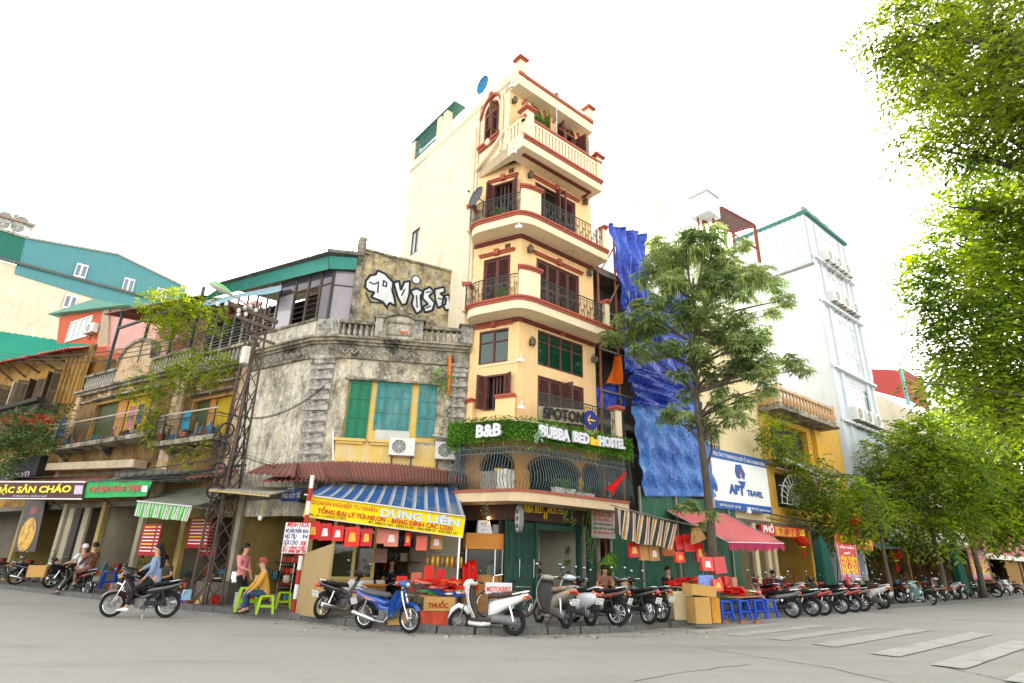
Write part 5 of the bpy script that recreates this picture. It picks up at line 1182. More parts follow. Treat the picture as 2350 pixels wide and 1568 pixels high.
# ================================================================== BACKGROUND BUILDINGS, LEFT
PT=Pl(atY(200,620,56).xy,39.5)
TB=thing('teal_clad_building','beige building with teal corrugated top and white windows behind the row, far left','building',PT.pt(0,0,-4))
tu=lambda x,y:PT.uv(x,y,'c1')
ld=MT('dark green cladding',(.02,.13,.1),.6,.1,2);tc=MT('teal cladding',(.06,.22,.24),.55,.08,1.5,metal=.1)
p=[tu(0,355),tu(130,390),tu(150,228),tu(-200,120)];p[0]=tu(-200,300);corr(PT,p,.0,.3,.025).build('cladding_sheet',ld,TB)
A=tu(85,435);Bq=tu(790,640);corr(PT,[tu(110,385),tu(690,540),tu(690,325),tu(150,228)],0,.3,.025).build('cladding_sheet',tc,TB);corr(PT,[tu(690,540),tu(1060,640),tu(1095,520),tu(690,325)],0,.3,.025).build('cladding_sheet',tc,TB)
corr(PT,[tu(85,435),tu(1000,720),tu(1000,615),tu(95,385)],-.05,.3,.025).build('cladding_skirt',tc,TB)
BGE=WALL('beige rear wall',(.6,.52,.38),(.35,.29,.2),.3,second=(.66,.6,.48),streak=.5,bscale=.5,bmp=.3)
MB().fp(PT,[tu(-200,1400),tu(1000,1300),tu(1000,700),tu(85,380),tu(-200,298)],-6,-.12).build('rear_wall',BGE,TB)
MB().fp(PT,[tu(-200,320),tu(95,385),tu(690,325),tu(690,540)]if 0 else[tu(95,385),tu(690,540),tu(690,330),tu(150,232)],-6,-.1).build('attic_core',tc,TB)
m=MB();a=tu(-200,300);b=tu(920,595);m.fp(PT,[a,b,(b[0],b[1]+.25),(a[0],a[1]+.25)],.04,.2);m.build('ledge',MT('ledge grey',(.09,.11,.1),.7),TB)
for i,(P,frm)in enumerate((([(430,450),(455,372),(520,392),(500,468)],1),([(712,535),(735,457),(795,475),(775,552)],1),([(910,580),(928,517),(985,532),(970,590)],1),([(365,635),(390,556),(460,574),(435,650)],0))):
 r=rect(PT,'c1',P);pane_window(TB,PT,r,2,[],MT('white window frame',(.75,.75,.73),.5,.05),GLASS('tinted blue glass',(.1,.14,.2),.1),.16,.12)
tops=[tu(-200,120),tu(150,228),tu(690,325),tu(1095,520)]
m=MB()
for i in range(3):a,b=tops[i],tops[i+1];m.fp(PT,[a,b,(b[0],b[1]+.2),(a[0],a[1]+.2)],-6,.15)
m.build('roof_edge',MT('roof edge grey',(.3,.3,.27),.7),TB)
for i,(x,y,nm)in enumerate(((35,145,'upper left'),(130,170,'upper right'),(20,185,'lower left'),(105,205,'lower right'))):
 put_ac(PT,x,y+12,'c1',-.6,'white air conditioner on the teal building roof, %s of the four'%nm,'air conditioners on the teal roof',2.4)
q=[PT.px(-30,88,'c1',.4),PT.px(210,155,'c1',.4),PT.px(185,130,'c1',-4),PT.px(-30,70,'c1',-4)];tag(MB().prism(q,[v+Vector((0,0,.15))for v in q]).build('roof_canopy',MT('rust canopy',(.3,.2,.15),.8,.3),None),'flat rusty canopy over the air conditioners at the upper left','canopy')
# green roof and small red house
PS=Pl(PL.xy(17.5,-6),150)
su=lambda x,y:PS.uv(x,y,'c1')
RH=thing('red_rooftop_house','small red-walled rooftop house with white grid window above the red roof','building',PS.pt(0,5,-1))
MB().fp(PS,[su(330,870),su(600,870),su(620,622),su(350,690)],-3,0).build('front_wall',MT('red house wall',(.48,.1,.05),.8,.12,2),RH)
MB().fp(PS,[su(575,870),su(640,870),su(650,625),su(620,622)],-.2,.1).build('corner_post',MT('house post',(.38,.3,.22),.8),RH)
MB().fp(PS,[su(600,870),su(900,870),su(900,690),su(640,628)],-3,-.05).build('side_wall',PINK,RH)
MB().fp(PS,[su(318,685),su(790,632),su(585,600)],-3,.5).build('roof',MT('green tin roof',(.1,.28,.22),.6),RH)
r=rect(PS,'c1',[(395,820),(425,715),(545,690),(515,825)]);pane_window(RH,PS,r,4,[.35],MATS['white window frame'],GLASS('hazy pane',(.35,.4,.4),.2),.1,.06)
put_ac(PS,550,790,'c1',.05,'white air conditioner on the red rooftop house','air conditioner on the red house',1.3)
GR=thing('green_tin_roof','bright green corrugated roof behind the red roof at the left edge','roof',PS.pt(8,9,2))
q=[PS.px(-60,985,'c1',2.5),PS.px(190,945,'c1',2.5),PS.px(575,862,'c1',.2),PS.px(-60,765,'c1',-2)]
MB().sheet(lambda s,t:q[0].lerp(q[1],s).lerp(q[3].lerp(q[2],s),t)+Vector((0,0,.05*math.sin((s*.6+t)*150))),60,90,.03).build('tin_sheet',MT('green roof tin',(.008,.24,.16),.75,.1,spec=.1),GR)
# ================================================================== GROUND-FLOOR SHOPS (left side street and corner)
SH=thing('shop_row','open shop rooms under the awnings of the old houses','shop',PL.pt(6,0,-2))
DB2=-2.3
YI=MT('yellow shop wall',(.36,.27,.09),.85,.2,1.2,dirt=(.2,.15,.07),dirt_amt=.6);CI=MT('cream shop wall',(.36,.32,.23),.85,.2,1.2,dirt=(.16,.13,.09),dirt_amt=.6);GI=MT('grey shop wall',(.17,.15,.115),.85,.2,1.2,dirt=(.1,.09,.07),dirt_amt=.6)
edges=[-1.2,2.4,5.4,8.2,11.2,14.5,18.5,30];mats=[YI,GI,YI,CI,CI,YI,GI]
for i in range(7):
 a,b=edges[i],edges[i+1]
 MB().fb(PL,a,b,.1,3.3,DB2-.12,DB2).build('back_wall',mats[i],SH);MB().fb(PL,b-.2,b,.12,3.3,DB2,-.05).build('partition_wall',mats[i],SH)
 MB().fb(PL,b-.24,b+.04,.12,3.3,-.05,.12).build('shop_pier',[CI,YI][i%2],SH)
MB().fb(PL,-1.2,30,3.1,3.3,DB2,.05).build('shop_ceiling',GI,SH);MB().fb(PL,-.2,30,.0,.13,DB2,.2).build('shop_floor',PAVE,SH)
MB().fb(PL,2.4,5.4,2.6,3.15,.0,.1).build('shop_lintel',YI,SH)
for u,c in((12.2,CI),(12.9,MT('dark strip',(.05,.045,.04),.8)),(13.5,CI)):MB().fb(PL,u,u+.45,.13,3.1,.0,.1).build('shop_shutter_panel',c,SH)
# corner room of the paper shop
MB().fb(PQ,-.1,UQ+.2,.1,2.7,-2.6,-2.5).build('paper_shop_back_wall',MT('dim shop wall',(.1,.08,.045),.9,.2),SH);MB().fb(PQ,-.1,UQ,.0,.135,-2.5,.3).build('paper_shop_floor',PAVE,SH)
MB().fb(PQ,-.12,-.02,.12,2.7,-2.5,-.02).build('partition_wall',GI,SH);MB().fb(PQ,UQ-.05,UQ+.2,.12,3.3,-2.5,-.02).build('partition_wall',YI,SH)
FRM=MT('olive window frame',(.42,.34,.12),.6,.15)
m=MB();u0,u1=PQ.uv(745,800,'g3',.1)[0],PQ.uv(395,800,'g3',.1)[0];um=PQ.uv(580,800,'g3',.1)[0]
for u in(u0,um,u1):m.fb(PQ,u-.05,u+.05,.9,2.7,.06,.14)
m.fb(PQ,u0,u1,.86,.94,.055,.145);f=m.build('shop_window_frame',FRM,SH)
for a,b in((u0,um),(um,u1)):MB().fb(PQ,a+.05,b-.05,.95,2.68,.09,.1).build('shop_window_pane',GLASS('dark shop glass',(.03,.03,.02),.06,.8),SH)
MB().fb(PQ,u0,u1,.13,.86,.06,.14).build('shop_window_apron',YI,SH)
# ================================================================== AWNINGS, CANOPIES AND SIGNS
def strip_sheet(P,nu,nv,mat,parent,name,sag=0.0,wave=0.0,freq=10.0,th=.008):
 a,b,c,e=P
 return MB().sheet(lambda s,t:a.lerp(b,s).lerp(e.lerp(c,s),t)+Vector((0,0,-sag*4*s*(1-s)*(1-t)-sag*math.sin(math.pi*t)))+Vector((0,-1,0))*(wave*math.sin(s*freq)*(1-t)),nu,nv,th).build(name,mat,parent,smooth=2)
def fasc_text(pl,k,x0,y0,x1,y1,body,size,d,mat,parent,bold=0.0,shear=0.0):return word(pl,k,x0,y0,x1,y1,body,size,d,mat,parent,bold,.004)
# brown sign awning
A1=thing('brown_sign_awning','brown porridge shop awning with yellow lettering at the left edge','awning',PL.pt(15,3.3,1))
D1=1.4;q=[PL.px(-60,308,'g1',D1),PL.px(802,310,'g1',D1),PL.px(1060,256,'g1',-.0),PL.px(-60,300,'g1',-.0)];q[3]=PL.pt(PL.uv(1060,256,'g1')[0]+14,4.9,0)
MB().sheet(lambda s,t:q[0].lerp(q[1],s).lerp(q[3].lerp(q[2],s),t)+Vector((0,0,.025*math.sin(s*420))),220,2,.012).build('roof_sheet',MT('faded red roof tin',(.4,.2,.17),.7,.2,3,dirt=(.2,.13,.1),dirt_amt=.5),A1)
BRS=MT('brown sign cloth',(.07,.025,.02),.7,.15)
p=[PL.uv(x,y,'g1',D1)for x,y in((-60,462),(770,467),(802,312),(-60,310))];MB().fp(PL,p,D1-.02,D1).build('sign_panel',BRS,A1)
YT=MT('sign yellow',(.85,.7,.02),.6,.05);WT=MT('sign white',(.8,.8,.8),.6,.05);RTX=MT('sign red',(.5,.02,.02),.6,.05)
fasc_text(PL,'g1',-55,408,662,400,'ĐẶC SẢN CHÁO',.36,D1+.006,YT,A1,.012,.15);fasc_text(PL,'g1',120,446,440,448,'SỐ 4 ĐÀO DUY TỪ - CƠ SỞ DUY NHẤT',.1,D1+.006,MT('sign mauve',(.5,.45,.6),.6),A1)
p=[PL.uv(x,y,'g1',D1)for x,y in((695,420),(772,420),(785,338),(708,338))];MB().fp(PL,p,D1+.001,D1+.006).build('sign_picture',MT('pale violet print',(.55,.42,.62),.6,.4,14),A1)
m=MB();e0=PL.px(-60,460,'g1',D1);e1=PL.px(770,466,'g1',D1);m.tube([e0,e1],.025,6);m.tube([q[0]+Vector((0,0,.02)),q[1]+Vector((0,0,.02))],.03,6);m.build('edge_rail',WT,A1)
for u in(10.3,14.5):MB().tube([PL.pt(u,3.8,D1-.05),PL.pt(u+.1,3.1,.1)],.02,6).build('strut',IRON,A1)
# green banner
A2=thing('green_banner','green food stall banner with red letters beside the brown awning','banner',PL.pt(8,3.3,1.3));D2_=1.3
c_=[PL.px(x,y,'g1',D2_)for x,y in((780,455),(1385,440),(1430,290),(830,300))]
MB().sheet(lambda s,t:c_[0].lerp(c_[1],s).lerp(c_[3].lerp(c_[2],s),t)+Vector((PL.n.x,PL.n.y,0))*(.03*math.sin(s*14+t*3)),30,6,.006).build('cloth',CLOTH('green banner cloth',(.04,.42,.12),.2,var=.12),A2,smooth=2)
fasc_text(PL,'g1',830,400,1330,385,'CHẢ RƯƠI HƯNG THỊNH',.27,D2_+.045,MT('banner red',(.5,.08,.07),.6),A2,.008);
p=[PL.uv(x,y,'g1',D2_)for x,y in((1345,400),(1395,400),(1400,340),(1350,345))];MB().fp(PL,p,D2_+.04,D2_+.046).build('white_patch',WT,A2)
MB().tube([c_[3],c_[2]],.02,6).build('top_rail',IRON,A2)
q=[c_[3]+Vector((0,0,.01)),c_[2]+Vector((0,0,.01)),PL.pt(4.4,3.85,.1),PL.pt(10.1,4.35,.0)];strip_sheet(q,20,4,CLOTH('pale green top',(.3,.5,.35),.3),A2,'top_cloth',.06)
# grey awning with striped valance
A3=thing('striped_valance_awning','dirty grey awning with a green, white and black striped valance','awning',PL.pt(4,2.6,1.6));D3=1.6
f0,f1=PL.px(35,448,'g2',D3),PL.px(515,495,'g2',D3);b0,b1=PL.pt(6.7,3.6,.1),PL.pt(1.9,3.55,.1)
strip_sheet([f0,f1,b1,b0],24,6,CLOTH('dirty grey awning',(.22,.23,.17),.15,dirt=(.1,.1,.07),damt=.7),A3,'top_cloth',.05)
v0,v1=PL.px(5,585,'g2',D3),PL.px(465,630,'g2',D3);n3l=Vector((PL.n.x,PL.n.y,0))
MB().sheet(lambda s,t:v0.lerp(v1,s).lerp(f0.lerp(f1,s),t)+n3l*(.035*math.sin(s*60)*(1-t))+Vector((0,0,.03*abs(math.sin(s*38))*(1-t))),90,4,.005).build('valance',STRIPES('green valance stripes',[(.45,(.06,.5,.05)),(.7,(.75,.75,.7)),(.8,(.06,.06,.06)),(1,(.75,.75,.7))],15),A3,smooth=2)
MB().tube([f0,f1],.025,6).build('front_bar',MT('aluminium',(.5,.5,.5),.4),A3)
for s in(0.04,.96):a=f0.lerp(f1,s);MB().tube([a,b0.lerp(b1,s)-Vector((0,0,.9))],.018,6).build('strut',MATS['aluminium'],A3)
# small corrugated canopy held by the lattice pole
A4=thing('cement_sheet_canopy','small grey corrugated canopy over the noodle stall by the lattice pole','canopy',PL.pt(1,3,1.5))
q=[PL.px(665,348,'g2',1.9),PL.px(1185,397,'g2',1.9),PX.px(1465,335,'g2',.15),PL.px(850,318,'g2',.1)]
MB().sheet(lambda s,t:q[0].lerp(q[1],s).lerp(q[3].lerp(q[2],s),t)+Vector((0,0,.025*math.sin(s*95))),90,2,.01).build('sheet',MT('cement sheet',(.42,.4,.33),.85,.2,4,dirt=(.2,.18,.13),dirt_amt=.6),A4)
MB().tube([q[0]-Vector((0,0,.03)),q[1]-Vector((0,0,.03))],.022,6).build('edge_batten',MT('timber batten',(.5,.33,.12),.7),A4)
# rusty corrugated canopy round the corner
RUST=MT('rusty red roof tin',(.235,.075,.055),.75,.25,5,metal=.1,dirt=(.13,.09,.075),dirt_amt=.7);RUST2=MT('faded pink roof tin',(.45,.14,.11),.7,.2,5,dirt=(.3,.15,.12),dirt_amt=.5)
A5=thing('rusty_tin_canopy','long rusty red corrugated tin canopy around the old corner house','canopy',PQ.pt(2,3.5,.5))
def tin(P,n,waves,mat,parent,name='tin_sheet',amp=.028):a,b,c,e=P;return MB().sheet(lambda s,t:a.lerp(b,s).lerp(e.lerp(c,s),t)+Vector((0,0,amp*math.sin(s*6.283*waves))),n,3,.008).build(name,mat,parent,smooth=2)
fr_=[(340,262),(560,262),(900,275),(1200,285),(1492,297)];bk_=[(290,100),(520,98),(880,118),(1200,150),(1500,205)]
for i in range(4):
 lo=[PQ.px(x,y,'g3',1.25+.02*(i%2))for x,y in fr_[i:i+2]];hi=[PQ.px(x,y,'g3',.1)for x,y in bk_[i:i+2]];tin([lo[0]+Vector((0,0,.012*i)),lo[1]+Vector((0,0,.012*i)),hi[1],hi[0]],84,11,RUST,A5)
lo=[PX.px(0,232,'g3',1.2),PX.px(345,262,'g3',1.25)];hi=[PX.px(-50,115,'g3',.1),PX.px(295,100,'g3',.1)];tin([lo[0],lo[1],hi[1],hi[0]],84,10,RUST,A5)
lo=[PL.px(985,205,'g2',1.2),PL.px(1400,235,'g2',1.3)];hi=[PL.px(1150,130,'g2',.2),PL.px(1430,115,'g2',.2)];tin([lo[0],lo[1],hi[1],hi[0]],64,8,RUST,A5)
tin([PL.px(440,255,'g2',1.5),PL.px(915,200,'g2',1.2),PL.px(930,170,'g2',.2),PL.px(730,180,'g2',.2)],64,9,RUST2,A5,'faded_tin_sheet');tin([PL.px(1105,280,'g2',1.5),PX.px(1520,268,'g2',1.3),PX.px(1440,235,'g2',.5),PL.px(1230,240,'g2',.5)],48,8,RUST2,A5,'faded_tin_sheet')
m=MB()
for x in(420,800,1150,1450):a=PQ.px(x,275,'g3',1.15);b=PQ.pt(PQ.uv(x,275,'g3',1.15)[0],a.z-.5,.05);m.tube([a,b],.02,5)
m.build('struts',IRON,A5)
# old tin roofs over the left shops
A6=thing('grey_shop_roof','low grimy roof strip above the left awnings with tangled wires','roof',PL.pt(10,4,.5))
tin([PL.px(1080,262,'g1',1.2),PL.px(1570,238,'g1',1.1),PL.px(1570,180,'g1',.1),PL.px(1080,210,'g1',.1)],40,6,ROOF,A6,amp=.015);tin([PL.px(0,225,'g2',1.1),PL.px(720,205,'g2',1.1),PL.px(720,170,'g2',.1),PL.px(0,185,'g2',.1)],60,9,ROOF,A6,amp=.015)
a=PL.uv(370,195,'g1',.6);b=PL.uv(1250,165,'g1',.6);MB().fp(PL,[a,b,(b[0],b[1]+.3),(a[0],a[1]+.3)],.1,.6).build('concrete_ledge',MT('stained ledge',(.42,.34,.24),.85,.25,2),A6)
a=PL.uv(-20,300,'g1',.9);b=PL.uv(330,240,'g1',.9);MB().fp(PL,[a,b,(b[0],b[1]+.9),(a[0],a[1]+.9)],.6,.9).build('black_signboard',MT('black signboard',(.012,.012,.012),.6),A6)
fasc_text(PL,'g1',40,280,270,250,'dtown',.5,.92,MT('grey sign letters',(.3,.28,.29),.6),A6,.01)
# blue striped awning with yellow banner
A7=thing('blue_striped_awning','blue and white striped awning with a yellow lettered banner over the paper shop','awning',PQ.pt(2,2.3,2));D7=2.1
f0,f1=PQ.px(150,378,'g3',D7),PQ.px(1502,562,'g3',D7);b0,b1=PQ.px(335,285,'g3',.9),PQ.px(1440,322,'g3',.9)
STB=STRIPES('blue awning stripes',[(.62,(.02,.12,.36)),(.68,(.5,.52,.55)),(.73,(.02,.1,.3)),(.93,(.55,.56,.56)),(1,(.02,.1,.3))],13,trans=.25,dirt=(.3,.3,.28),damt=.55)
MB().sheet(lambda s,t:f0.lerp(f1,s).lerp(b0.lerp(b1,s),t)+Vector((0,0,-.05*math.sin(math.pi*t)+.012*math.sin(s*82)*(1-t))),104,8,.006).build('top_cloth',STB,A7,smooth=2)
y=[PQ.px(x,yy,'g3',D7)for x,yy in((140,560),(1482,740),(1506,572),(175,390))];nq=Vector((PQ.n.x,PQ.n.y,0))
MB().sheet(lambda s,t:y[0].lerp(y[1],s).lerp(y[3].lerp(y[2],s),t)+nq*(.02*math.sin(s*17+2*t)*(1-t)),40,5,.006).build('banner',CLOTH('yellow banner cloth',(.92,.72,.01),.15,var=.05),A7,smooth=2)
DT=D7+.035
fasc_text(PQ,'g3',210,455,762,525,'DOANH NGHIỆP TƯ NHÂN',.15,DT,RTX,A7);fasc_text(PQ,'g3',258,530,830,607,'TỔNG ĐẠI LÝ TÚI NILON',.165,DT,RTX,A7,.004);fasc_text(PQ,'g3',850,612,1395,682,'- BĂNG DÍNH CÁC LOẠI',.165,DT,RTX,A7,.004)
BT=MT('sign pale blue',(.5,.6,.72),.6,.05)
fasc_text(PQ,'g3',790,560,1138,603,'DŨNG',.27,DT,BT,A7,.01);fasc_text(PQ,'g3',1182,608,1455,648,'LIÊN',.27,DT,BT,A7,.01)
fasc_text(PQ,'g3',192,553,500,590,'ĐC: số 1-3 HÀNG CHIẾU',.085,DT,BLK,A7);fasc_text(PQ,'g3',690,618,1440,715,'ĐT: 0988.291.869 - 09898 64 683 - 0984 9898 33 - 0243 8261 447',.085,DT,BLK,A7)
m=MB();m.tube([f0,f1],.025,6);m.tube([y[0],y[1]],.015,6);m.build('front_bars',MATS['aluminium'],A7)
a=PQ.px(1455,735,'g3',D7-.05);tag(MB().tube([a,Vector((a.x,a.y,.12))],.03,8).build('awning_pole',MT('chrome',(.6,.6,.6),.2,metal=1),None),'shiny steel pole holding the right end of the yellow banner','pole')
# ================================================================== LATTICE POLE WITH STREET LAMP
LPm=MT('rusty angle iron',(.085,.055,.042),.75,.3,8,metal=.2,dirt=(.14,.1,.08),dirt_amt=.5)
pb=gnd(468,1389,z=.12);LP=thing('lattice_pole','tall rusty lattice power pole carrying a green street lamp','utility pole',(pb.x,pb.y,.12));HP=9.2;az=PL.az
def leg_pos(i,z):w=.34-.13*z/HP;sx,sy=((-1,-1),(1,-1),(1,1),(-1,1))[i];q=Vector((sx*w,sy*w*.8));q.rotate(Matrix.Rotation(az,2));return Vector((pb.x+q.x,pb.y+q.y,.12+z))
for i in range(4):
 m=MB();a,b=leg_pos(i,0),leg_pos(i,HP);m.tube([a,b],.036,4);m.build('leg',LPm,LP)
for i in range(4):
 m=MB();n=16
 for k in range(n):z0,z1=HP*k/n,HP*(k+1)/n;m.tube([leg_pos(i if k%2 else(i+1)%4,z0),leg_pos((i+1)%4 if k%2 else i,z1)],.018,4)
 m.build('lattice_bracing',LPm,LP)
def arm(x0,y0,x1,y1,w=.05,dy=0.0):
 Y=pb.y+dy;a=atY(x0,y0,Y,'c2');b=atY(x1,y1,Y,'c2');d=(b-a);m=MB();m.tube([a,b],w,4,sq=1.2);return m.build('cross_arm',LPm,LP)
arm(300,480,610,600,.07,-.25);arm(340,560,600,660,.06,-.3);arm(310,470,480,760,.06,.1);arm(440,690,590,745,.05,-.3)
INS=MT('porcelain',(.7,.68,.62),.3,.05)
for x,y in((210,478),(268,475),(335,465),(428,497),(468,518),(352,520),(350,550),(400,545),(395,500)):
 p=atY(x,y,pb.y-.3,'c2');MB().lathe([(.02,-.08),(.06,-.06),(.05,-.02),(.07,.0),(.04,.06),(.0,.08)],p,8).build('insulator',INS,LP,smooth=True)
a=atY(470,540,pb.y-.1,'c2');b=atY(300,415,pb.y-1.1,'c2');MB().tube([a,a.lerp(b,.5)+Vector((0,0,.05)),b],.035,6).build('lamp_arm',MT('galvanised',(.5,.5,.5),.4),LP)
LMP=MB();c=atY(225,370,pb.y-1.3,'c2');d=(atY(155,335,pb.y-1.5,'c2')-b).normalized();L=(atY(155,335,pb.y-1.5,'c2')-b).length
side=d.cross(Vector((0,0,1))).normalized();upv=side.cross(d)
def lampshell(mb,z0,z1,k):
 n=10;st=[(0,.06,.05),(.15,.12,.09),(.45,.19,.13),(.8,.17,.12),(1.0,.05,.04)];base=len(mb.v)
 for t,wv,hv in st:
  for j in range(n+1):q=math.pi*j/n;mb.v.append(b+d*(L*t)+side*(wv*math.cos(q))+upv*(k*hv*math.sin(q)))
 for i in range(len(st)-1):
  for j in range(n):o=base+i*(n+1)+j;mb.f.append((o,o+1,o+n+2,o+n+1))
m=MB();lampshell(m,0,1,1.0);m.build('lamp_housing',MT('green lamp shell',(.06,.5,.1),.35,.05),LP,smooth=2);m=MB();lampshell(m,0,1,-.6);m.build('lamp_lens',MT('lamp lens',(.55,.55,.48),.2,.08),LP,smooth=2)
p=atY(395,820,pb.y-.45,'c2');MB().box(p,(.22,.16,.55),az).build('meter_box',MT('meter grey',(.6,.58,.5),.6),LP)
m=MB();p0=leg_pos(0,2.2)
for i in range(9):
 q0=leg_pos(rnd.randrange(4),rnd.uniform(1.8,4));q1=leg_pos(rnd.randrange(4),rnd.uniform(3,7));m.tube([q0,q0.lerp(q1,.5)+Vector((rnd.gauss(0,.2),rnd.gauss(0,.2),-.1)),q1],.02,5)
for i in range(5):z=2.6+i*.6;m.ring(Vector((pb.x-.2,pb.y-.3,z)),.22,.03,'Y',14,5)
m.build('cable_bundle',MT('black cable',(.02,.02,.02),.6),LP)
# overhead wires
WIRE=MATS['black cable']
def wire(name,label,A,Bv,sag,n=1,r=.012,spread=.1):
 w_=thing(name,label,'cable',A)
 for i in range(n):
  o=Vector((0,rnd.uniform(-1,1)*spread,rnd.uniform(-1,1)*spread));m=MB();m.tube([A.lerp(Bv,t/14)+o+Vector((0,0,-sag*4*(t/14)*(1-t/14)))for t in range(15)],r*rnd.uniform(.7,1.3),4);m.build('wire',WIRE,w_)
wire('overhead_wires','bundle of black wires running along the left balconies',leg_pos(0,4.0),PL.pt(30,5.2,.9),.5,6,.02,.25)
wire('overhead_wires','lower bundle of black wires above the left awnings',leg_pos(1,3.6),PL.pt(30,4.9,1.2),.3,4,.018,.15)
wire('overhead_wires','loose black wires from the lattice pole to the old corner house',leg_pos(2,5.4),PX.pt(.2,6.6,.1),.5,2,.012,.08)
# ================================================================== RED AND WHITE POST WITH MENU BOARD
rp=gnd(672,1409,z=.12);RW=thing('red_white_post','red and white striped signpost at the corner kerb','post',rp);n=10
for i in range(n):MB().tube([(rp.x,rp.y,.12+i*.34),(rp.x,rp.y,.12+(i+1)*.34)],.055,10).build('painted_band',[MT('post red',(.4,.03,.02),.6,.15),MT('post white',(.7,.68,.63),.6,.1)][i%2],RW,smooth=True)
PB=Pl((rp.x,rp.y-.08),4)
mb_=thing('menu_board','white noodle menu board with blue and red lettering hung on the striped post','sign',PB.pt(0,1.4,.02))
r=rect(PB,'g2',[(1310,905),(1525,905),(1530,645),(1345,632)]);r=(PB.uv(1312,780,'g2')[0],PB.uv(1530,780,'g2')[0],r[2],r[3]);MB().fb(PB,r[0],r[1],r[2],r[3],.0,.03).build('board',MT('board white',(.72,.7,.72),.6,.06),mb_)
w_,h_=r[1]-r[0],r[3]-r[2]
NV=MT('sign navy',(.03,.03,.14),.6)
def btxt(x0,x1,y,s,body,mat,bold=.004):t=text_mb(body,s,.003,bold,0,(x1-x0)*w_);put(t,lambda p:PB.pt(r[0]+w_*(x0+x1)/2+p.x,r[2]+h_*y+p.z,.034-p.y));t.build('lettering',mat,mb_)
btxt(.08,.95,.86,.17,'MINH HÒA',RTX);btxt(.05,.68,.67,.13,'MỲ VẰN THẮN',NV);btxt(.05,.5,.48,.15,'HỦ TÍU',NV);btxt(.04,.6,.28,.15,'SỦI CẢO',NV);btxt(.7,.97,.27,.15,'30K',RTX);btxt(.03,.97,.13,.11,'SỐ 1 HÀNG CHIẾU',RTX);btxt(.03,.97,.02,.1,'ĐT: 0988 289 730',RTX);btxt(.74,.95,.67,.12,'KH',NV);btxt(.76,.95,.5,.12,'N',NV)
# street name plate
sp_=thing('street_name_plate','blue street name plate with white letters on the old house corner','sign',PX.pt(.5,2.7,.5));a=PX.uv(1285,450,'g2',.7);b=PX.uv(1460,340,'g2',.7);u0,u1=sorted((a[0],b[0]));MB().fb(PX,u0,u1,a[1],b[1],.67,.7).build('plate',MT('street sign blue',(.02,.06,.2),.5),sp_)
word(PX,'g2',1345,370,1400,370,'PHỐ',.16,.71,WT,sp_,0,.004);word(PX,'g2',1292,425,1452,420,'ĐÀO DUY TỪ',.2,.71,WT,sp_,0,.004)
MB().fb(PX,u0+.1,u0+.16,a[1],a[1]+.1,.05,.67).build('bracket',IRON,sp_)
# panel standing in for a plain tan smear at the corner
tb=thing('tan_patch_stand_in','tall plain tan board standing at the corner beside the striped post','board',gnd(700,1412,z=.12));a=gnd(672,1409,z=.12)+Vector((.08,-.1,0));b=gnd(737,1420,z=.12)
PTB=Pl((a.x,a.y),math.degrees(math.atan2(b.y-a.y,b.x-a.x)));L=PTB.uv(757,1300)[0];MB().fp(PTB,[(0,.125),((b-a).length,.125),(L,PTB.uv(380,790,'g3')[1]),(.1,PTB.uv(85,870,'g3')[1])],-.06,0).build('panel',MT('tan patch colour',(.36,.26,.12),.8,.06,1.0),tb)
# ================================================================== RIGHT SIDE: scaffolded building under tarpaulins
n3r=Vector((PR.n.x,PR.n.y,0));SF=thing('scaffolded_building','half-built dark building with scaffold poles beside the hostel tower','building',PR.pt(6.5,0,-3))
CON=WALL('raw concrete',(.2,.17,.14),(.06,.05,.045),.5,streak=.5)
MB().fb(PR,3.8,10.3,0,12.6,-8,-1.2).build('concrete_core',CON,SF)
for z in(6.2,9.4,12.4):MB().fb(PR,3.8,10.2,z,z+.22,-1.2,-.1).build('floor_slab',CON,SF)
for u in(3.95,5.0,6.6,8.2,9.9):
 MB().tube([PR.pt(u,.1,.05),PR.pt(u+.05,14.2,.0)],.05,6).build('scaffold_pole',MT('scaffold rust',(.3,.1,.06),.7,.3),SF)
for z in(5.2,7.4,9.0,10.6,12.2):MB().tube([PR.pt(3.85,z,.1),PR.pt(10,z+.1,.1)],.04,6).build('scaffold_rail',MT('scaffold grey',(.2,.17,.14),.7,.3),SF)
for u,z in((4.0,9.2),(4.4,10.9),(4.1,12.4)):MB().tube([PR.pt(u,z,.12),PR.pt(u+1.0,z+1.5,.05)],.035,6).build('scaffold_brace',MATS['scaffold grey'],SF)
def TARP(name,col,hi):
 m,t,b=new_mat(name);v=coords(t);n=noise(t,v,.7,6,.6,.6);c=mixc(t,ramp(t,n,.35,.68),col,hi);t.links.new(c,b.inputs['Base Color']);b.inputs['Roughness'].default_value=.2;b.inputs['Specular IOR Level'].default_value=.4
 h=t.nodes.new('ShaderNodeMath');h.operation='ADD';t.links.new(noise(t,coords(t,(2,2,.7)),1.6,4,.6,1.2),h.inputs[0]);t.links.new(noise(t,v,5,3,.5,.8),h.inputs[1]);bump(t,b,h.outputs[0],.55,.15);return m
TA=TARP('blue tarpaulin',(.004,.02,.33),(.03,.11,.6));TBm=TARP('faded blue tarpaulin',(.01,.08,.4),(.06,.24,.6))
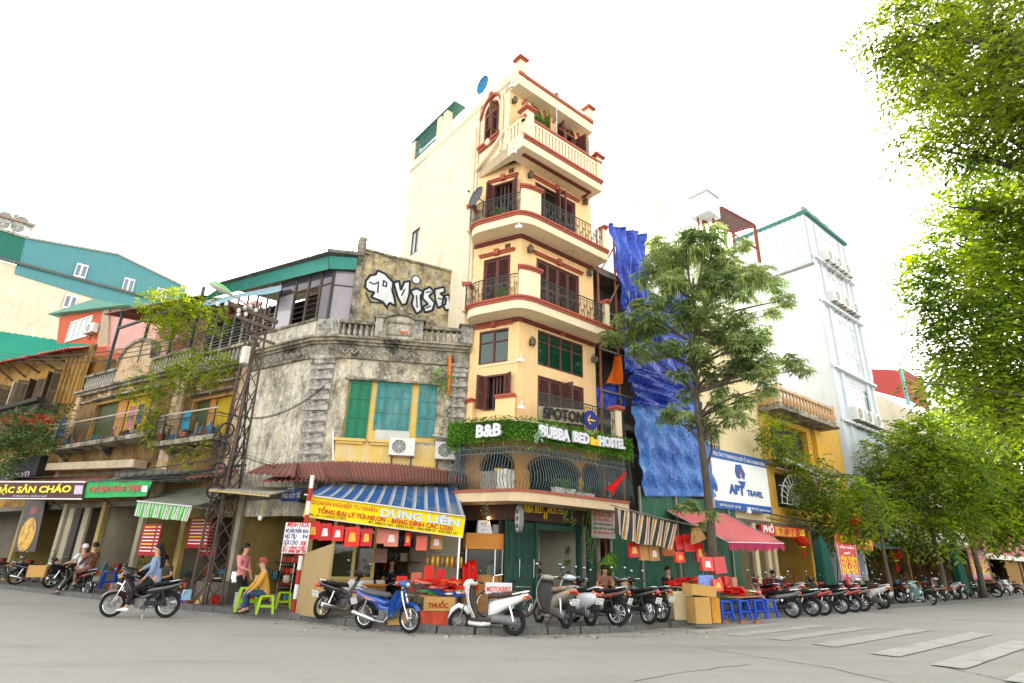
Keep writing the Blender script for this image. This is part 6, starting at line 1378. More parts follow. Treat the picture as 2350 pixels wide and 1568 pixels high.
def tarp(name,label,pts,d,mat,nu=48,nv=30,folds=9,amp=.24,seed=0,dirv=(1,.3)):
 "crumpled plastic sheet over wall points (lower a, lower b, upper b, upper a)"
 (a,b),(c,e),(f,g),(h,i)=pts;r=random.Random(seed);ph=[r.uniform(0,6.28)for _ in range(6)]
 def fn(s,t):
  u=(a+(c-a)*s)*(1-t)+(h+(f-h)*s)*t;z=(b+(e-b)*s)*(1-t)+(i+(g-i)*s)*t;k=s*dirv[0]+t*dirv[1]
  o=amp*(abs(math.sin(k*folds+ph[0]))**1.5+.5*abs(math.sin((k*1.7+t*.8)*folds+ph[1]))+.35*math.sin(t*folds*1.3+ph[2]+s*2))
  return PR.pt(u,z,d+o)
 return tag(MB().sheet(fn,nu,nv,.01).build(name,mat,None,smooth=2),label,'tarpaulin','blue tarpaulins on the scaffold')
q=lambda*P:[PR.uv(x,y,k,.2)for x,y,k in P]
tarp('tarpaulin','shiny deep blue tarpaulin hanging in a long triangle from the scaffold top',q((235,830,'c6'),(420,830,'c6'),(380,330,'c6'),(145,250,'c6')),.1,TA,folds=10,seed=1,dirv=(1,.0),amp=.2)
tarp('tarpaulin','deep blue crumpled tarpaulin behind the tree crown at mid height',q((250,1260,'c6'),(690,1300,'c6'),(690,700,'c6'),(235,800,'c6')),.05,TA,folds=11,seed=2,dirv=(1,.5))
tarp('tarpaulin','wrinkled deep blue tarpaulin band behind the tree trunk',q((300,1490,'c6'),(720,1500,'c6'),(700,1270,'c6'),(245,1230,'c6')),.25,TA,folds=11,seed=3,dirv=(.7,1))
tarp('tarpaulin','faded pale blue tarpaulin hanging low above the green hoarding',[PR.uv(x,y,'d',.3)for x,y in((1470,1140),(1650,1140),(1600,925),(1448,930))],.3,TBm,folds=17,seed=4,dirv=(1.0,.1),amp=.13)
tarp('tarpaulin','narrow strip of blue tarpaulin between the tower and the scaffold',q((50,760,'c6'),(95,790,'c6'),(95,500,'c6'),(50,520,'c6')),-.3,TA,8,16,4,.08,5);tarp('tarpaulin','dark blue tarpaulin under the orange cloth beside the tower',q((95,1480,'c6'),(300,1480,'c6'),(250,1320,'c6'),(95,1340,'c6')),-.1,TA,14,10,6,.1,6)
oc=thing('orange_cloth','bright orange cloth bundle hanging on the scaffold beside the tower','cloth',PR.px(180,1330,'c6',.2));P_=[PR.px(x,y,'c6',.25)for x,y in((130,1325),(235,1330),(235,1150),(195,1130))]
MB().sheet(lambda s,t:P_[0].lerp(P_[1],s).lerp(P_[3].lerp(P_[2],s),t)+n3r*(.1*math.sin(s*7+t*3)),14,10,.008).build('cloth',CLOTH('orange cloth',(.8,.16,.005),.3),oc,smooth=2)
# green hoarding, sheet by sheet
HO=thing('green_hoarding','dark green corrugated hoarding at the foot of the scaffolded building','fence',PR.pt(7,0,.3));GH=MT('hoarding green',(.012,.105,.055),.55,.15,2,metal=.1,dirt=(.02,.05,.03),dirt_amt=.35)
u=3.85;i=0
while u<11.2:
 z1=3.2 if u<5.4 else 3.95+.05*(i%2);corr(PR,[(u,.12),(u+.82,.12),(u+.82,z1),(u,z1)],.3+.012*(i%2),.14,.018).build('hoarding_sheet',GH,HO);u+=.8;i+=1
for u in(3.85,5.45,7.6,9.6,11.2):MB().fb(PR,u-.03,u+.03,.12,4.1,.34,.4).build('hoarding_post',MT('post grey',(.28,.27,.24),.6),HO)
# cafe signboard on the left end of the hoarding
SB=thing('paper_shop_board','faded white shop board with red letters left of the green hoarding','sign',PR.pt(3.9,1.8,.5));r=(PR.uv(1335,480,'g4',.55)[0],PR.uv(1528,480,'g4',.55)[0],PR.uv(1430,605,'g4',.55)[1],PR.uv(1430,350,'g4',.55)[1]);MB().fb(PR,r[0],r[1],r[2],r[3],.52,.55).build('board',MT('faded board',(.4,.36,.3),.7,.15),SB)
for(y,s,body,mt)in((.86,.1,'DOANH NGHIỆP TƯ NHÂN',BLK),(.68,.2,'DŨNG LIÊN',RTX),(.55,.13,'TỔNG ĐẠI LÝ',RTX),(.42,.1,'BÁN BUÔN BÁN LẺ',BLK),(.28,.1,'BAO BÌ CÁC LOẠI',BLK),(.14,.1,'ĐT 0243 8261 447',RTX)):
 word_=text_mb(body,s,.003,0,0,(r[1]-r[0])*.85);put(word_,lambda p:PR.pt((r[0]+r[1])/2+p.x,r[2]+(r[3]-r[2])*y+p.z,.556-p.y));word_.build('lettering',mt,SB)
MB().fb(PR,r[0]+.1,r[0]+.16,.13,r[2],.52,.56).build('board_post',IRON,SB)
# ================================================================== TRAVEL AGENCY BUILDING
CRM=WALL('cream house wall',(.74,.62,.38),(.5,.4,.25),.25,second=(.7,.56,.3),streak=.3,bmp=.15)
TVB=thing('travel_agency_house','cream house carrying the white and blue travel agency sign','building',PR.pt(13,0,-3))
gw=rect(PR,'d',[(1625,1035),(1652,1037),(1650,985),(1622,985)])
m=MB();cutwall(m,PR,10.3,15.4,3.4,12.5,[gw],.2);m.build('front_wall',CRM,TVB);core(TVB,PR,10.31,15.4,3.5,12.5,CRM,-9,-.25)
m=MB()
for i in range(7):u=gw[0]+(gw[1]-gw[0])*i/6;m.fb(PR,u-.012,u+.012,gw[2],gw[3],-.05,-.03)
for i in range(4):z=gw[2]+(gw[3]-gw[2])*i/3;m.fb(PR,gw[0],gw[1],z-.012,z+.012,-.052,-.028)
m.build('window_grille',MT('grille cream',(.6,.55,.42),.6),TVB);MB().fb(PR,gw[0],gw[1],gw[2],gw[3],-.24,-.22).build('window_pane',GLASS('dark pane',(.03,.03,.03),.08),TVB)
SG=thing('travel_agency_sign','large white and blue travel agency billboard with blue emblem and APT letters','sign',PR.pt(12.5,3.7,.4));q=[PR.uv(x,y,'g6',.45)for x,y in((300,690),(733,690),(703,305),(300,240))]
q=[(10.2,3.7),(14.75,3.75),(14.75,6.15),(10.2,6.1)]
MB().fp(PR,q,.2,.42).build('panel',MT('sign panel white',(.78,.79,.78),.5,.05),SG);BL=MT('agency blue',(.01,.09,.33),.5,.05)
MB().fp(PR,[(10.2,5.72),(14.75,5.78),(14.75,6.16),(10.2,6.11)],.4205,.43).build('top_band',BL,SG);MB().fp(PR,[(10.2,3.69),(14.75,3.74),(14.75,4.05),(10.2,4.0)],.4205,.43).build('bottom_band',BL,SG)
def sgt(u,z,s,w,body,mat,bold=0.0):t=text_mb(body,s,.004,bold,0,w);put(t,lambda p:PR.pt(u+p.x,z+p.z,.436-p.y));t.build('lettering',mat,SG)
sgt(12.5,5.84,.22,4.3,'VPGD CÔNG TY TNHH DU LỊCH QUỐC TẾ CHÂU Á THÁI BÌNH DƯƠNG',WT);sgt(11.95,4.38,.52,1.25,'APT',BL,.03);sgt(13.45,4.4,.33,1.35,'TRAVEL',BL,.015);sgt(11.3,3.8,.14,1.6,'20A Đào Duy Từ - Hà Nội',WT);sgt(13.6,3.82,.14,2.0,'0988.289.730 | apttravel.com',WT)
hx,hz_=12.35,5.25;MB().fp(PR,[(hx-.3,hz_-.15),(hx-.05,hz_-.2),(hx+.1,hz_-.1),(hx+.3,hz_-.2),(hx+.4,hz_+.05),(hx+.12,hz_+.42),(hx-.28,hz_+.38),(hx-.38,hz_+.1)],.4205,.45).build('emblem_top',BL,SG);MB().fp(PR,[(hx-.22,hz_-.3),(hx+.38,hz_-.28),(hx+.25,hz_-.5),(hx+.12,hz_-.58)],.4205,.45).build('emblem_base',BL,SG)
MB().fp(PR,[(hx-.1,hz_-.12),(hx+.1,hz_-.12),(hx+.01,hz_+.32)],.451,.46).build('emblem_arrow',RTX,SG);MB().fp(PR,[(hx-.04,hz_-.12),(hx+.04,hz_-.12),(hx,hz_+.05)],.461,.465).build('emblem_notch',WT,SG)
# ================================================================== OLD YELLOW BALCONY HOUSE
YB=thing('yellow_balcony_house','old orange-yellow house with a stone balustrade balcony and plants','building',PR.pt(19,0,-3));YO=WALL('orange yellow wall',(.62,.33,.035),(.25,.18,.1),.35,second=(.55,.38,.12),streak=.4)
hl=[(16.3,20.6,4.2,5.8),(16.5,20.5,6.6,8.4)]
m=MB();cutwall(m,PR,15.45,24.8,3.3,9.9,hl,.3);m.build('front_wall',YO,YB);core(YB,PR,15.46,24.8,3.4,9.8,YO,-8,-.4)
for h in hl:MB().fb(PR,*h,-.39,-.36).build('opening_shade',MT('dim interior',(.05,.045,.035),.9),YB)
MB().fb(PR,15.6,22.0,8.75,8.98,0,1.05).build('balcony_slab',CORN,YB);MB().fb(PR,15.5,22.1,8.65,8.76,0,1.15).build('balcony_moulding',CORN,YB)
MB().fb(PR,15.6,22.0,9.68,9.82,.85,1.05).build('balustrade_rail',WALL('balustrade stone',(.55,.42,.27),(.2,.14,.09),.45,streak=.4),YB)
bm=pmesh(MB().lathe([(.07,0),(.06,.05),(.1,.2),(.09,.3),(.05,.48),(.075,.68),(.075,.7)],n=8),'baluster',MT('ochre baluster',(.5,.32,.17),.8,.25,6),True)
for i in range(17):piece(bm,'baluster',YB,PR.pt(16.0+i*.36,8.98,.95))
for i in range(3):piece(bm,'baluster',YB,PR.pt(15.7,8.98,.2+i*.28))
for u in(15.7,21.9):MB().fb(PR,u-.14,u+.14,8.98,9.9,.82,1.08).build('balustrade_post',MATS['balustrade stone'],YB)
MB().fb(PR,15.5,22.2,6.1,6.3,0,.9).build('lower_balcony_slab',CORN,YB);MB().fb(PR,21.0,21.6,4.0,8.6,.0,.25).build('column',YO,YB)
m=MB()
for i in range(13):a=math.pi*(.08+.84*i/12);m.tube([PR.pt(17.3,4.3,.5),PR.pt(17.3+1.7*math.cos(a),4.3+1.5*math.sin(a),.5)],.022,5)
for rr in(.6,1.1,1.6):m.tube([PR.pt(17.3+rr*math.cos(a),4.3+rr*.9*math.sin(a),.5)for a in[math.pi*k/14 for k in range(15)]],.02,5)
for i in range(10):u=19.2+i*.22;m.tube([PR.pt(u,4.2,.5),PR.pt(u,5.9,.5)],.018,5)
for z in(4.3,5.1,5.9):m.tube([PR.pt(15.6,z,.5),PR.pt(21.4,z,.5)],.022,5)
m.build('sunburst_grille',MT('white grille',(.6,.6,.56),.6,.1),YB);m=MB();m.tube([PR.pt(15.4,6.3,.95),PR.pt(20.6,5.6,1.1)],.06,8);m.build('white_pipe',MATS['white plastic'],YB)
# ================================================================== WHITE TOWER
WH=WALL('white tower wall',(.6,.64,.665),(.42,.46,.48),.2,second=(.56,.605,.635),streak=.25,bscale=.4,bmp=.1);WB=thing('white_tower','tall narrow white building with grey tin top and rows of air conditioners','building',PR.pt(28,0,-4))
U0,U1,ZW=25.4,31.9,24.3;PW=Pl(PR.xy(U0,0),129.5);DW=5.2
wins=[(27.3,29.9,21.9,23.6),(27.4,30.1,18.9,20.6),(27.9,30.5,15.2,17.2),(28.0,30.5,13.8,15.0),(28.1,30.9,10.9,12.8),(28.2,31.0,6.4,9.0)]
m=MB();cutwall(m,PR,U0,U1,3.2,ZW,wins,.2);m.build('facade',WH,WB);m=MB();cutwall(m,PW,0,DW,3.3,20.45,[]);m.build('side_wall',WH,WB)
GT=MT('pale grey tin',(.5,.55,.56),.6,.08,2);corr(PW,[(0,20.45),(DW,20.6),(DW,ZW),(0,ZW)],.03,.35,.03).build('tin_side',GT,WB)
a,b,c,e=PR.xy(U0+.02,-.25),PR.xy(U1-.02,-.25),PR.xy(U1-.02,-DW),PR.xy(U0+.02,-DW);MB().prism([Vector((p.x,p.y,3.4))for p in(a,b,c,e)],[Vector((p.x,p.y,ZW-.05))for p in(a,b,c,e)]).build('tower_core',WH,WB)
m=MB();m.fb(PR,U0-.15,U1+.1,ZW,ZW+.25,-DW,.25);m.build('roof_edge',MT('dark teal edge',(.05,.17,.16),.6),WB);m=MB();m.fb(PW,-.1,DW,20.38,20.5,.0,.12);m.build('tin_ledge',MT('ledge dark',(.2,.2,.18),.7),WB)
for u0,u1 in((U0+.02,U0+.5),(U0+1.2,U0+1.6),(U1-1.3,U1-.9),(U1-.4,U1)):MB().fb(PR,u0,u1,3.3,ZW-.3,.002,.12).build('facade_pilaster',WH,WB)
for z in(20.9,17.7,13.2,9.8):MB().fb(PR,U0+.02,U1,z,z+.18,.003,.3).build('floor_band',WH,WB)
PGL=GLASS('pale tower glass',(.45,.5,.52),.08)
for w_ in wins:pane_window(WB,PR,w_,3,[.75],MATS['white window frame'],PGL if w_[2]>10 else GLASS('mid grey glass',(.15,.17,.17),.08),.12,-.08)
nm=['left','middle','right']
for z,row in((21.0,'upper row on the white tower'),(17.95,'second row on the white tower'),(10.0,'lower row on the white tower')):
 for i in range(3):o=copy_tree(AC0);place(o,PR.pt(27.3+i*1.45,z+.1,.1),PR.rz(),'air conditioner, %s of the three in the %s'%(nm[i],row),'air conditioners on the white tower');o.scale=(1.5,1.5,1.5)
for i in range(3):o=copy_tree(AC0);place(o,PR.pt(26.2+i*1.7,ZW+.3,-.5),PR.rz()+.3*(i-1),'air conditioner on the white tower roof, %s of three'%nm[i],'air conditioners on the white tower roof');o.scale=(1.4,1.4,1.2)
m=MB();m.tube([PR.pt(U1+.02,23.5,.1),PR.pt(U1+.05,14,.1),PR.pt(U1-.3,13,.1)],.06,6);m.build('drain_pipe',GT,WB)
# rooftop steel canopy, tank and antennas behind the tree
def at(x,y,dist,k='c6'):r_=ray(x,y,k);return Vector((r_.x*dist,r_.y*dist,EYE+r_.z*dist))
RC=thing('rooftop_steel_canopy','red steel-framed rooftop canopy left of the white tower','canopy',at(950,300,40));RS=MT('red oxide steel',(.2,.05,.04),.7,.2)
tp=[at(785,200,41),at(912,138,43),at(1130,255,45),at(985,300,42)];MB().prism(tp,[v+Vector((0,0,.12))for v in tp]).build('roof_sheet',MT('rust roof sheet',(.11,.06,.05),.8,.3),RC)
for i in range(4):p=tp[i];MB().tube([p,Vector((p.x,p.y,p.z-3))],.12,6).build('post',RS,RC)
for i in range(4):MB().tube([tp[i]-Vector((0,0,.1)),tp[(i+1)%4]-Vector((0,0,.1))],.1,6).build('beam',RS,RC);
for i in range(4):MB().tube([tp[i]-Vector((0,0,2.0)),tp[(i+1)%4]-Vector((0,0,.2))],.07,6).build('brace',RS,RC)
p=at(945,290,42);TK=thing('background_block','pale building behind the tree that carries the steel canopy','building',Vector((p.x,p.y,0)));cz=p.z-1.0
PBk=Pl(p.xy,39.5);MB().fb(PBk,-1.6,2.6,0,cz-1.6,-4,1.0).build('block_wall',WALL('pale block',(.78,.78,.75),(.6,.6,.57),.2,streak=.3),TK)
a=at(795,150,41);wt=thing('water_tank','pale square water tank on a rooftop behind the tree','tank',a-Vector((0,0,.7)));MB().box(a,(1.35,1.35,1.5),.7).build('tank_body',MT('tank grey',(.5,.56,.58),.5,.06),wt);MB().box(a+Vector((0,0,.8)),(1.5,1.5,.1),.7).build('tank_lid',MT('tank lid',(.4,.42,.4),.6),wt)
for sx in(-.5,.5):MB().tube([a+Vector((sx,0,-.75)),a+Vector((sx,0,-4.5))],.08,6).build('tank_leg',RS,wt)
def mast(x,y0,y1,dist,label,n):
 b,t=at(x,y1,dist),at(x,y0,dist);r_=thing('antenna_mast',label,'antenna',b,group='rooftop antenna masts');b2=Vector((b.x,b.y,b.z-3));t=Vector((b.x,b.y,t.z));MB().tube([b2,t],.06,6).build('mast_pole',MT('mast pale',(.55,.5,.42),.6),r_)
 for i in range(n):z=b.z+(t.z-b.z)*(i+.5)/n;a=i*2.1;MB().box((b.x+.3*math.cos(a),b.y+.3*math.sin(a),z),(.2,.15,1.0),a).build('antenna_panel',MATS['mast pale'],r_)
mast(350,60,260,40,'pale antenna mast on the roof left of the tree top',3);mast(510,60,220,42,'taller antenna mast with panels behind the tree top',5);mast(462,170,270,40,'short antenna mast between the two taller masts',2)
PBl=Pl(at(400,270,40).xy,39.5);wbk=thing('pale_rear_block','pale rooftop block under the antenna masts','building',PBl.pt(2,0,0));z=at(400,250,36).z;MB().fb(PBl,-2.5,4.5,0,at(400,300,40).z,-4,1).build('block_wall',MATS['pale block']if 'pale block' in MATS else CRM,wbk)
# ================================================================== FAR RIGHT BUILDINGS
FB=thing('red_topped_building','beige building with a red tin top to the right of the white tower','building',PR.pt(38,0,-3));MB().fb(PR,32.1,48,3.2,13.2,-8,-.3).build('front_wall',BGE,FB);corr(PR,[(32.4,13.2),(39.5,13.9),(39.5,16.3),(32.4,14.8)],-.3,.4,.04).build('red_tin',MT('red tin',(.42,.05,.045),.6,.12),FB)
m=MB()
for i in range(14):u=40.2+i*.35;m.fb(PR,u,u+.06,13.9,16.6,-.3,-.22)
for i in range(8):z=14+i*.36;m.fb(PR,40.2,45,z,z+.06,-.31,-.21)
m.build('roof_lattice',MT('lattice rust',(.3,.1,.08),.7),FB);MB().fb(PR,39.6,40.1,13.5,16.5,-.35,-.2).build('teal_post',MT('teal post',(.15,.4,.38),.6),FB);m=MB();cutwall(m,PR,33,36.5,5.0,9.4,[]);
MB().fb(PR,32.6,36.6,5.2,9.6,-.295,-.2).build('dark_shutter',MT('brown roller shutter',(.1,.07,.05),.7,.2),FB);MB().fb(PR,41,43,9.4,11.4,-.295,-.22).build('window',MT('dark window',(.1,.11,.11),.3),FB)
FG=thing('far_row_building','dim row of shop houses behind the trees at the right edge','building',PR.pt(62,0,-3));MB().fb(PR,48.1,110,3.2,12,-8,-.3).build('front_wall',WALL('dim far wall',(.42,.33,.22),(.2,.15,.1),.4),FG)
# shop interiors along the right street
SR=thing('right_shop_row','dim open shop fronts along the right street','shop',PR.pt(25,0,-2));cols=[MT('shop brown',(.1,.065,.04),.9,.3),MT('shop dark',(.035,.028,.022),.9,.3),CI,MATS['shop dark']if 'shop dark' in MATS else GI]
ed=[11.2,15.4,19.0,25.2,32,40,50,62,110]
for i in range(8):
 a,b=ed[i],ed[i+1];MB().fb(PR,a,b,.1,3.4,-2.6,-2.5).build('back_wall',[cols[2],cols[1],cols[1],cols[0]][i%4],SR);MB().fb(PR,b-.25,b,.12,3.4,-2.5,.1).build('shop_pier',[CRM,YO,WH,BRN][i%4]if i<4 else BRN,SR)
MB().fb(PR,11.2,110,3.25,3.45,-2.5,.1).build('shop_ceiling',GI,SR)
corr(PR,[(11.9,.14),(13.3,.14),(13.3,2.6),(11.9,2.6)],-.1,.1,.02).build('roller_shutter',MT('olive roller shutter',(.16,.14,.07),.6),SR)
for u in(11.6,13.55,14.6):MB().fb(PR,u-.14,u+.14,.12,3.3,.0,.15).build('shop_pier',CRM,SR)
for i in range(3):corr(PR,[(56+i*5,.1),(60.6+i*5,.1),(60.6+i*5,3.0),(56+i*5,3.0)],-.1,.3,.03).build('roller_shutter',MT('ochre shutter',(.3,.17,.06),.7),SR)
MB().fb(PR,48,62,2.9,4.6,-.2,.4).build('pink_sign',MT('pink sign',(.4,.08,.12),.6,.15),SR);MB().fb(PR,48,62,2.6,2.95,-.2,.45).build('white_fascia',MT('white fascia',(.6,.58,.52),.6),SR);MB().fb(PR,62.1,80,2.7,4.2,-.2,.4).build('orange_sign',MT('orange sign',(.5,.17,.03),.6),SR)
# ================================================================== PINK AWNING, STRIPED CLOTH, SMALL SIGNS
PA=thing('pink_awning','faded pink cloth awning with scalloped edge over the red bag stall','awning',PR.pt(8.5,2.2,1.8));A_,B_,C_,D_=PR.px(5,678,'g6',.4),PR.px(430,705,'g6',.4),PR.px(850,912,'g6',2.9),PR.px(448,902,'g6',2.9)
PKC=CLOTH('pink awning cloth',(.85,.24,.24),.4,var=.1,scale=1.2,dirt=(.5,.2,.18),damt=.3)
MB().sheet(lambda s,t:D_.lerp(C_,s).lerp(A_.lerp(B_,s),t)+Vector((0,0,-.07*math.sin(math.pi*t)-.05*math.sin(math.pi*s)*(1-t))),20,12,.008).build('top_cloth',PKC,PA,smooth=2)
MB().sheet(lambda s,t:D_.lerp(C_,s)+Vector((0,0,-.05*math.sin(math.pi*s)-(1-t)*(.24+.06*math.sin(s*60))))+n3r*(.03*math.sin(s*40)*(1-t)),60,4,.006).build('valance',CLOTH('magenta valance',(.45,.03,.1),.3),PA,smooth=2)
for a,b in((A_,B_),(D_,C_),(A_,D_),(B_,C_)):MB().tube([a-Vector((0,0,.04)),b-Vector((0,0,.04))],.02,6).build('frame_tube',MATS['aluminium'],PA)
RC_=thing('striped_cloth','brown, white and orange striped cloth hung from a rope beside the tree','cloth',PR.pt(3,2,2.3));DR=2.4;a,b=PR.px(372,325,'g5',DR),PR.px(1145,515,'g5',DR);MB().tube([a,a.lerp(b,.5)-Vector((0,0,.03)),b],.018,6).build('rope_pole',MATS['scaffold grey'],RC_)
K=[PR.px(x,y,'g5',DR)for x,y in((400,560),(882,702),(930,488),(400,345))]
STC=STRIPES('brown stripes',[(.46,(.055,.045,.04)),(.6,(.75,.72,.65)),(.68,(.06,.05,.045)),(.84,(.75,.3,.02)),(1,(.7,.67,.6))],9,trans=.25)
MB().sheet(lambda s,t:K[0].lerp(K[1],s).lerp(K[3].lerp(K[2],s),t)+n3r*(.07*math.sin(s*26+t*1.5)*(1-t*.7)*(1.4-s))+Vector((0,0,-.1*math.sin(math.pi*min(1,s*1.4))*(1-t))),72,10,.006).build('cloth',STC,RC_,smooth=2)
pf_=tag(MB().sheet(lambda s,t:PR.px(1045,660,'g5',2.3).lerp(PR.px(1195,610,'g5',2.3),s).lerp(PR.px(1052,515,'g5',2.3).lerp(PR.px(1140,515,'g5',2.3),s),t)+n3r*(.06*math.sin(s*5)),10,8,.006).build('paper_banner',CLOTH('newsprint cloth',(.5,.28,.1),.3,var=.5,scale=9),None,smooth=2),'small orange and white printed cloth hanging by the tree trunk','banner')
# red signs under the white tower
RSn=thing('lit_red_sign','red restaurant sign board with yellow pictures behind the pink awning','sign',PR.pt(17,2.6,.8));PD=1.0;r=(PR.uv(692,830,'g6',PD)[0],PR.uv(1005,830,'g6',PD)[0],PR.uv(840,872,'g6',PD)[1],PR.uv(840,798,'g6',PD)[1])
MB().fb(PR,*r,PD-.1,PD).build('board',MT('sign board red',(.5,.03,.015),.5),RSn);w_=r[1]-r[0];h_=r[3]-r[2]
MB().fb(PR,r[0]+w_*.3,r[0]+w_*.98,r[2]+h_*.1,r[3]-h_*.1,PD+.001,PD+.006).build('yellow_panel',MT('sign yellow print',(.75,.35,.02),.5,.7,6),RSn)
t=text_mb('PHỞ',.35,.004,.01,0,w_*.22);put(t,lambda p:PR.pt(r[0]+w_*.15+p.x,r[2]+h_*.3+p.z,PD+.006-p.y));t.build('lettering',WT,RSn)
t=text_mb('酒家小食',.4,.004,.01,0,w_*.5);put(t,lambda p:PR.pt(r[0]+w_*.62+p.x,r[2]+h_*.25+p.z,PD+.012-p.y));t.build('lettering',RTX,RSn)
OA=thing('orange_shop_awning','sagging red and yellow lettered shop awning under the right trees','awning',PR.pt(24,2.6,2));DO=2.0;a,b,c,e=[PR.px(x,y,'g7',DO)for x,y in((20,1030),(318,1058),(318,965),(20,920))]
MB().prism([a,b,c,e],[v-n3r*.05 for v in(a,b,c,e)]).build('banner',MT('orange banner',(.5,.14,.03),.6,.2),OA);ww=word(PR,'g7',60,985,305,1012,'CƠM RANG PHỞ XÀO',.36,DO+.03,YT,OA,.01,.004)
BA=[PR.px(x,y,'g7',1.8)for x,y in((370,1035),(570,1040),(560,975),(400,965))];tag(MB().sheet(lambda s,t:BA[0].lerp(BA[1],s).lerp(BA[3].lerp(BA[2],s),t)+n3r*(-t*1.2),20,3,.01).build('blue_grey_awning',CLOTH('blue grey awning',(.15,.2,.28),.2),None),'small blue-grey awning under the right-hand trees','awning')
def a_board(x0,x1,y0,y1,k,d,label):
 u0,u1=PR.uv(x0,(y0+y1)/2,k,d)[0],PR.uv(x1,(y0+y1)/2,k,d)[0];z1=PR.uv((x0+x1)/2,y0,k,d)[1];z0=PR.uv((x0+x1)/2,y1,k,d)[1];z0=max(z0,.25);r_=thing('menu_stand',label,'sign',PR.pt((u0+u1)/2,.12,d),group='red menu stands along the right street')
 MB().fb(PR,u0,u1,z0,z1,d-.05,d).build('board',MT('menu red',(.5,.015,.02),.5,.08),r_);w_,h_=u1-u0,z1-z0;m=MB();m.fb(PR,u0-.04,u0,z0-.02,z1+.02,d-.06,d+.012);m.fb(PR,u1,u1+.04,z0-.02,z1+.02,d-.06,d+.012);m.build('frame',MATS['aluminium'],r_)
 for y,s,body,mt,wf in((.88,.12,'VẰN THẮN',WT,.8),(.72,.1,'MỲ',WT,.35),(.55,.2,'VẰN THẮN',YT,.9),(.42,.2,'HỦ TÍU',YT,.85),(.29,.2,'SỦI CẢO',YT,.9),(.18,.2,'云吞面水',YT,.9),(.09,.14,'35.000đ/bát',MT('sign sky',(.45,.5,.85),.6),.95)):
  t=text_mb(body,s*h_*.75,.003,.004,0,w_*wf);put(t,lambda p:PR.pt((u0+u1)/2+p.x,z0+h_*y+p.z,d+.006-p.y));t.build('lettering',mt,r_)
 for u in(u0+.05,u1-.05):MB().tube([PR.pt(u,.12,d-.35),PR.pt(u,z0+h_*.8,d-.06)],.02,6).build('prop',IRON,r_);MB().fb(PR,u-.02,u+.02,.12,z0,d-.05,d-.01).build('foot',IRON,r_)
a_board(55,195,1008,1285,'g7',2.6,'red noodle menu stand in front of the white tower, left of the two');a_board(1085,1215,1050,1280,'g7',2.6,'red noodle menu stand far down the right street, right of the two')
def folded_umbrella(x,y0,y1,k,d,label):
 b=PR.px(x,y1,k,d);t=PR.px(x,y0,k,d);u_=PR.uv(x,y1,k,d)[0];base=PR.pt(u_,.12,d);r_=thing('folded_umbrella',label,'umbrella',base,group='folded market umbrellas');h=t.z-.12
 MB().tube([base,base+Vector((0,0,h))],.03,8).build('pole',MATS['aluminium'],r_);m=MB();n=18
 pr=[(.34,.3),(.36,.5),(.3,.6*h),(.2,.85*h),(.04,h)];bi=len(m.v)
 for rr,z in pr:
  for j in range(n):a=6.283*j/n;q=rr*(1+.18*math.cos(a*6));m.v.append(base+Vector((q*math.cos(a),q*math.sin(a),z+(.06*math.sin(a*6)if z<1 else 0))))
 for i in range(4):
  for j in range(n):j2=(j+1)%n;m.f.append((bi+i*n+j,bi+i*n+j2,bi+(i+1)*n+j2,bi+(i+1)*n+j))
 m.build('canopy',CLOTH('dark green umbrella',(.012,.085,.06),.1),r_,smooth=2);MB().lathe([(.28,0),(.28,.06),(.06,.12)],base,12).build('base',MT('umbrella base',(.15,.15,.14),.8),r_)
folded_umbrella(1165,870,1230,'g6',2.5,'folded dark green umbrella beside the left red menu stand');folded_umbrella(1010,1010,1330,'g7',2.5,'folded dark green umbrella beside the far red menu stand')
def lantern(x,y,k,d,rr,label):
 p=PR.px(x,y,k,d);r_=thing('red_lantern',label,'lantern',p-Vector((0,0,rr)),group='red paper lanterns');MB().lathe([(rr*.35,-rr*.8),(rr*.85,-rr*.45),(rr,0),(rr*.85,rr*.45),(rr*.35,rr*.8)],p,12).build('body',CLOTH('lantern red',(.6,.03,.01),.4),r_,smooth=True);m=MB();m.lathe([(rr*.4,rr*.78),(rr*.4,rr*.95)],p,10);m.lathe([(rr*.4,-rr*.95),(rr*.4,-rr*.78)],p,10);m.build('cap',YT,r_)
 m=MB();m.tube([p-Vector((0,0,rr)),p-Vector((0,0,rr*2.3))],[rr*.08,rr*.3],8);m.build('tassel',CLOTH('lantern red',(.6,.03,.01)),r_);MB().tube([p+Vector((0,0,rr*.9)),p+Vector((0,0,rr*3))],.008,4).build('string',IRON,r_)
lantern(985,905,'g6',1.2,.28,'round red lantern under the lit red sign');lantern(172,822,'g7',2.4,.34,'large red lantern hanging among the leaves by the menu stand');lantern(480,1080,'g7',1.0,.4,'dim red lantern in the dark doorway under the right trees')
# white bulb by the travel sign
p=PR.px(598,690,'g6',1.2);wb=thing('white_bulb','unlit white bulb hanging in front of the travel agency sign','bulb',p);MB().lathe([(.0,-.12),(.09,-.07),(.1,.0),(.05,.1),(.035,.16)],p,10).build('glass',MT('bulb white',(.8,.8,.78),.3),wb,smooth=True);MB().tube([p+Vector((0,0,.15)),PR.px(590,655,'g6',1.2)],.01,5).build('cord',IRON,wb)
wire('overhead_wires','loose black wires along the balcony house on the right',PR.pt(13,3.6,1.0),PR.pt(30,4.4,2.2),.5,4,.02,.2);wire('overhead_wires','tangle of grey wires at the right end of the hostel balcony',PR.pt(3.9,3.5,1.3),PR.pt(4.6,7.2,.3),-.3,6,.014,.25)
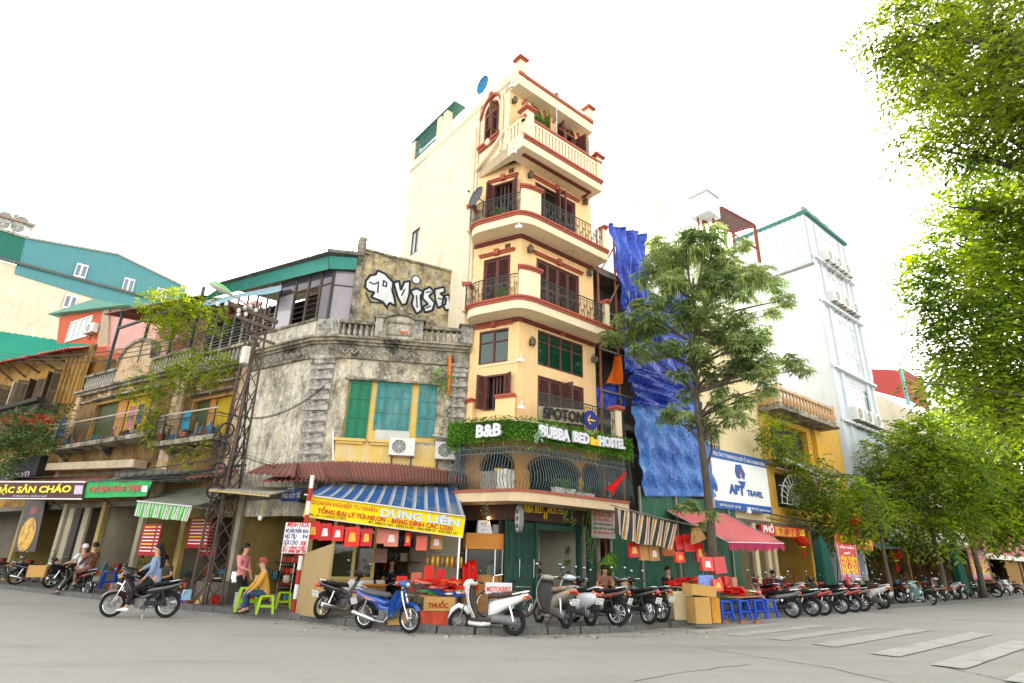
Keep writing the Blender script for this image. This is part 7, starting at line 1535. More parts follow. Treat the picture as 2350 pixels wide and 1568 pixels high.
# ================================================================== TREES AND PLANTS
BARK=MT('tree bark',(.1,.08,.06),.9,.3,6,bmp=.6,dirt=(.05,.045,.035),dirt_amt=.5)
LF1=LEAF('mango leaves',(.06,.115,.034),(.42,.5,.19),.55,.42);LF2=LEAF('street tree leaves',(.026,.072,.012),(.31,.4,.035),.52,.42);LF3=LEAF('sunlit canopy leaves',(.014,.05,.01),(.31,.37,.03),.46,.42);LFV=LEAF('yellow green vine leaves',(.07,.12,.01),(.34,.38,.03),.45,.5)
rt_=random.Random(11)
def rdir(r=rt_):
 while True:
  v=Vector((r.uniform(-1,1),r.uniform(-1,1),r.uniform(-1,1)))
  if .05<v.length<1:return v.normalized()
def whorl(m,p,ax,n,L,W,droop):
 a0=rt_.uniform(0,6.28);s=ax.orthogonal().normalized();t=ax.cross(s)
 for i in range(n):
  a=a0+6.283*i/n+rt_.uniform(-.25,.25);d=(s*math.cos(a)+t*math.sin(a)+ax*rt_.uniform(-.1,.45)+Vector((0,0,-.25))).normalized();m.leaf(p,d,ax,L*rt_.uniform(.7,1.15),W,.3,droop)
def spray(m,p,d,n,L,W,droop=.25):
 side=d.cross(Vector((0,0,1)))
 if side.length<.1:side=Vector((1,0,0))
 side.normalize();up=side.cross(d)
 for i in range(n):
  q=p+d*(L*.42*i)+Vector((0,0,-.012*i*i*L*3));s=1 if i%2 else-1;m.leaf(q,(d*.55+side*s*.8+up*rt_.uniform(-.1,.25)).normalized(),up,L*rt_.uniform(.75,1.15),W,.3,droop)
def crown(parent,blobs,mat,style,L,W,dens,name='crown',k='d',squash=.75,dz=0.0,jit=0.0):
 "blobs: (px, py, depth Y, radius m[, density factor]) ; leaves fill each blob's outer shell"
 m=MB();C=[]
 for bl in blobs:
  x,y,Y,r=bl[:4];f=bl[4]if len(bl)>4 else 1.0;c=atY(x,y,Y+rt_.uniform(-jit,jit),k);C.append(c);n=max(5,int(dens*f*r*r))
  for i in range(n):
   v=rdir();rr=r*(rt_.random()**.35);p=c+Vector((v.x*rr,v.y*rr,v.z*rr*squash+.08*math.sin(v.x*5)*r))
   if style=='whorl':ax=(v*.5+Vector((0,0,.8))+rdir()*.4).normalized();whorl(m,p,ax,rt_.randint(6,9),L,W,.35)
   else:d=(v+rdir()*.7+Vector((0,0,-.1))).normalized();spray(m,p,d,rt_.randint(5,8),L,W)
 tag(m.build(name,mat,parent),kind='stuff');return C
def limb(m,a,b,r0,r1,bend=.2):
 n=6;o=Vector((rt_.uniform(-1,1),rt_.uniform(-1,1),rt_.uniform(0,1)))*bend;m.tube([a.lerp(b,i/n)+o*math.sin(math.pi*i/n)for i in range(n+1)],[r0+(r1-r0)*i/n for i in range(n+1)],7)
 # ---- tree in front of the tarpaulins
tb0=gnd(1640,1413,z=.12);TR=thing('street_tree','slender tall tree with layered drooping leaves in front of the blue tarpaulins','tree',tb0);TY=tb0.y
m=MB();H_=11.2;tp=[]
for i in range(14):z=H_*i/13;tp.append(Vector((tb0.x+.07*math.sin(z*.7)+(.02*z),tb0.y+.05*math.cos(z*.9),.1+z)))
m.tube(tp,[.165-.125*i/13+(.05 if i==0 else 0)for i in range(14)],10);m.build('trunk',BARK,TR,smooth=2)
S=1/68.0
B1=[(1530,600,70),(1600,568,72),(1668,592,74),(1732,632,56),(1555,650,52),(1640,655,60),(1778,655,34),(1480,640,36),(1700,680,40),(1450,765,44),(1505,735,58),(1572,740,52),(1640,770,56),(1700,790,54),(1480,805,40),(1400,775,30),(1540,800,40),(1600,800,40),(1690,855,54),(1755,845,50),(1815,830,34),(1640,870,34),(1730,800,40),(1600,960,34),(1555,945,34),(1680,955,40),(1625,990,34),(1530,962,22),(1650,925,26),(1585,1160,24),(1628,1182,18),(1560,1165,16),(1618,1205,14),(1580,690,40),(1640,715,44),(1520,690,36),(1700,735,40),(1610,840,34),(1560,860,28),(1770,720,26),(1800,690,30),(1745,770,36),(1840,850,24),(1660,905,30),(1710,920,34),(1580,905,24),(1760,890,30),(1430,730,26),(1470,700,30),(1510,560,34),(1640,530,34),(1580,535,30),(1700,560,30)]
BB=[]
for x,y,r in B1:
 n=2 if r>45 else 1
 for j in range(n):BB.append((x+(rt_.uniform(-.3,.3)*r if n>1 else 0),y+(rt_.uniform(-.25,.25)*r if n>1 else 0),TY+rt_.uniform(-1,1)*min(1.1,r*S*1.2),r*S*(.85 if n>1 else 1)))
C=crown(TR,BB,LF1,'whorl',.23,.05,165,squash=.62)
m=MB()
for c in C:
 if c.z>4:
  zz=max(2.5,min(H_-.3,c.z-.7));a=tp[min(13,int(zz/H_*13))];limb(m,a,c,.05,.012,.25)
m.build('branches',BARK,TR,smooth=2);m=MB()
for i in range(160):
 c=BB[rt_.randrange(0,14)];p=atY(c[0]+rt_.gauss(0,25),c[1]+rt_.gauss(10,20),c[2]-.4)
 for j in range(3):m.leaf(p+Vector((rt_.uniform(-.06,.06),rt_.uniform(-.06,.06),0)),Vector((rt_.uniform(-.12,.12),rt_.uniform(-.12,.12),-1)).normalized(),Vector((0,1,0)),rt_.uniform(.3,.6),.022,0,0)
tag(m.build('hanging_pods',LEAF('pale green pods',(.2,.3,.06),(.4,.48,.14),.4),TR),kind='stuff')
# ---- large tree overhanging the right of the frame
def big_tree(name,label,foot,H,B,mat,style,L,W,dens,r0,S,Yc,squash=.75,jit=.6):
 t=thing(name,label,'tree',foot);m=MB();top=Vector((foot.x+.1,foot.y,foot.z+H));pts=[foot.lerp(top,i/8)+Vector((.08*math.sin(i*1.3)*r0*4,.06*math.cos(i)*r0*4,0))for i in range(9)];m.tube(pts,[r0*(1-.6*i/8)for i in range(9)],10);m.build('trunk',BARK,t,smooth=2)
 BB=[(x,y,Yc+rt_.uniform(-1,1)*jit,r*S)for x,y,r in B];C=crown(t,BB,mat,style,L,W,dens,squash=squash);m=MB()
 for c in C:a=pts[min(8,max(3,int((c.z-foot.z)/H*7)))];limb(m,a,c,r0*.22,.02,.4)
 m.build('branches',BARK,t,smooth=2);return t
UPB=[(2025,85,50),(2095,55,80),(2190,40,100),(2300,60,110),(2125,150,72),(2225,170,105),(2335,190,110),(2085,205,40),(2175,265,74),(2270,290,90),(2345,320,80),(2120,335,40),(2195,335,52),(2240,110,90),(2060,130,40),(2430,60,100),(2450,190,100),(2420,310,90),(2540,130,90),(2520,280,80)]
LOB=[(2300,430,80),(2350,490,95),(2215,455,40),(2175,475,30),(2280,545,95),(2345,610,100),(2195,560,52),(2140,625,48),(2095,632,28),(2205,655,80),(2305,700,105),(2145,715,48),(2235,775,80),(2335,820,95),(2165,795,40),(2255,865,70),(2345,900,75),(2185,850,34),(2135,880,30),(2290,940,50),(2440,500,90),(2440,630,90),(2430,760,90),(2530,600,80),(2520,760,80)]
Fr=gnd(2560,1560,z=0);ft=PR.xy(20.5,0);YB1=8.6
big_tree('overhanging_tree','big sunlit tree reaching into the upper right corner of the view',Vector((10.9,8.4,.12)),9.5,UPB,LF3,'spray',.16,.06,270,.24,1/118.,YB1)
big_tree('overhanging_tree','leafy bright green tree along the right edge below the overhanging canopy',Vector((14.2,11.6,.12)),8.0,LOB,LF2,'spray',.18,.07,230,.22,1/88.,11.4)
# ---- street trees along the right pavement
u_=PR.xy(19.5,3.0);u2_=PR.xy(27,3.0);u3_=PR.xy(34,3.0);u4_=PR.xy(24,3.0)
TAB=[(1880,1105,38),(1925,1140,48),(1985,1165,48),(1865,1175,30),(1945,1215,40),(1840,1145,24),(1905,1180,40),(1820,1110,16),(1985,1120,26),(1880,1060,16)]
TBB=[(2100,1010,58),(2050,1040,50),(2150,1000,60),(2205,1020,60),(2120,1070,66),(2210,1085,70),(2050,1120,50),(2000,1100,30),(2140,1140,66),(2075,1190,50),(2010,1160,40),(2030,1225,30),(2215,1165,60),(2150,1215,46)]
TCB=[(2280,1060,74),(2340,1100,74),(2310,1160,66),(2345,1190,60),(2260,1130,60),(2240,990,40),(2320,1010,60),(2200,945,40),(2270,960,50),(2340,960,50),(2280,1215,40)]
big_tree('pavement_tree','small pavement tree with loose leaves in front of the balcony house',Vector((u_.x,u_.y,.12)),4.2,TAB,LF2,'spray',.26,.1,95,.12,1/42.,u_.y,.7,.8)
big_tree('pavement_tree','dense rounded pavement tree at the foot of the white tower',Vector((u2_.x,u2_.y,.12)),6.0,TBB,LF2,'spray',.3,.12,74,.16,1/33.,u2_.y,.7,1.2)
big_tree('pavement_tree','dense pavement tree farthest down the right street',Vector((u3_.x,u3_.y,.12)),6.5,TCB,LF2,'spray',.34,.14,58,.18,1/27.,u3_.y,.7,1.5)
big_tree('roadside_tree','pale hazy tree behind the far pavement trees at the right edge',Vector((PR.xy(60,2).x,PR.xy(60,2).y,.1)),9,[(2180,930,40),(2240,900,46),(2300,930,50),(2345,960,50),(2250,960,40)],LF1,'spray',.5,.2,24,.25,1/17.,PR.xy(60,2).y,.7,2)
# ---- plants on buildings
def plant(name,label,blobs,mat,L=.1,W=.05,dens=120,pl=None,d=.3,k='d',stems=True,style='spray'):
 Cs=[];base=None;m=MB();st=MB()
 for x,y,r in blobs:
  c=pl.px(x,y,k,d);Cs.append(c);n=int(max(12,3.6*dens*r*r))
  for i in range(n):
   v=rdir();p=c+v*(r*rt_.random()**.4)
   if style=='spray':spray(m,p,(v+rdir()*.6).normalized(),4,L,W)
   else:whorl(m,p,(v+Vector((0,0,.7))).normalized(),6,L,W,.4)
 t=thing(name,label,'plant',min(Cs,key=lambda q:q.z));ct=Cs[0]
 for i in range(len(Cs)-1):limb(st,Cs[i],Cs[i+1],.02,.012,.1)
 if len(Cs)==1:limb(st,Cs[0],Cs[0]-Vector((0,0,blobs[0][2])),.012,.02,.03)
 tag(m.build('leaves',mat,t),kind='stuff');st.build('stems',BARK,t);return t
plant('climbing_vine','yellow-green climbing vine over the roof terrace posts left of the lamp',[(355,700,.75),(400,715,.95),(440,735,.8),(470,700,.5),(385,765,.7),(505,740,.5),(420,690,.5)],LFV,.13,.08,75,PL,.5)
plant('climbing_vine','yellow-green vine hanging over the ornate balcony and cornice',[(330,880,.5),(385,870,.75),(430,850,.8),(475,840,.8),(510,835,.5),(360,930,.55),(350,965,.6),(355,1000,.4),(300,895,.4)],LFV,.11,.07,85,PL,.9)
plant('climbing_vine','sparse vine straggling over the left balcony rail near the lattice pole',[(430,1035,.4),(470,1030,.35),(400,1045,.3),(445,1060,.3)],LFV,.09,.06,70,PL,1.0)
plant('roof_weed','bare twiggy weed on the roof behind the green lamp',[(480,640,.35),(500,650,.3)],LFV,.1,.05,30,PL,-1.0);plant('roof_weed','small weed growing on the chimney pier of the old house',[(822,556,.28),(815,566,.2)],LFV,.1,.05,70,PQ,-.8)
plant('wall_fern','green fern sprouting beside the orange pipe on the old house',[(1010,870,.3),(1022,880,.25)],LG,.16,.05,90,PQ,.2)
plant('wall_creeper','dark dry creeper on the right pilaster of the old house',[(1035,930,.25),(1030,965,.25),(1025,990,.2)],LEAF('dry dark creeper',(.05,.06,.03),(.16,.17,.08),.2),.08,.04,60,PQ,.12)
plant('balcony_plants','dark green hanging plants with red flowers over the far left balcony',[(10,985,.8),(50,980,.8),(90,975,.7),(15,1030,.7),(60,1020,.8),(110,1000,.6),(30,1060,.6),(140,950,.4)],LEAF('dark balcony leaves',(.015,.05,.012),(.1,.17,.03),.25),.18,.1,50,PL,1.3)
m=MB()
for i in range(60):p=PL.px(rt_.uniform(0,125),965-rt_.uniform(-8,14),'d',1.4+rt_.uniform(0,.3));whorl(m,p,Vector((0,-.3,1)).normalized(),5,.13,.1,.2)
tag(m.build('flower_boxes',CLOTH('red blossom',(.6,.04,.02),.3),None),'row of red flowers along the far left balcony shelf','flowers',kind='stuff')
plant('balcony_shrub','bushy green shrub on the top balcony of the hostel tower',[(1228,275,.3),(1243,282,.26),(1215,268,.24),(1250,270,.2)],LG,.1,.04,160,PR,.55)
plant('balcony_shrub','green pot plant behind the fourth-floor corner railing of the tower',[(1150,668,.14),(1160,665,.12)],LG,.08,.035,300,PC,.6);plant('balcony_shrub','small green plant behind the fifth-floor railing of the tower',[(1142,486,.12),(1155,483,.1)],LG,.07,.03,300,PC,.6)
plant('balcony_shrub','leafy plants spilling over the lower balcony of the yellow house',[(1755,985,.5),(1785,1000,.6),(1820,1030,.6),(1790,1035,.5),(1760,1020,.4),(1840,1060,.45)],LF2,.2,.09,60,PR,1.1);plant('balcony_shrub','yellow flowering plants under the stone balcony of the yellow house',[(1790,965,.35),(1760,955,.3),(1820,975,.3)],LFV,.16,.06,60,PR,1.0)
plant('cafe_plant','potted leafy plant by the cafe doorway post',[(1395,1290,.25),(1400,1280,.2)],LG,.2,.05,160,PR,.8,style='whorl');plant('cafe_plant','tall indoor plant against the white brick wall of the cafe',[(1310,1262,.2),(1308,1290,.16),(1306,1320,.15)],LG,.18,.04,120,PR,-.8,style='whorl')
# ================================================================== MOTORBIKES
TYRE=MT('tyre rubber',(.018,.018,.018),.85,.2,9);CHR=MT('chrome',(.6,.6,.6),.2,.05,metal=1);ALU=MT('engine alloy',(.16,.16,.16),.5,.2,8,metal=.6,dirt=(.1,.09,.08),dirt_amt=.4);BKP=MT('black plastic',(.02,.02,.021),.5,.2);SEATB=MT('black seat vinyl',(.014,.014,.015),.62,.2,spec=.2);SEATG=MT('grey seat vinyl',(.09,.09,.1),.6,.15,spec=.25);SEATN=MT('brown seat vinyl',(.075,.05,.04),.6,.15,spec=.25)
TAIL=MT('tail light red',(.45,.01,.01),.2,.1,coat=.5);AMB=MT('amber lens',(.7,.2,.01),.2,.1);LENS=MT('head lamp lens',(.6,.62,.62),.1,.05,coat=.6);PLT=MT('number plate',(.7,.7,.66),.5,.06);MIR=MT('mirror glass',(.3,.31,.32),.08,.02,metal=1)
def PAINT(name,col):return MT(name,col,.28,.06,3,coat=.7,dirt=tuple(q*.6+.02 for q in col),dirt_amt=.12)
def wheel(root,x,R,alloy,w=.045):
 m=MB();m.ring((x,0,R),R-w,w,'Y',24,8);t=m.build('wheel',TYRE,root,smooth=2);rm=MB();rm.ring((x,0,R),R-w*2.1,.014,'Y',24,6);rm.lathe([(.045,-.06),(.05,-.05),(.05,.05),(.045,.06)],(x,0,R),12,'Y')
 n=6 if alloy else 18
 for i in range(n):a=6.283*i/n;o=.04 if(i%2 and not alloy)else-.0;rm.tube([(x+.04*math.cos(a),o*(1 if i%4<2 else-1),R+.04*math.sin(a)),(x+(R-w*2)*math.cos(a+.2),0,R+(R-w*2)*math.sin(a+.2))],.016 if alloy else .0035,4)
 rm.build('rim',ALU if alloy else CHR,t,smooth=True);d=MB();d.lathe([(R*.3,-.008),(R*.3,.008)],(x,.07,R),18,'Y');d.build('brake_disc',ALU,t)
def fender(root,x,R,a0,a1,wd,mat,name='fender'):
 def fn(s,t):a=a0+(a1-a0)*s;y=(t-.5)*2;rr=R*1.13-.045*y*y;return(x+rr*math.cos(a),y*wd,R+rr*math.sin(a))
 return MB().sheet(fn,14,6,.006).build(name,mat,root,smooth=2)
def mirrors(root,x,z,mat=BKP,rnd_=True):
 for s in(-1,1):
  m=MB();m.tube([(x,s*.24,z),(x+.02,s*.3,z+.13),(x-.02,s*.33,z+.2)],.007,6);o=m.build('mirror',mat,root);g=MB();g.ball((x-.02,s*.36,z+.23),.018,.062,.045,10,6);g.build('mirror_glass',mat,o,smooth=2);g=MB();g.ball((x-.034,s*.36,z+.23),.008,.054,.038,10,4);g.build('mirror_face',MIR,o,smooth=2)
def bars(root,x,z,cover=None):
 m=MB();m.tube([(x-.1,-.34,z-.01),(x-.03,-.22,z+.03),(x,0,z),(x-.03,.22,z+.03),(x-.1,.34,z-.01)],.013,6);o=m.build('handlebar',CHR,root)
 for s in(-1,1):MB().tube([(x-.04,s*.235,z+.02),(x-.11,s*.355,z-.012)],.019,8).build('grip',BKP,o)
 for s in(-1,1):MB().tube([(x+.02,s*.2,z+.01),(x,s*.33,z-.02)],.006,5).build('brake_lever',CHR,o)
def plate(root,x,z,txt,tilt=-.35):
 m=MB();m.box((x,0,z),(.012,.19,.14),ry=tilt);o=m.build('number_plate',PLT,root)
 for i,line in enumerate(txt):
  t=text_mb(line,.062,.001,0,0,.15);ct,st=math.cos(tilt),math.sin(tilt);put(t,lambda p:Vector((x,0,z))+Vector((-.008*ct+(p.z+.01-i*.065)*st,-p.x,(p.z+.01-i*.065)*ct+.008*st)));t.build('plate_lettering',BLK,o)
def exhaust(root,y=-.15,x1=-.78,z1=.36,mat=CHR):
 m=MB();m.tube([(.12,y*.6,.3),(.05,y,.2),(-.2,y,.22)],.018,8);m.tube([(-.2,y,.22),(-.26,y,.24),(x1,y-.02,z1),(x1-.03,y-.02,z1+.005)],[.02,.045,.05,.035],12);m.build('exhaust',mat,root,smooth=True)
def underbone(label,col,seat=SEATB,basket=False,txt=('29-M1','358.42'),shield=None,slim=False,trim=None):
 r=thing('motorbike',label,'motorbike');R=.285;P=PAINT('paint '+col[0],col[1]);S2=PAINT('paint '+shield[0],shield[1])if shield else P
 wheel(r,.64,R,False,.036);wheel(r,-.6,R,False,.04)
 for s in(-1,1):MB().tube([(.64,s*.075,R),(.5,s*.07,.62),(.43,s*.06,.84)],[.018,.022,.024],8).build('fork_leg',CHR,r)
 fender(r,.64,R,.55,2.75,.06,S2,'front_fender');fender(r,-.6,R,.35,2.5,.065,BKP,'rear_fender')
 # spine and leg shield
 m=MB();m.loft([(.47,.86,.05,.07,.4),(.42,.72,.06,.08,.5),(.3,.55,.065,.08,.7),(.12,.43,.07,.075,.3),(-.08,.45,.075,.09),(-.25,.55,.085,.1)],12);m.build('spine',P,r,smooth=2)
 def ls(s,t):y=(t-.5)*2;return(.47-.2*s-.06*y*y-.04*math.sin(s*3),y*(.1+.14*math.sin(math.pi*min(1,.25+s*.6))),.84-.52*s)
 MB().sheet(ls,10,10,.012).build('leg_shield',S2,r,smooth=2)
 m=MB();m.loft([(.05,.56,.09,.06),(-.2,.61,.12,.09),(-.5,.66,.12,.085),(-.78,.74,.085,.06),(-.88,.78,.05,.035)],12,3);m.build('tail_fairing',P,r,smooth=2)
 if trim:
  for s in(-1,1):m=MB();m.add([(-.15,s*.128,.6),(-.5,s*.128,.68),(-.78,s*.095,.76),(-.45,s*.13,.63)],[(0,1,2,3)]if s>0 else[(3,2,1,0)]);m.build('stripe_decal',MT('decal '+trim[0],trim[1],.4),r)
 m=MB();m.loft([(.08,.7,.08,.03),(.0,.735,.12,.045),(-.25,.745,.135,.045),(-.45,.775,.135,.05),(-.68,.81,.11,.045),(-.74,.82,.07,.03)],12,3);m.build('seat',seat,r,smooth=2)
 m=MB();m.tube([(-.5,.1,.8),(-.8,.11,.86),(-.86,0,.87),(-.8,-.11,.86),(-.5,-.1,.8)],.011,6);m.build('grab_rail',CHR,r)
 m=MB();m.box((.0,0,.33),(.26,.2,.2));m.lathe([(.085,-.13),(.09,-.1),(.09,.1),(.085,.13)],(-.02,0,.32),14,'Y')
 for i in range(6):m.box((.16+i*.022,0,.34),(.012,.15,.13))
 m.build('engine',ALU,r,bevel=.01)
 for s in(-1,1):m=MB();m.tube([(-.02,s*.07,.3),(-.6,s*.09,R)],.018,6);m.tube([(-.58,s*.12,R+.02),(-.46,s*.12,.62)],.026,8);m.build('swing_arm',BKP if s>0 else CHR,r)
 m=MB();m.box((-.3,.1,.33),(.55,.025,.09),ry=.06);m.build('chain_guard',BKP,r);exhaust(r)
 m=MB();m.loft([(.36,.98,.08,.05),(.46,.97,.1,.075),(.54,.95,.085,.07),(.58,.94,.05,.045)],12);m.build('headlight_cowl',P if not slim else BKP,r,smooth=2);m=MB();m.ball((.565,0,.945),.025,.07,.055,12,6);m.build('headlight',LENS,r,smooth=2)
 bars(r,.42,1.0);mirrors(r,.4,1.01)
 for s in(-1,1):m=MB();m.ball((.52,s*.13,.9),.03,.04,.025,8,5);m.build('indicator',AMB,r,smooth=2)
 m=MB();m.ball((-.9,0,.75),.03,.075,.045,10,6);m.build('tail_light',TAIL,r,smooth=2)
 for s in(-1,1):m=MB();m.ball((-.86,s*.12,.7),.025,.03,.022,8,5);m.build('rear_indicator',AMB,r,smooth=2)
 plate(r,-.93,.56,txt);m=MB();m.tube([(-.12,.06,.22),(-.16,.2,.0)],.011,6);m.tube([(-.05,-.2,.2),(-.05,.2,.2)],.012,6);m.build('stand_and_pegs',CHR,r)
 if basket:
  b=MB();
  for z in(.72,.8,.88,.96):
   h=.1+(z-.72)*.12;pts=[(.56,-h,z),(.82+(z-.72)*.2,-h,z),(.82+(z-.72)*.2,h,z),(.56,h,z),(.56,-h,z)];b.tube(pts,.006,4)
  for i in range(9):y=-.1+.2*i/8;b.tube([(.8,y,.72),(.87,y*1.25,.96)],.004,4)
  for s in(-1,1):
   for i in range(6):x=.58+.045*i;b.tube([(x,s*.1,.72),(x,s*.13,.96)],.004,4)
  b.build('basket',IRON,r);MB().box((.69,0,.725),(.24,.2,.008)).build('basket_floor',IRON,r)
 return r
def scooter(label,col,seat=SEATN,txt=('29-H1','447.90'),round_=False,inner=None,tailw=.15,tail2=False):
 r=thing('scooter',label,'scooter');R=.25;P=PAINT('paint '+col[0],col[1]);I=MT('scooter inner '+(inner[0]if inner else 'dark'),inner[1]if inner else(.05,.05,.05),.5)
 wheel(r,.62,R,True,.045);wheel(r,-.6,R,True,.05)
 for s in(-1,1):MB().tube([(.62,s*.075,R),(.5,s*.06,.6)],.022,8).build('fork_leg',ALU,r)
 m=MB();m.loft([(.88,R+.03,.035,.03),(.8,R+.2,.065,.05,-.6),(.66,R+.3,.075,.05,-.1),(.5,R+.26,.08,.06,.5),(.4,R+.15,.07,.05,.8)],12,3);m.build('front_fender',P,r,smooth=2)
 def ap(s,t):y=(t-.5)*2;w=.12+.15*math.sin(math.pi*(.15+.72*s));return(.5+.06*math.sin(math.pi*s)-.16*s-.1*y*y+(.05 if s<.3 else 0)*(1-abs(y)),y*w,.98-.66*s)
 MB().sheet(ap,12,12,.02).build('front_apron',P,r,smooth=2)
 def ai(s,t):y=(t-.5)*2;w=.11+.13*math.sin(math.pi*(.15+.72*s));return(.42-.12*s+.03*math.sin(math.pi*s)-.06*y*y,y*w,.95-.62*s)
 MB().sheet(ai,8,8,.02).build('inner_shield',I,r,smooth=2)
 m=MB();m.loft([(.36,.3,.14,.04),(.1,.29,.16,.04),(-.12,.3,.16,.045)],12,4);m.build('floorboard',I,r,smooth=2);m=MB();m.loft([(.4,.22,.1,.05),(.1,.2,.13,.05),(-.1,.24,.13,.06)],12,3);m.build('belly_panel',P,r,smooth=2)
 if round_:st=[(-.06,.44,.12,.18),(-.2,.5,.17,.2),(-.42,.54,.215,.19),(-.62,.58,.2,.16),(-.78,.62,.14,.12),(-.86,.64,.08,.07)]
 else:st=[(-.04,.45,.12,.2),(-.18,.54,.15,.16),(-.4,.62,.17,.12),(-.62,.7,.15,.09),(-.8,.77,.1,.06),(-.88,.8,.05,.035)]
 m=MB();m.loft(st,14,2.6);m.build('rear_body',P,r,smooth=2)
 z0=.7 if round_ else .73
 m=MB();m.loft([(.0,z0,.09,.04),(-.08,z0+.05,.13,.055),(-.3,z0+.06,.15,.055),(-.48,z0+.09,.15,.055),(-.68,z0+.1,.12,.045),(-.74,z0+.1,.07,.03)],12,3);m.build('seat',seat,r,smooth=2)
 m=MB();m.tube([(-.55,.13,z0+.08),(-.85,.11,z0+.15),(-.9,0,z0+.16),(-.85,-.11,z0+.15),(-.55,-.13,z0+.08)],.015,6);m.build('grab_rail',P if not round_ else CHR,r,smooth=True)
 m=MB();m.loft([(.0,.3,.05,.07),(-.2,.32,.055,.09),(-.5,.3,.055,.1),(-.68,.27,.05,.08)],12,3);put(m,lambda p:p+Vector((0,.1,0)));m.build('transmission_case',ALU,r,smooth=2);m=MB();m.box((-.15,-.02,.3),(.3,.2,.18));m.build('engine',BKP,r,bevel=.02)
 m=MB();m.loft([(-.25,.32,.03,.03),(-.34,.36,.05,.06),(-.62,.42,.055,.07),(-.78,.45,.05,.06),(-.82,.46,.03,.03)],12,3);put(m,lambda p:p+Vector((0,-.16,0)));m.build('exhaust',ALU,r,smooth=2)
 for s in(-1,1):MB().tube([(-.6,s*.13,R+.03),(-.5,s*.13,.6)],.026,8).build('rear_shock',CHR,r)
 m=MB();m.loft([(.28,1.02,.12,.04),(.38,1.03,.17,.07),(.5,1.0,.13,.085),(.57,.97,.06,.05)],12,2.6);m.build('handlebar_cowl',P,r,smooth=2);m=MB();m.ball((.55,0,.97),.03,.09,.05,12,6)if not round_ else m.ball((.545,0,1.0),.03,.07,.07,12,6);m.build('headlight',LENS,r,smooth=2)
 for s in(-1,1):m=MB();m.ball((.545,s*.12,.8),.025,.045,.03,8,5);m.build('indicator',AMB,r,smooth=2)
 bars(r,.33,1.04);mirrors(r,.32,1.06,BKP)
 if round_:m=MB();m.ball((-.86,0,.68),.035,.085,.06,12,6)
 else:m=MB();m.loft([(-.8,.76,.13,.035),(-.88,.77,.1,.035),(-.92,.78,.04,.02)],10)
 m.build('tail_light',TAIL,r,smooth=2)
 for s in(-1,1):m=MB();m.ball((-.83,s*.13,.74),.04,.035,.03,8,5);m.build('rear_indicator',AMB,r,smooth=2)
 fender(r,-.6,R,.3,2.7,.06,BKP,'rear_fender');plate(r,-.93,.56,txt);m=MB();m.box((-.86,0,.62),(.16,.06,.03),ry=.6);m.build('plate_bracket',BKP,r);m=MB();m.tube([(-.1,.08,.2),(-.13,.22,.0)],.012,6);m.build('side_stand',BKP,r)
 return r
def head_to(o,x,y,k,deg,z=0.0):
 "set a machine's rear tyre on a measured spot and turn it to a compass heading"
 a=gnd(x,y,k,z);h=Vector((math.cos(R_(deg)),math.sin(R_(deg)),0));o.location=a+h*.6;o.rotation_euler.z=R_(deg);ROOTM[o.name]=Matrix.Translation(o.location)@Matrix.Rotation(R_(deg),4,'Z')
def park(o,rear,front,lean=.1,z=0.0,label=None,group='parked motorbikes',keep=False):
 a=gnd(*rear,z=z);b=gnd(*front,z=z);d=b-a;rz=math.atan2(d.y,d.x);h=d.normalized();loc=a+h*.6;place(o,(loc.x,loc.y,z),rz,label,group,rx=lean);return o
bb=underbone('x',('deep blue',(.006,.075,.36)),SEATG,True,('29-F8','7204'),trim=('orange',(.75,.25,.05)));park(bb,(650,1508,'g3'),(1105,1552,'g3'),.08,0,'blue underbone motorbike with wire basket at the kerb corner','parked motorbikes');ROOTM[bb.name]=ROOTM[bb.name]
ws=scooter('x',('pearl white',(.74,.74,.72)),SEATN,inner=('brown',(.07,.05,.04)));park(ws,(680,1428,'g4'),(165,1402,'g4'),.09,0,'white scooter with brown seat parked at the kerb, facing left')
wc=underbone('x',('cub black',(.02,.02,.022)),SEATB,False,('29-K9','5512'),('cub white',(.6,.64,.64)),True);park(wc,(285,1425,'g3'),(545,1372,'g3'),.1,.12,'old black motorbike with pale leg shield beside the tan board')
gs=scooter('x',('champagne grey',(.3,.27,.22)),MT('tan seat',(.3,.22,.15),.5),('29-Z1','5308'));park(gs,(1112,1368,'g4'),(935,1285,'g4'),.1,.12,'champagne grey scooter with tan seat, rear to the street')
vs_=scooter('x',('vespa white',(.62,.66,.68)),SEATB,('29-R1','065.12'),True);park(vs_,(1320,1352,'g4'),(1150,1278,'g4'),.1,.12,'pale white round-bodied scooter with black seat, rear to the street')
k1=underbone('x',('sport black',(.015,.015,.016)),SEATB,False,('29-E1','611.09'),None,True,('red',(.5,.03,.02)));park(k1,(430,1348,'g5'),(215,1260,'g5'),.1,.12,'black motorbike with red stripe next to the round white scooter')
def another(src,rear,front,label,lean=.1,z=.12,group='parked motorbikes'):o=copy_tree(src);return park(o,rear,front,lean,z,label,group)
k2=underbone('x',('gloss black',(.012,.012,.013)),SEATB,False,('29-B1','208.17'));park(k2,(690,1333,'g5'),(490,1255,'g5'),.1,.12,'black motorbike with chrome wheels, second from the cardboard boxes')
k3=another(k1,(800,1312,'g5'),(620,1245,'g5'),'black motorbike nearest the cardboard boxes');head_to(k3,800,1312,'g5',126,.12)
rd=underbone('x',('cherry red',(.3,.01,.012)),SEATB,False,('29-D1','915.60'));dk=underbone('x',('dusty grey',(.1,.1,.1)),SEATB,False,('29-L5','0371'));gp=scooter('x',('silver teal',(.12,.22,.23)),SEATB,('29-N1','77402'))
def yaw(o,deg):
 o.rotation_euler.z=R_(deg)
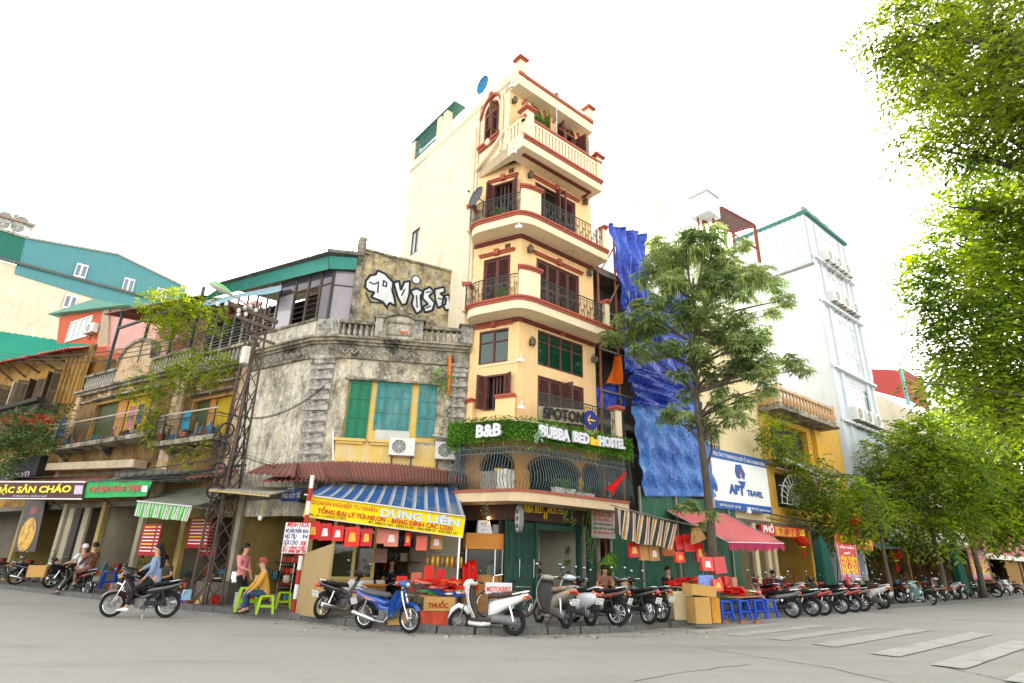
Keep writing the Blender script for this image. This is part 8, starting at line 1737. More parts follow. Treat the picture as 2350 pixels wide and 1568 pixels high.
row=[(dk,(965,313),150,'dusty grey motorbike at the left end of the right row, behind the blue stools',False),(k2,(1085,304),148,'black motorbike, second in the right row, half under a red table',True),(rd,(1150,298),146,'cherry red motorbike beside the red folding table',False),(k2,(1260,288),145,'black motorbike in the right row just left of the red helmet',True),(rd,(1335,278),143,'cherry red motorbike with a red helmet on its seat',True),(dk,(1388,272),140,'dusty grey motorbike between the red one and the black one under the menu stand',True),(k1,(1480,262),160,'black motorbike parked slantwise below the left menu stand',True),(k2,(1795,236),135,'black motorbike right of the dark scooter on the right street',True),(dk,(1850,228),134,'grey motorbike, second right of the dark scooter on the right street',True),(rd,(1905,220),133,'red motorbike, third right of the dark scooter on the right street',True),(k1,(1985,212),150,'black motorbike near the far folded umbrella',True),(k2,(2060,200),165,'black motorbike left of the far red menu stand',True),(dk,(2330,182),140,'grey motorbike at the right edge of the view',True)]
for src,rp_,hd,lab,cp in row:
 a=gnd(rp_[0],rp_[1],'g8',.0);h=Vector((math.cos(R_(hd)),math.sin(R_(hd)),0));o=copy_tree(src)if cp else src;place(o,a+h*.6,R_(hd),lab,'motorbikes parked along the right street',rx=.1)
def side(src,front,rear,lab,cp,z=0.0):o=copy_tree(src)if cp else src;return park(o,rear,front,.08,z,lab,'motorbikes parked along the right street')
side(gp,(1552,258,'g8'),(1740,236,'g8'),'dark teal scooter parked sideways, facing left',False);side(vs_,(2150,190,'g8'),(2280,180,'g8'),'pale round scooter parked sideways at the far right',True)
o=copy_tree(ws);a=gnd(1420,250,'g8',.12);place(o,a,R_(120),'white scooter in the second line behind the right row','motorbikes parked along the right street',rx=.08);o=copy_tree(ws);a=gnd(1100,215,'g8',.12);place(o,PR.pt(11.5,.12,2.2),R_(105),'white scooter close to the shop behind the red folding table','motorbikes parked along the right street',rx=.08);o=copy_tree(rd);place(o,PR.pt(9.6,.12,2.3),R_(100),'red motorbike close to the shop fronts, behind the row','motorbikes parked along the right street',rx=.08)
o=copy_tree(ws);place(o,PR.pt(29,.12,2.4),R_(120),'white scooter in the second line left of the far umbrella','motorbikes parked along the right street',rx=.08)
for i,(x,y,hd,src,lab)in enumerate(((2105,196,150,rd,'red motorbike in front of the far red menu stand'),(2200,190,140,k2,'black motorbike just right of the far red menu stand'),(2245,187,142,dk,'grey motorbike, second right of the far red menu stand'),(1700,243,150,k2,'black motorbike half hidden behind the dark teal scooter'),(1610,250,120,rd,'red motorbike in the second line behind the dark teal scooter'),(1440,266,140,rd,'cherry red motorbike right of the dusty grey one under the left menu stand'))):a=gnd(x,y,'g8');h=Vector((math.cos(R_(hd)),math.sin(R_(hd)),0));place(copy_tree(src),a+h*(.6 if i<3 else 1.3),R_(hd),lab,'motorbikes parked along the right street',rx=.1)
for i,(u,d,hd,src,lab)in enumerate(((13.6,2.6,118,k2,'black motorbike in the second line behind the cherry red one'),(15.2,2.5,122,rd,'red motorbike in the second line beside the folded umbrella'),(17.4,2.4,126,dk,'grey motorbike in the second line under the left menu stand'),(20.5,2.5,120,k1,'black motorbike in the second line right of the left menu stand'),(36,2.6,130,k2,'black motorbike far down the right street near the pink sign'))):place(copy_tree(src),PR.pt(u,.12,d),R_(hd),lab,'motorbikes parked along the right street',rx=.09)
for u,d,hd,src,lab in((13.8,.7,40,k2,'black motorbike in front of the round food poster'),(16.4,.8,55,dk,'grey motorbike under the porridge awning at the left edge')):place(copy_tree(src),PL.pt(u,.12,d),R_(hd),lab,'motorbikes parked on the left street',rx=.09)
# left street
o=copy_tree(dk);park(o,(50,1200,'g1'),(270,1165,'g1'),.1,.0,'grey motorbike at the left edge of the view','motorbikes parked on the left street');head_to(o,60,1205,'g1',30);o=copy_tree(dk);park(o,(375,1250,'g1'),(580,1205,'g1'),.1,.0,'grey motorbike with a bare frame left of the two riders','motorbikes parked on the left street');head_to(o,375,1250,'g1',52);o=copy_tree(k2);place(o,PL.pt(11.5,.12,.5),R_(60),'black motorbike behind the cardboard box at the far left','motorbikes parked on the left street',rx=.1)
o=copy_tree(k1);place(o,PL.pt(6.2,.12,.6),R_(-20),'black motorbike standing behind the two riders','motorbikes parked on the left street',rx=.1)
R1=underbone('x',('rider black',(.015,.014,.014)),SEATB,False,('29-V1','67.776'),('rider dark red',(.06,.008,.008)),False);park(R1,(275,1468,'g2'),(1140,1495,'g1'),0,0,'black motorbike ridden by the woman with long hair','ridden motorbikes')
R2=copy_tree(k1);park(R2,(800,1382,'g1'),(655,1340,'g1'),0,0,'black motorbike carrying two riders past the left shops','ridden motorbikes')
head_to(R1,275,1468,'g2',188);head_to(R2,800,1382,'g1',158);head_to(gs,1112,1368,'g4',116,.12);head_to(vs_,1320,1352,'g4',118,.12);head_to(k1,430,1348,'g5',142,.12);head_to(k2,690,1333,'g5',124,.12);head_to(wc,285,1425,'g3',62,.12)
# bicycle behind the white scooter
def bicycle(label,rear,front):
 r=thing('bicycle',label,'bicycle');R=.33
 for x in(-.5,.52):
  m=MB();m.ring((x,0,R),R-.02,.018,'Y',28,6);t=m.build('wheel',TYRE,r,smooth=2);m=MB();m.ring((x,0,R),R-.045,.009,'Y',28,5);m.lathe([(.02,-.04),(.02,.04)],(x,0,R),8,'Y')
  for i in range(20):a=6.283*i/20;m.tube([(x,.02*(-1)**i,R),(x+(R-.05)*math.cos(a),0,R+(R-.05)*math.sin(a))],.0022,3)
  m.build('rim',CHR,t)
 m=MB();H=[(-.5,0,R),(-.08,0,.28),(-.2,0,.78),(.36,0,.8),(.52,0,R)]
 for a,b in((0,1),(1,2),(0,2),(1,3),(2,3),(3,4)):m.tube([H[a],H[b]],.016,6)
 m.build('frame',MT('bicycle paint',(.06,.06,.07),.4),r);MB().loft([(-.06,.86,.03,.02),(-.2,.87,.07,.03),(-.32,.88,.08,.03)],10).build('saddle',SEATB,r,smooth=2);m=MB();m.tube([(.36,0,.8),(.34,0,1.0)],.014,6);m.tube([(.2,-.28,1.02),(.36,-.12,1.0),(.36,.12,1.0),(.2,.28,1.02)],.012,6);m.build('handlebar',CHR,r);m=MB();m.lathe([(.09,-.01),(.09,.01)],(-.08,.05,.28),14,'Y');m.box((-.08,.12,.12),(.09,.07,.02));m.box((-.08,-.12,.44),(.09,.07,.02));m.build('crank',ALU,r);m=MB();m.box((-.48,0,.74),(.4,.14,.015));m.build('rear_rack',CHR,r)
 return park(r,rear,front,.1,.12,label,None)
bicycle('thin-tyred bicycle leaning behind the white scooter',(790,1275,'g4'),(480,1280,'g4'))
mbd=thing('motorbike_sign','white MOTORBIKE rental sign behind the white scooter seat','sign',gnd(540,1270,'g4',.12));Pm=Pl(gnd(540,1290,'g4',.12).xy,2);r=(Pm.uv(440,1020,'g4')[0],Pm.uv(663,1020,'g4')[0],Pm.uv(550,1072,'g4')[1],Pm.uv(550,978,'g4')[1]);MB().fb(Pm,*r,-.03,0).build('board',MT('board white',(.72,.7,.72),.6),mbd);t=text_mb('MOTORBIKE',.17,.003,.004,0,(r[1]-r[0])*.9);put(t,lambda p:Pm.pt((r[0]+r[1])/2+p.x,r[2]+(r[3]-r[2])*.18+p.z,.004-p.y));t.build('lettering',MT('sign coral',(.6,.1,.06),.6),mbd)
for x in(r[0]+.1,r[1]-.1):MB().fb(Pm,x-.015,x+.015,.12,r[2],-.03,-.005).build('leg',IRON,mbd)
# helmet on a seat
p=gnd(1295,250,'g8',.12);hm=thing('helmet','red helmet resting on a motorbike in the right row','helmet',(p.x,p.y,.9));hz0=PR.px(1297,108,'g8',3.2);MB().ball(hz0,.14,.12,.12,14,8).build('shell',PAINT('paint cherry red',(.3,.01,.012)),hm,smooth=2);MB().lathe([(.13,-.1),(.135,-.06),(.135,-.05)],hz0,14).build('rim',BKP,hm)
# ================================================================== PEOPLE
SKIN=MT('skin',(.5,.27,.17),.55,.06,6);HAIR=MT('black hair',(.012,.01,.009),.45,.2,12);JEAN=MT('denim trousers',(.03,.06,.13),.85,.15,8)
def skin(name,V,E,Rr,mat,parent,roots=(0,),sub=1):
 me=bpy.data.meshes.new(name);me.from_pydata([tuple(v)for v in V],E,[]);o=bpy.data.objects.new(name,me);COL.objects.link(o);o.parent=parent;me.materials.append(mat)
 s=o.modifiers.new('skin','SKIN');s.use_smooth_shade=True;d=me.skin_vertices[0].data
 for i,r in enumerate(Rr):d[i].radius=r if isinstance(r,tuple)else(r,r)
 for i in roots:d[i].use_root=True
 u=o.modifiers.new('subdivision','SUBSURF');u.levels=sub;u.render_levels=sub;return o
def ik(a,t,l1,l2,pole):
 d=t-a;L=min(d.length,(l1+l2)*.999);d=d.normalized();x=(l1*l1-l2*l2+L*L)/(2*L);h=math.sqrt(max(0,l1*l1-x*x));p=pole-d*pole.dot(d);p.normalize();return a+d*x+p*h,a+d*L
def person(label,loc,rz,pelvis,lean,hands,feet,shirt,pants,hair='short',sleeve=1,cap=None,turn=0.0,sc=1.0,group=None,shoes=(.03,.03,.03),nod=0.0,skirt=None):
 "pose by pelvis, lean and hand and foot targets (local: x ahead, y left)"
 r=thing('person',label,'person',loc,rz,group);r.scale=(sc,sc,sc);P=Vector(pelvis);fw=Vector((math.sin(lean),0,math.cos(lean)));W,Ch,Nk=P+fw*.2,P+fw*.4,P+fw*.53;hd=fw.lerp(Vector((math.sin(nod),0,math.cos(nod))),.7).normalized();H1,H2,H3=Nk+hd*.09,Nk+hd*.17,Nk+hd*.26
 f=Vector((math.cos(turn),math.sin(turn),0));f=(f-hd*f.dot(hd)).normalized();H1+=f*.03;H2+=f*.015
 V=[P,W,Ch,Nk,H1,H2,H3];E=[(0,1),(1,2),(2,3),(3,4),(4,5),(5,6)];Rr=[.105,.095,.105,.05,(.068,.07),(.082,.092),.055];arms=[];legs=[]
 for s,t in zip((1,-1),hands):
  sh=Ch+Vector((0,s*.17,0))+fw*.06;el,wr=ik(sh,Vector(t),.28,.25,Vector((-.5,s*.5,-.6)));i=len(V);d=(wr-el).normalized();pm=wr+d*.06;V+=[sh,el,wr,pm];E+=[(2,i),(i,i+1),(i+1,i+2),(i+2,i+3)];Rr+=[.058,.04,.027,(.034,.02)];arms.append((sh,el,wr));sd=d.cross(Vector((0,0,1)));sd=sd.normalized()if sd.length>.1 else Vector((0,1,0));dn=sd.cross(d)
  for k,(o,L)in enumerate(((-.026,.06),(-.009,.075),(.009,.07),(.026,.055))):j=len(V);V+=[pm+sd*o+d*.02,pm+sd*o+d*(.02+L*.55)-dn*.008,pm+sd*o+d*(.02+L)-dn*.03];E+=[(i+3,j),(j,j+1),(j+1,j+2)];Rr+=[.009,.0085,.007]
  j=len(V);V+=[wr+d*.03-sd*s*.035,wr+d*.07-sd*s*.05];E+=[(i+2,j),(j,j+1)];Rr+=[.011,.009]
 for s,t in zip((1,-1),feet):
  hp=P+Vector((0,s*.09,-.03));kn,an=ik(hp,Vector(t)+Vector((0,0,.07)),.42,.41,Vector((1,s*.15,.15)));i=len(V);V+=[hp,kn,an,an+Vector((.13,s*.01,-.045))];E+=[(0,i),(i,i+1),(i+1,i+2),(i+2,i+3)];Rr+=[.085,.058,.038,.034];legs.append((hp,kn,an))
 skin('body',V,E,Rr,SKIN,r)
 V=[P-fw*.2,W,Ch,Ch+fw*.085];E=[(0,1),(1,2),(2,3)];Rr=[.145,.13,.138,.075]
 for sh,el,wr in arms:
  i=len(V);e2=sh.lerp(el,.65)if sleeve<1 else el;V+=[sh,e2];E+=[(2,i),(i,i+1)];Rr+=[.074,.062]
  if sleeve>=1:V+=[el.lerp(wr,.85)];E+=[(i+1,i+2)];Rr+=[.045]
 skin('shirt',V,E,Rr,shirt,r)
 V=[P+fw*.1,P-fw*.04];E=[(0,1)];Rr=[.135,.135]
 for hp,kn,an in legs:i=len(V);V+=[hp,hp.lerp(kn,.5),kn,kn.lerp(an,.5),an+(kn-an)*.1];E+=[(1,i),(i,i+1),(i+1,i+2),(i+2,i+3),(i+3,i+4)];Rr+=[.1,.085,.068,.06,.05]
 skin('trousers',V,E,Rr,pants,r)
 SM=MT('shoe %.2f %.2f'%shoes[:2],shoes,.6)
 for hp,kn,an in legs:m=MB();m.loft([(an.x-.06,an.z-.035,.035,.035),(an.x+.02,an.z-.03,.042,.042),(an.x+.12,an.z-.045,.045,.026),(an.x+.19,an.z-.052,.03,.018)],10,3);put(m,lambda p:p+Vector((0,an.y,0)));MBl(m,'shoe',SM,r)
 sd=hd.cross(f)
 h=MB();n=12
 for i in range(7):
  a=math.pi*i/6*.62
  for j in range(n):q=6.283*j/n;h.v.append(H2+hd*(.035+.112*math.cos(a))+(f*math.cos(q)+sd*math.sin(q))*(.1*math.sin(a))-f*.02+(f*-.012 if math.cos(q)<0 else hd*(.06*math.cos(q)*(i/6))))
 for i in range(6):
  for j in range(n):j2=(j+1)%n;h.f.append((i*n+j,i*n+j2,(i+1)*n+j2,(i+1)*n+j))
 MBl(h,'hair' if not cap else 'cap',cap or HAIR,r,2)
 if cap:m=MB();m.prism([H2+hd*.05+f*.06+sd*.07,H2+hd*.05+f*.06-sd*.07,H2+hd*.03+f*.17-sd*.05,H2+hd*.03+f*.17+sd*.05],[H2+hd*.06+f*.06+sd*.07,H2+hd*.06+f*.06-sd*.07,H2+hd*.038+f*.17-sd*.05,H2+hd*.038+f*.17+sd*.05]);MBl(m,'cap_visor',cap,r)
 if hair=='long':
  def lh(s,t):y=(t-.5)*2;return H2+hd*(.06-.5*s)-f*(.075+.075*math.sin(s*2.6)-.05*y*y)+Vector((-.04,0,0))*s+sd*y*(.09+.02*s)*(1-.35*s)
  m=MB().sheet(lh,10,8,.03);m.uv={};MBl(m,'long_hair',HAIR,r,2)
 if hair=='tail':m=MB();m.tube([H2-f*.09+hd*.04,H2-f*.13,H2-f*.1-hd*.14],[.035,.03,.01],8);MBl(m,'pony_tail',HAIR,r,2)
 for s in(-1,1):m=MB();m.ball(H2+f*.088+sd*.031*s+hd*.005,.009,.009,.007,6,4);MBl(m,'eye',BLK,r);m=MB();m.ball(H2+sd*.086*s-f*.005,.016,.012,.026,8,5);MBl(m,'ear',SKIN,r)
 m=MB();m.tube([H2+f*.085+hd*.012,H2+f*.112-hd*.028,H2+f*.088-hd*.034],[.008,.014,.008],6);MBl(m,'nose',SKIN,r);m=MB();m.tube([H1+f*.068+sd*.02+hd*.012,H1+f*.076+hd*.01,H1+f*.068-sd*.02+hd*.012],.006,5);MBl(m,'mouth',MT('lips',(.3,.09,.08),.5),r)
 return r
def MBl(m,name,mat,root,smooth=True):
 "mesh whose vertices are already in the root's own space"
 M_=ROOTM[root.name];m.v=[M_@p for p in m.v];return m.build(name,mat,root,smooth=smooth)
def on_bike(b):return tuple(b.location),b.rotation_euler.z
DEN=MT('denim jacket',(.2,.28,.42),.85,.12,8);BPT=MT('black trousers',(.014,.014,.016),.8,.2)
l,z=on_bike(R1);person('woman with long dark hair in a pale denim jacket riding the black motorbike',l,z,(-.2,0,.86),.12,[(-.02,.2,.88),(.34,-.3,1.02)],[(.22,.26,.16),(.1,-.22,.2)],DEN,BPT,'long',1,None,.1,shoes=(.75,.75,.75))
l,z=on_bike(R2);person('rider in a white shirt and pale helmet driving the left motorbike',l,z,(-.05,0,.85),.15,[(.36,.3,1.02),(.36,-.3,1.02)],[(.3,.42,-.03),(.1,-.2,.2)],MT('white shirt',(.62,.66,.74),.8,.08),BPT,'short',.5,MT('pale helmet',(.7,.55,.62),.35),.2,shoes=(.05,.05,.05))
CAMO=MT('maroon patterned cloth',(.14,.05,.04),.85,.75,9,dirt=(.35,.22,.08),dirt_amt=.6);l,z=on_bike(R2);person('dark-haired passenger in maroon patterned clothes on the left motorbike',l,z,(-.5,0,.9),.05,[(-.15,.2,.95),(-.15,-.2,.95)],[(-.28,.26,.3),(-.28,-.26,.3)],CAMO,CAMO,'short',1,None,.0)
pg=gnd(540,1396,z=.12);person('standing woman in a pink hooded jacket and black trousers by the noodle stall',pg,R_(-15),(0,0,.86),.0,[(.16,.2,.84),(.3,-.16,1.0)],[(-.02,.1,0),(.08,-.1,0)],MT('pink hoodie',(.66,.22,.24),.85,.08),BPT,'tail',1,None,.1,.97,shoes=(.5,.35,.3),nod=.15)
sg_=gnd(600,1408,z=.12);person('seated man in an ochre sweater and red-brown cap on a green stool',sg_,R_(200),(0,0,.48),.2,[(.36,.18,.5),(.42,-.12,.52)],[(.42,.16,0),(.34,-.15,0)],MT('ochre sweater',(.5,.27,.05),.9,.08),JEAN,'short',1,MT('brown red cap',(.3,.06,.04),.8),.0,1.0,nod=.25)
cp_=PR.pt(1.35,.15,-.5);person('cafe guest in a black shirt sitting by the white brick wall',cp_,R_(300),(0,0,.5),.15,[(.3,.15,.72),(.35,-.1,.72)],[(.35,.12,0),(.35,-.12,0)],MT('black shirt',(.015,.015,.016),.8),BPT,'short',.5);person('cafe guest in a blue T-shirt bending over the table',PR.pt(1.75,.15,-.25),R_(215),(0,0,.52),.75,[(.5,.2,.74),(.55,-.1,.74)],[(.3,.12,0),(.3,-.12,0)],MT('blue tee',(.01,.13,.33),.8),BPT,'short',.5,nod=.9)
person('man in a brown shirt working at the laptop outside the cafe',PR.pt(3.0,.13,.75),R_(275),(0,0,.5),.2,[(.36,.14,.76),(.36,-.14,.76)],[(.35,.12,0),(.35,-.12,0)],MT('brown shirt',(.24,.11,.075),.8),BPT,'short',.5,nod=.5)
person('dim shopkeeper sitting at the desk inside the paper shop',PQ.pt(2.0,.135,-.9),R_(275),(0,0,.5),.1,[(.3,.15,.75),(.3,-.15,.75)],[(.35,.1,0),(.35,-.1,0)],MT('black shirt',(.015,.015,.016)),BPT,'long',.5);person('vendor in dark clothes sitting behind the red bag stall',PR.pt(5.6,.12,1.2),R_(300),(0,0,.5),.1,[(.3,.15,.6),(.3,-.15,.6)],[(.35,.1,0),(.35,-.1,0)],MATS['black shirt'],BPT,'short',1)
person('cook in dark clothes crouching at the left food stall',PL.pt(4.6,.12,.6),R_(250),(0,0,.5),.4,[(.4,.15,.6),(.4,-.15,.6)],[(.3,.12,0),(.3,-.12,0)],MT('dark olive shirt',(.05,.05,.03),.8),BPT,'short',.5,nod=.6);person('person in dark clothes looking at a phone behind the right motorbikes',PR.pt(11.6,.12,1.6),R_(280),(0,0,.5),.25,[(.3,.12,.75),(.3,-.05,.75)],[(.35,.1,0),(.35,-.1,0)],MT('plum shirt',(.08,.02,.03),.8),BPT,'short',.5,nod=.6)
# ================================================================== STREET GOODS
def stool(name,col,h=.42,w=.3):
 r=thing(name,'x','stool');mt=MT('plastic '+col[0],col[1],.45,.06,4);m=MB();a=w/2;m.prism([Vector((x*a*1.05,y*a*1.05,h-.035))for x,y in((-1,-1),(1,-1),(1,1),(-1,1))],[Vector((x*a,y*a,h))for x,y in((-1,-1),(1,-1),(1,1),(-1,1))]);m.build('seat',mt,r,bevel=.012)
 for sx in(-1,1):
  for sy in(-1,1):m=MB();m.prism([Vector((sx*(a*1.25)+x,sy*(a*1.25)+y,0))for x,y in((-.022,-.022),(.022,-.022),(.022,.022),(-.022,.022))],[Vector((sx*(a*.92)+x,sy*(a*.92)+y,h-.03))for x,y in((-.03,-.03),(.03,-.03),(.03,.03),(-.03,.03))]);m.build('leg',mt,r)
 for i in range(4):q=i*math.pi/2;c,s=math.cos(q),math.sin(q);m=MB();m.box((c*a*1.08,s*a*1.08,h*.42),(.02,w*1.0,.04),q);m.build('brace',mt,r)
 return r
gst=stool('plastic_stool',('lime green',(.3,.5,.01)));bst=stool('plastic_stool',('royal blue',(.01,.06,.42)),.45,.3)
def put_s(src,x,y,k,lab,grp,cp=True,z=.12,sc=1.0,rz=.4):o=copy_tree(src)if cp else src;p=gnd(x,y,k,z);place(o,p,rz,lab,grp);o.scale=(sc,sc,sc);return o
put_s(gst,606,1409,'d','lime green stool under the seated man','lime green stools',False);put_s(gst,648,1397,'d','empty lime green stool right of the seated man','lime green stools');put_s(gst,563,1403,'d','tall lime green stool used as a table by the seated man','lime green stools',sc=1.35);put_s(gst,470,1375,'d','lime green stool beside the standing woman','lime green stools',sc=.8)
for i,(x,y,t)in enumerate(((1660,1424,'leftmost'),(1700,1421,'second'),(1735,1419,'third'),(1762,1417,'rightmost'))):put_s(bst,x,y,'d','blue stool carrying the red goods, %s of the four'%t,'blue stools under the red stall',bool(i),sc=1.1)
put_s(bst,245,1352,'d','blue plastic stool table behind the two riders','blue stools on the left street',sc=1.3);put_s(bst,160,1340,'d','blue plastic chair-like stool left of the two riders','blue stools on the left street',sc=1.2)
for i,x in enumerate((1664,1704,1738)):p=gnd(x,1431,z=.0);tag(MB().box((p.x,p.y,.04),(.22,.1,.08),.5).build('loose_brick',MT('loose brick',(.4,.16,.1),.9),None,bevel=.006),'brick lying at the foot of the %s blue stool'%('leftmost','second','third')[i],'brick')
REDS=[MT('gift red '+str(i),c,.35,.12,3,dirt=d,dirt_amt=.45)for i,(c,d)in enumerate((((.62,.012,.008),(.75,.2,.02)),((.5,.008,.01),(.62,.05,.02)),((.68,.02,.01),(.8,.35,.03))))];PKB=MT('pink paper',(.65,.22,.16),.6,.15,4);KRF=MT('kraft paper',(.5,.25,.08),.7,.15,4)
SEAL=MT('gold print',(.8,.42,.05),.4,.3,14);WPR=MT('white print',(.8,.7,.66),.5,.2,14)
def bag(pl,x,y0,y1,wpx,k,d,mat,label,tilt=0.0,grp='hanging gift bags',seal=SEAL):
 u,zt=pl.uv(x,y0,k,d);zb=pl.uv(x,y1,k,d)[1];w=abs(pl.uv(x+wpx,y0,k,d)[0]-u);r=thing('gift_bag',label,'bag',pl.pt(u,zb,d),group=grp);h=w/2;c,s=math.cos(tilt),math.sin(tilt)
 def pt(a,b,e):return pl.pt(u+a*c+(b-zt)*s,zt+(b-zt)*c-a*s,d+e)
 MB().prism([pt(-h,zb,-.05),pt(h,zb,-.05),pt(h,zb,.05),pt(-h,zb,.05)],[pt(-h*.98,zt,-.015),pt(h*.98,zt,-.015),pt(h*.98,zt,.015),pt(-h*.98,zt,.015)]).build('bag_body',mat,r);zm=(zb+zt)/2;q=(zt-zb)
 fo=lambda b:.015+.035*(zt-b)/q+.004
 if seal:MB().prism([pt(-h*.5,zb+q*.25,fo(zb+q*.25)-.003),pt(h*.5,zb+q*.25,fo(zb+q*.25)-.003),pt(h*.35,zb+q*.7,fo(zb+q*.7)-.003),pt(-h*.35,zb+q*.7,fo(zb+q*.7)-.003)],[pt(-h*.5,zb+q*.25,fo(zb+q*.25)),pt(h*.5,zb+q*.25,fo(zb+q*.25)),pt(h*.35,zb+q*.7,fo(zb+q*.7)),pt(-h*.35,zb+q*.7,fo(zb+q*.7))]).build('printed_emblem',seal,r)
 m=MB();m.tube([pt(-h*.4,zt,0),pt(-h*.2,zt+.1,0),pt(h*.2,zt+.1,0),pt(h*.4,zt,0)],.006,4);m.build('handle',mat,r)
G3=[(232,605,755,105,0),(332,620,765,105,1),(437,640,770,100,0),(560,650,815,125,2),(678,665,812,95,1)]
for i,(x,a,b,w,m_)in enumerate(G3):bag(PQ,x,a,b,w,'g3',1.95,REDS[m_],'red gift bag hanging under the yellow banner, number %s from the left'%('one','two','three','four','five')[i],.04,seal=(SEAL,WPR,WPR,SEAL,SEAL)[i])
bag(PQ,800,665,790,70,'g3',1.7,PKB,'narrow pink paper bag under the middle of the yellow banner',seal=None);bag(PQ,890,672,815,115,'g3',1.7,PKB,'large pink flowered paper bag under the middle of the yellow banner',seal=WPR);bag(PQ,1025,695,812,50,'g3',1.7,REDS[0],'thin red bag between the pink bags');bag(PQ,1140,728,848,92,'g3',1.7,MT('coral paper',(.62,.14,.09),.6),'coral paper bag near the gold rolls',seal=None);bag(PQ,1265,720,838,98,'g3',1.5,KRF,'printed kraft bag above the gold rolls',seal=WPR);bag(PQ,795,830,950,115,'g3',1.2,MT('plaid brown',(.16,.09,.07),.8,.5,18),'plaid cloth bag inside the paper shop window',seal=None)
for i,(x,a,b,w,mt,lab,sl_)in enumerate(((562,640,765,85,REDS[1],'dark red flowered bag under the striped cloth, leftmost',SEAL),(645,665,790,70,KRF,'kraft bag under the striped cloth, left one',None),(730,672,795,78,KRF,'kraft bag under the striped cloth, right one',WPR),(850,660,755,95,MT('rust paper',(.4,.1,.03),.7),'rust brown bag at the right of the striped cloth',None),(935,585,700,55,REDS[1],'plain red bag right of the striped cloth',None),(1018,575,718,88,REDS[0],'plain red bag hanging left of the tree trunk',None),(1110,650,800,65,REDS[1],'long red bag hanging behind the tree trunk',SEAL))):bag(PR,x,a,b,w,'g5',2.0,mt,lab,-.03,seal=sl_)
bag(PR,950,720,810,70,'g5',2.6,REDS[2],'red and gold bag with white handles left of the tree');bag(PR,1178,762,880,92,'g5',3.6,REDS[0],'bright red bag hung on the tree trunk, left one',.03,seal=WPR);bag(PR,1278,762,900,95,'g5',3.6,REDS[1],'bright red bag hung on the tree trunk, right one',-.05,seal=None);bag(PR,1172,915,1025,118,'g5',3.6,STRIPES('gingham',[(.5,(.03,.08,.4)),(1,(.7,.72,.8))],1)if 0 else MT('gingham blue',(.18,.26,.55),.8,.8,26),'blue and white checked bag hanging below the red bags',seal=None);bag(PR,1265,950,1050,75,'g5',3.7,REDS[2],'red and yellow bag beside the checked bag')
def crate(name,lab,cat,x,y,k,z,size,mat,rz=0.0,grp=None,top=False,bev=.004):p=gnd(x,y,k,z);return tag(MB().box((p.x,p.y,z+size[2]/2),size,rz).build(name,mat,None,bevel=bev),lab,cat,grp)
CRT=MT('cardboard',(.5,.29,.09),.85,.12,2,dirt=(.4,.22,.07),dirt_amt=.4);az=PR.az
cb=gnd(985,1300,'g5',.12);CRW=MT('worn cream cabinet',(.7,.6,.36),.7,.1,2,dirt=(.3,.2,.1),dirt_amt=.25)
tag(MB().box((cb.x,cb.y+.2,.14+.34),(.55,.45,.68),.12).build('cream_cabinet',CRW,None,bevel=.01),'worn cream wooden cabinet under the red goods at the kerb','cabinet')
crate('cardboard_box','tall cardboard box left of the blue stools','box',1120,1318,'g5',.12,(.46,.42,.62),CRT,.3);crate('cardboard_box','cardboard box with orange tape beside the leftmost blue stool','box',1235,1312,'g5',.12,(.26,.34,.6),MT('taped cardboard',(.55,.26,.03),.8,.2,2),.3)
p=gnd(1140,1318,'g5',.12);tag(MB().box((p.x,p.y,.9),(.75,.42,.26),.35,ry=.08).build('cardboard_box',CRT,None),'open cardboard box tipped on top of the tall one','box')
rr_=random.Random(5)
def heap(name,lab,c,w,dp,n,z0,cols,h=.05):
 r=thing(name,lab,'goods',(c.x,c.y,z0))
 for i in range(n):a=rr_.uniform(-.4,.4)+az;s=rr_.uniform(.22,.36);MB().box((c.x+rr_.uniform(-w,w),c.y+rr_.uniform(-dp,dp),z0+h/2+i*h*.17),(s,s*.7,h*rr_.uniform(.6,1.2)),a,rr_.uniform(-.1,.1),rr_.uniform(-.1,.1)).build('packet',rr_.choice(cols),r)
tb_=lambda c,w,dp,z,lab:(lambda r:([MB().box((c.x,c.y,z-.015),(w,dp,.03),az).build('table_top',MT('stall board',(.42,.2,.1),.7),r)]+[MB().box((c.x+sx*(w/2-.06),c.y+sy*(dp/2-.06),(z-.03+.12)/2),(.04,.04,z-.15),az).build('leg',IRON,r)for sx in(-1,1)for sy in(-1,1)]))(thing('stall_table',lab,'table',(c.x,c.y,.12)))
c1_=gnd(1000,1250,'g5',.12)+Vector((.2,.35,0));tb_(c1_,1.3,.6,.9,'table of red packets behind the cream cabinet');heap('red_packets','long pile of red packets on the table behind the cardboard boxes',c1_,.5,.2,26,.9,REDS)
c2_=gnd(1705,1410,z=.12)+Vector((.1,.1,0));bd=tag(MB().box((c2_.x,c2_.y,.63),(2.0,.55,.03),az+.1).build('stall_board',MT('stall board',(.42,.2,.1),.7),None),'board laid across the four blue stools','board');heap('red_packets','heap of red bags and packets on the blue stools',c2_-Vector((.35,.25,0)),.3,.25,22,.66,REDS,.06);heap('packet_pile','pile of green, white and red packets on the right blue stools',c2_+Vector((.35,.25,0)),.22,.18,14,.66,[MT('green pack',(.03,.3,.05),.5),WPR,REDS[0],PKB],.05)
for i in range(5):q=PR.pt(5.9+i*.5,.0,2.2);tag(MB().box((q.x,q.y,.95+.03*(i%2)),(.34,.16,.42),az+rr_.uniform(-.2,.2)).build('gift_box',REDS[i%3]if i%2 else PKB,None),'upright red or coral gift box on the back shelf, %s from the left'%('first','second','third','fourth','fifth')[i],'box')
q=PR.pt(6.9,0,2.2);tb_(q,2.6,.5,.74,'low back shelf of gift boxes behind the red stall')
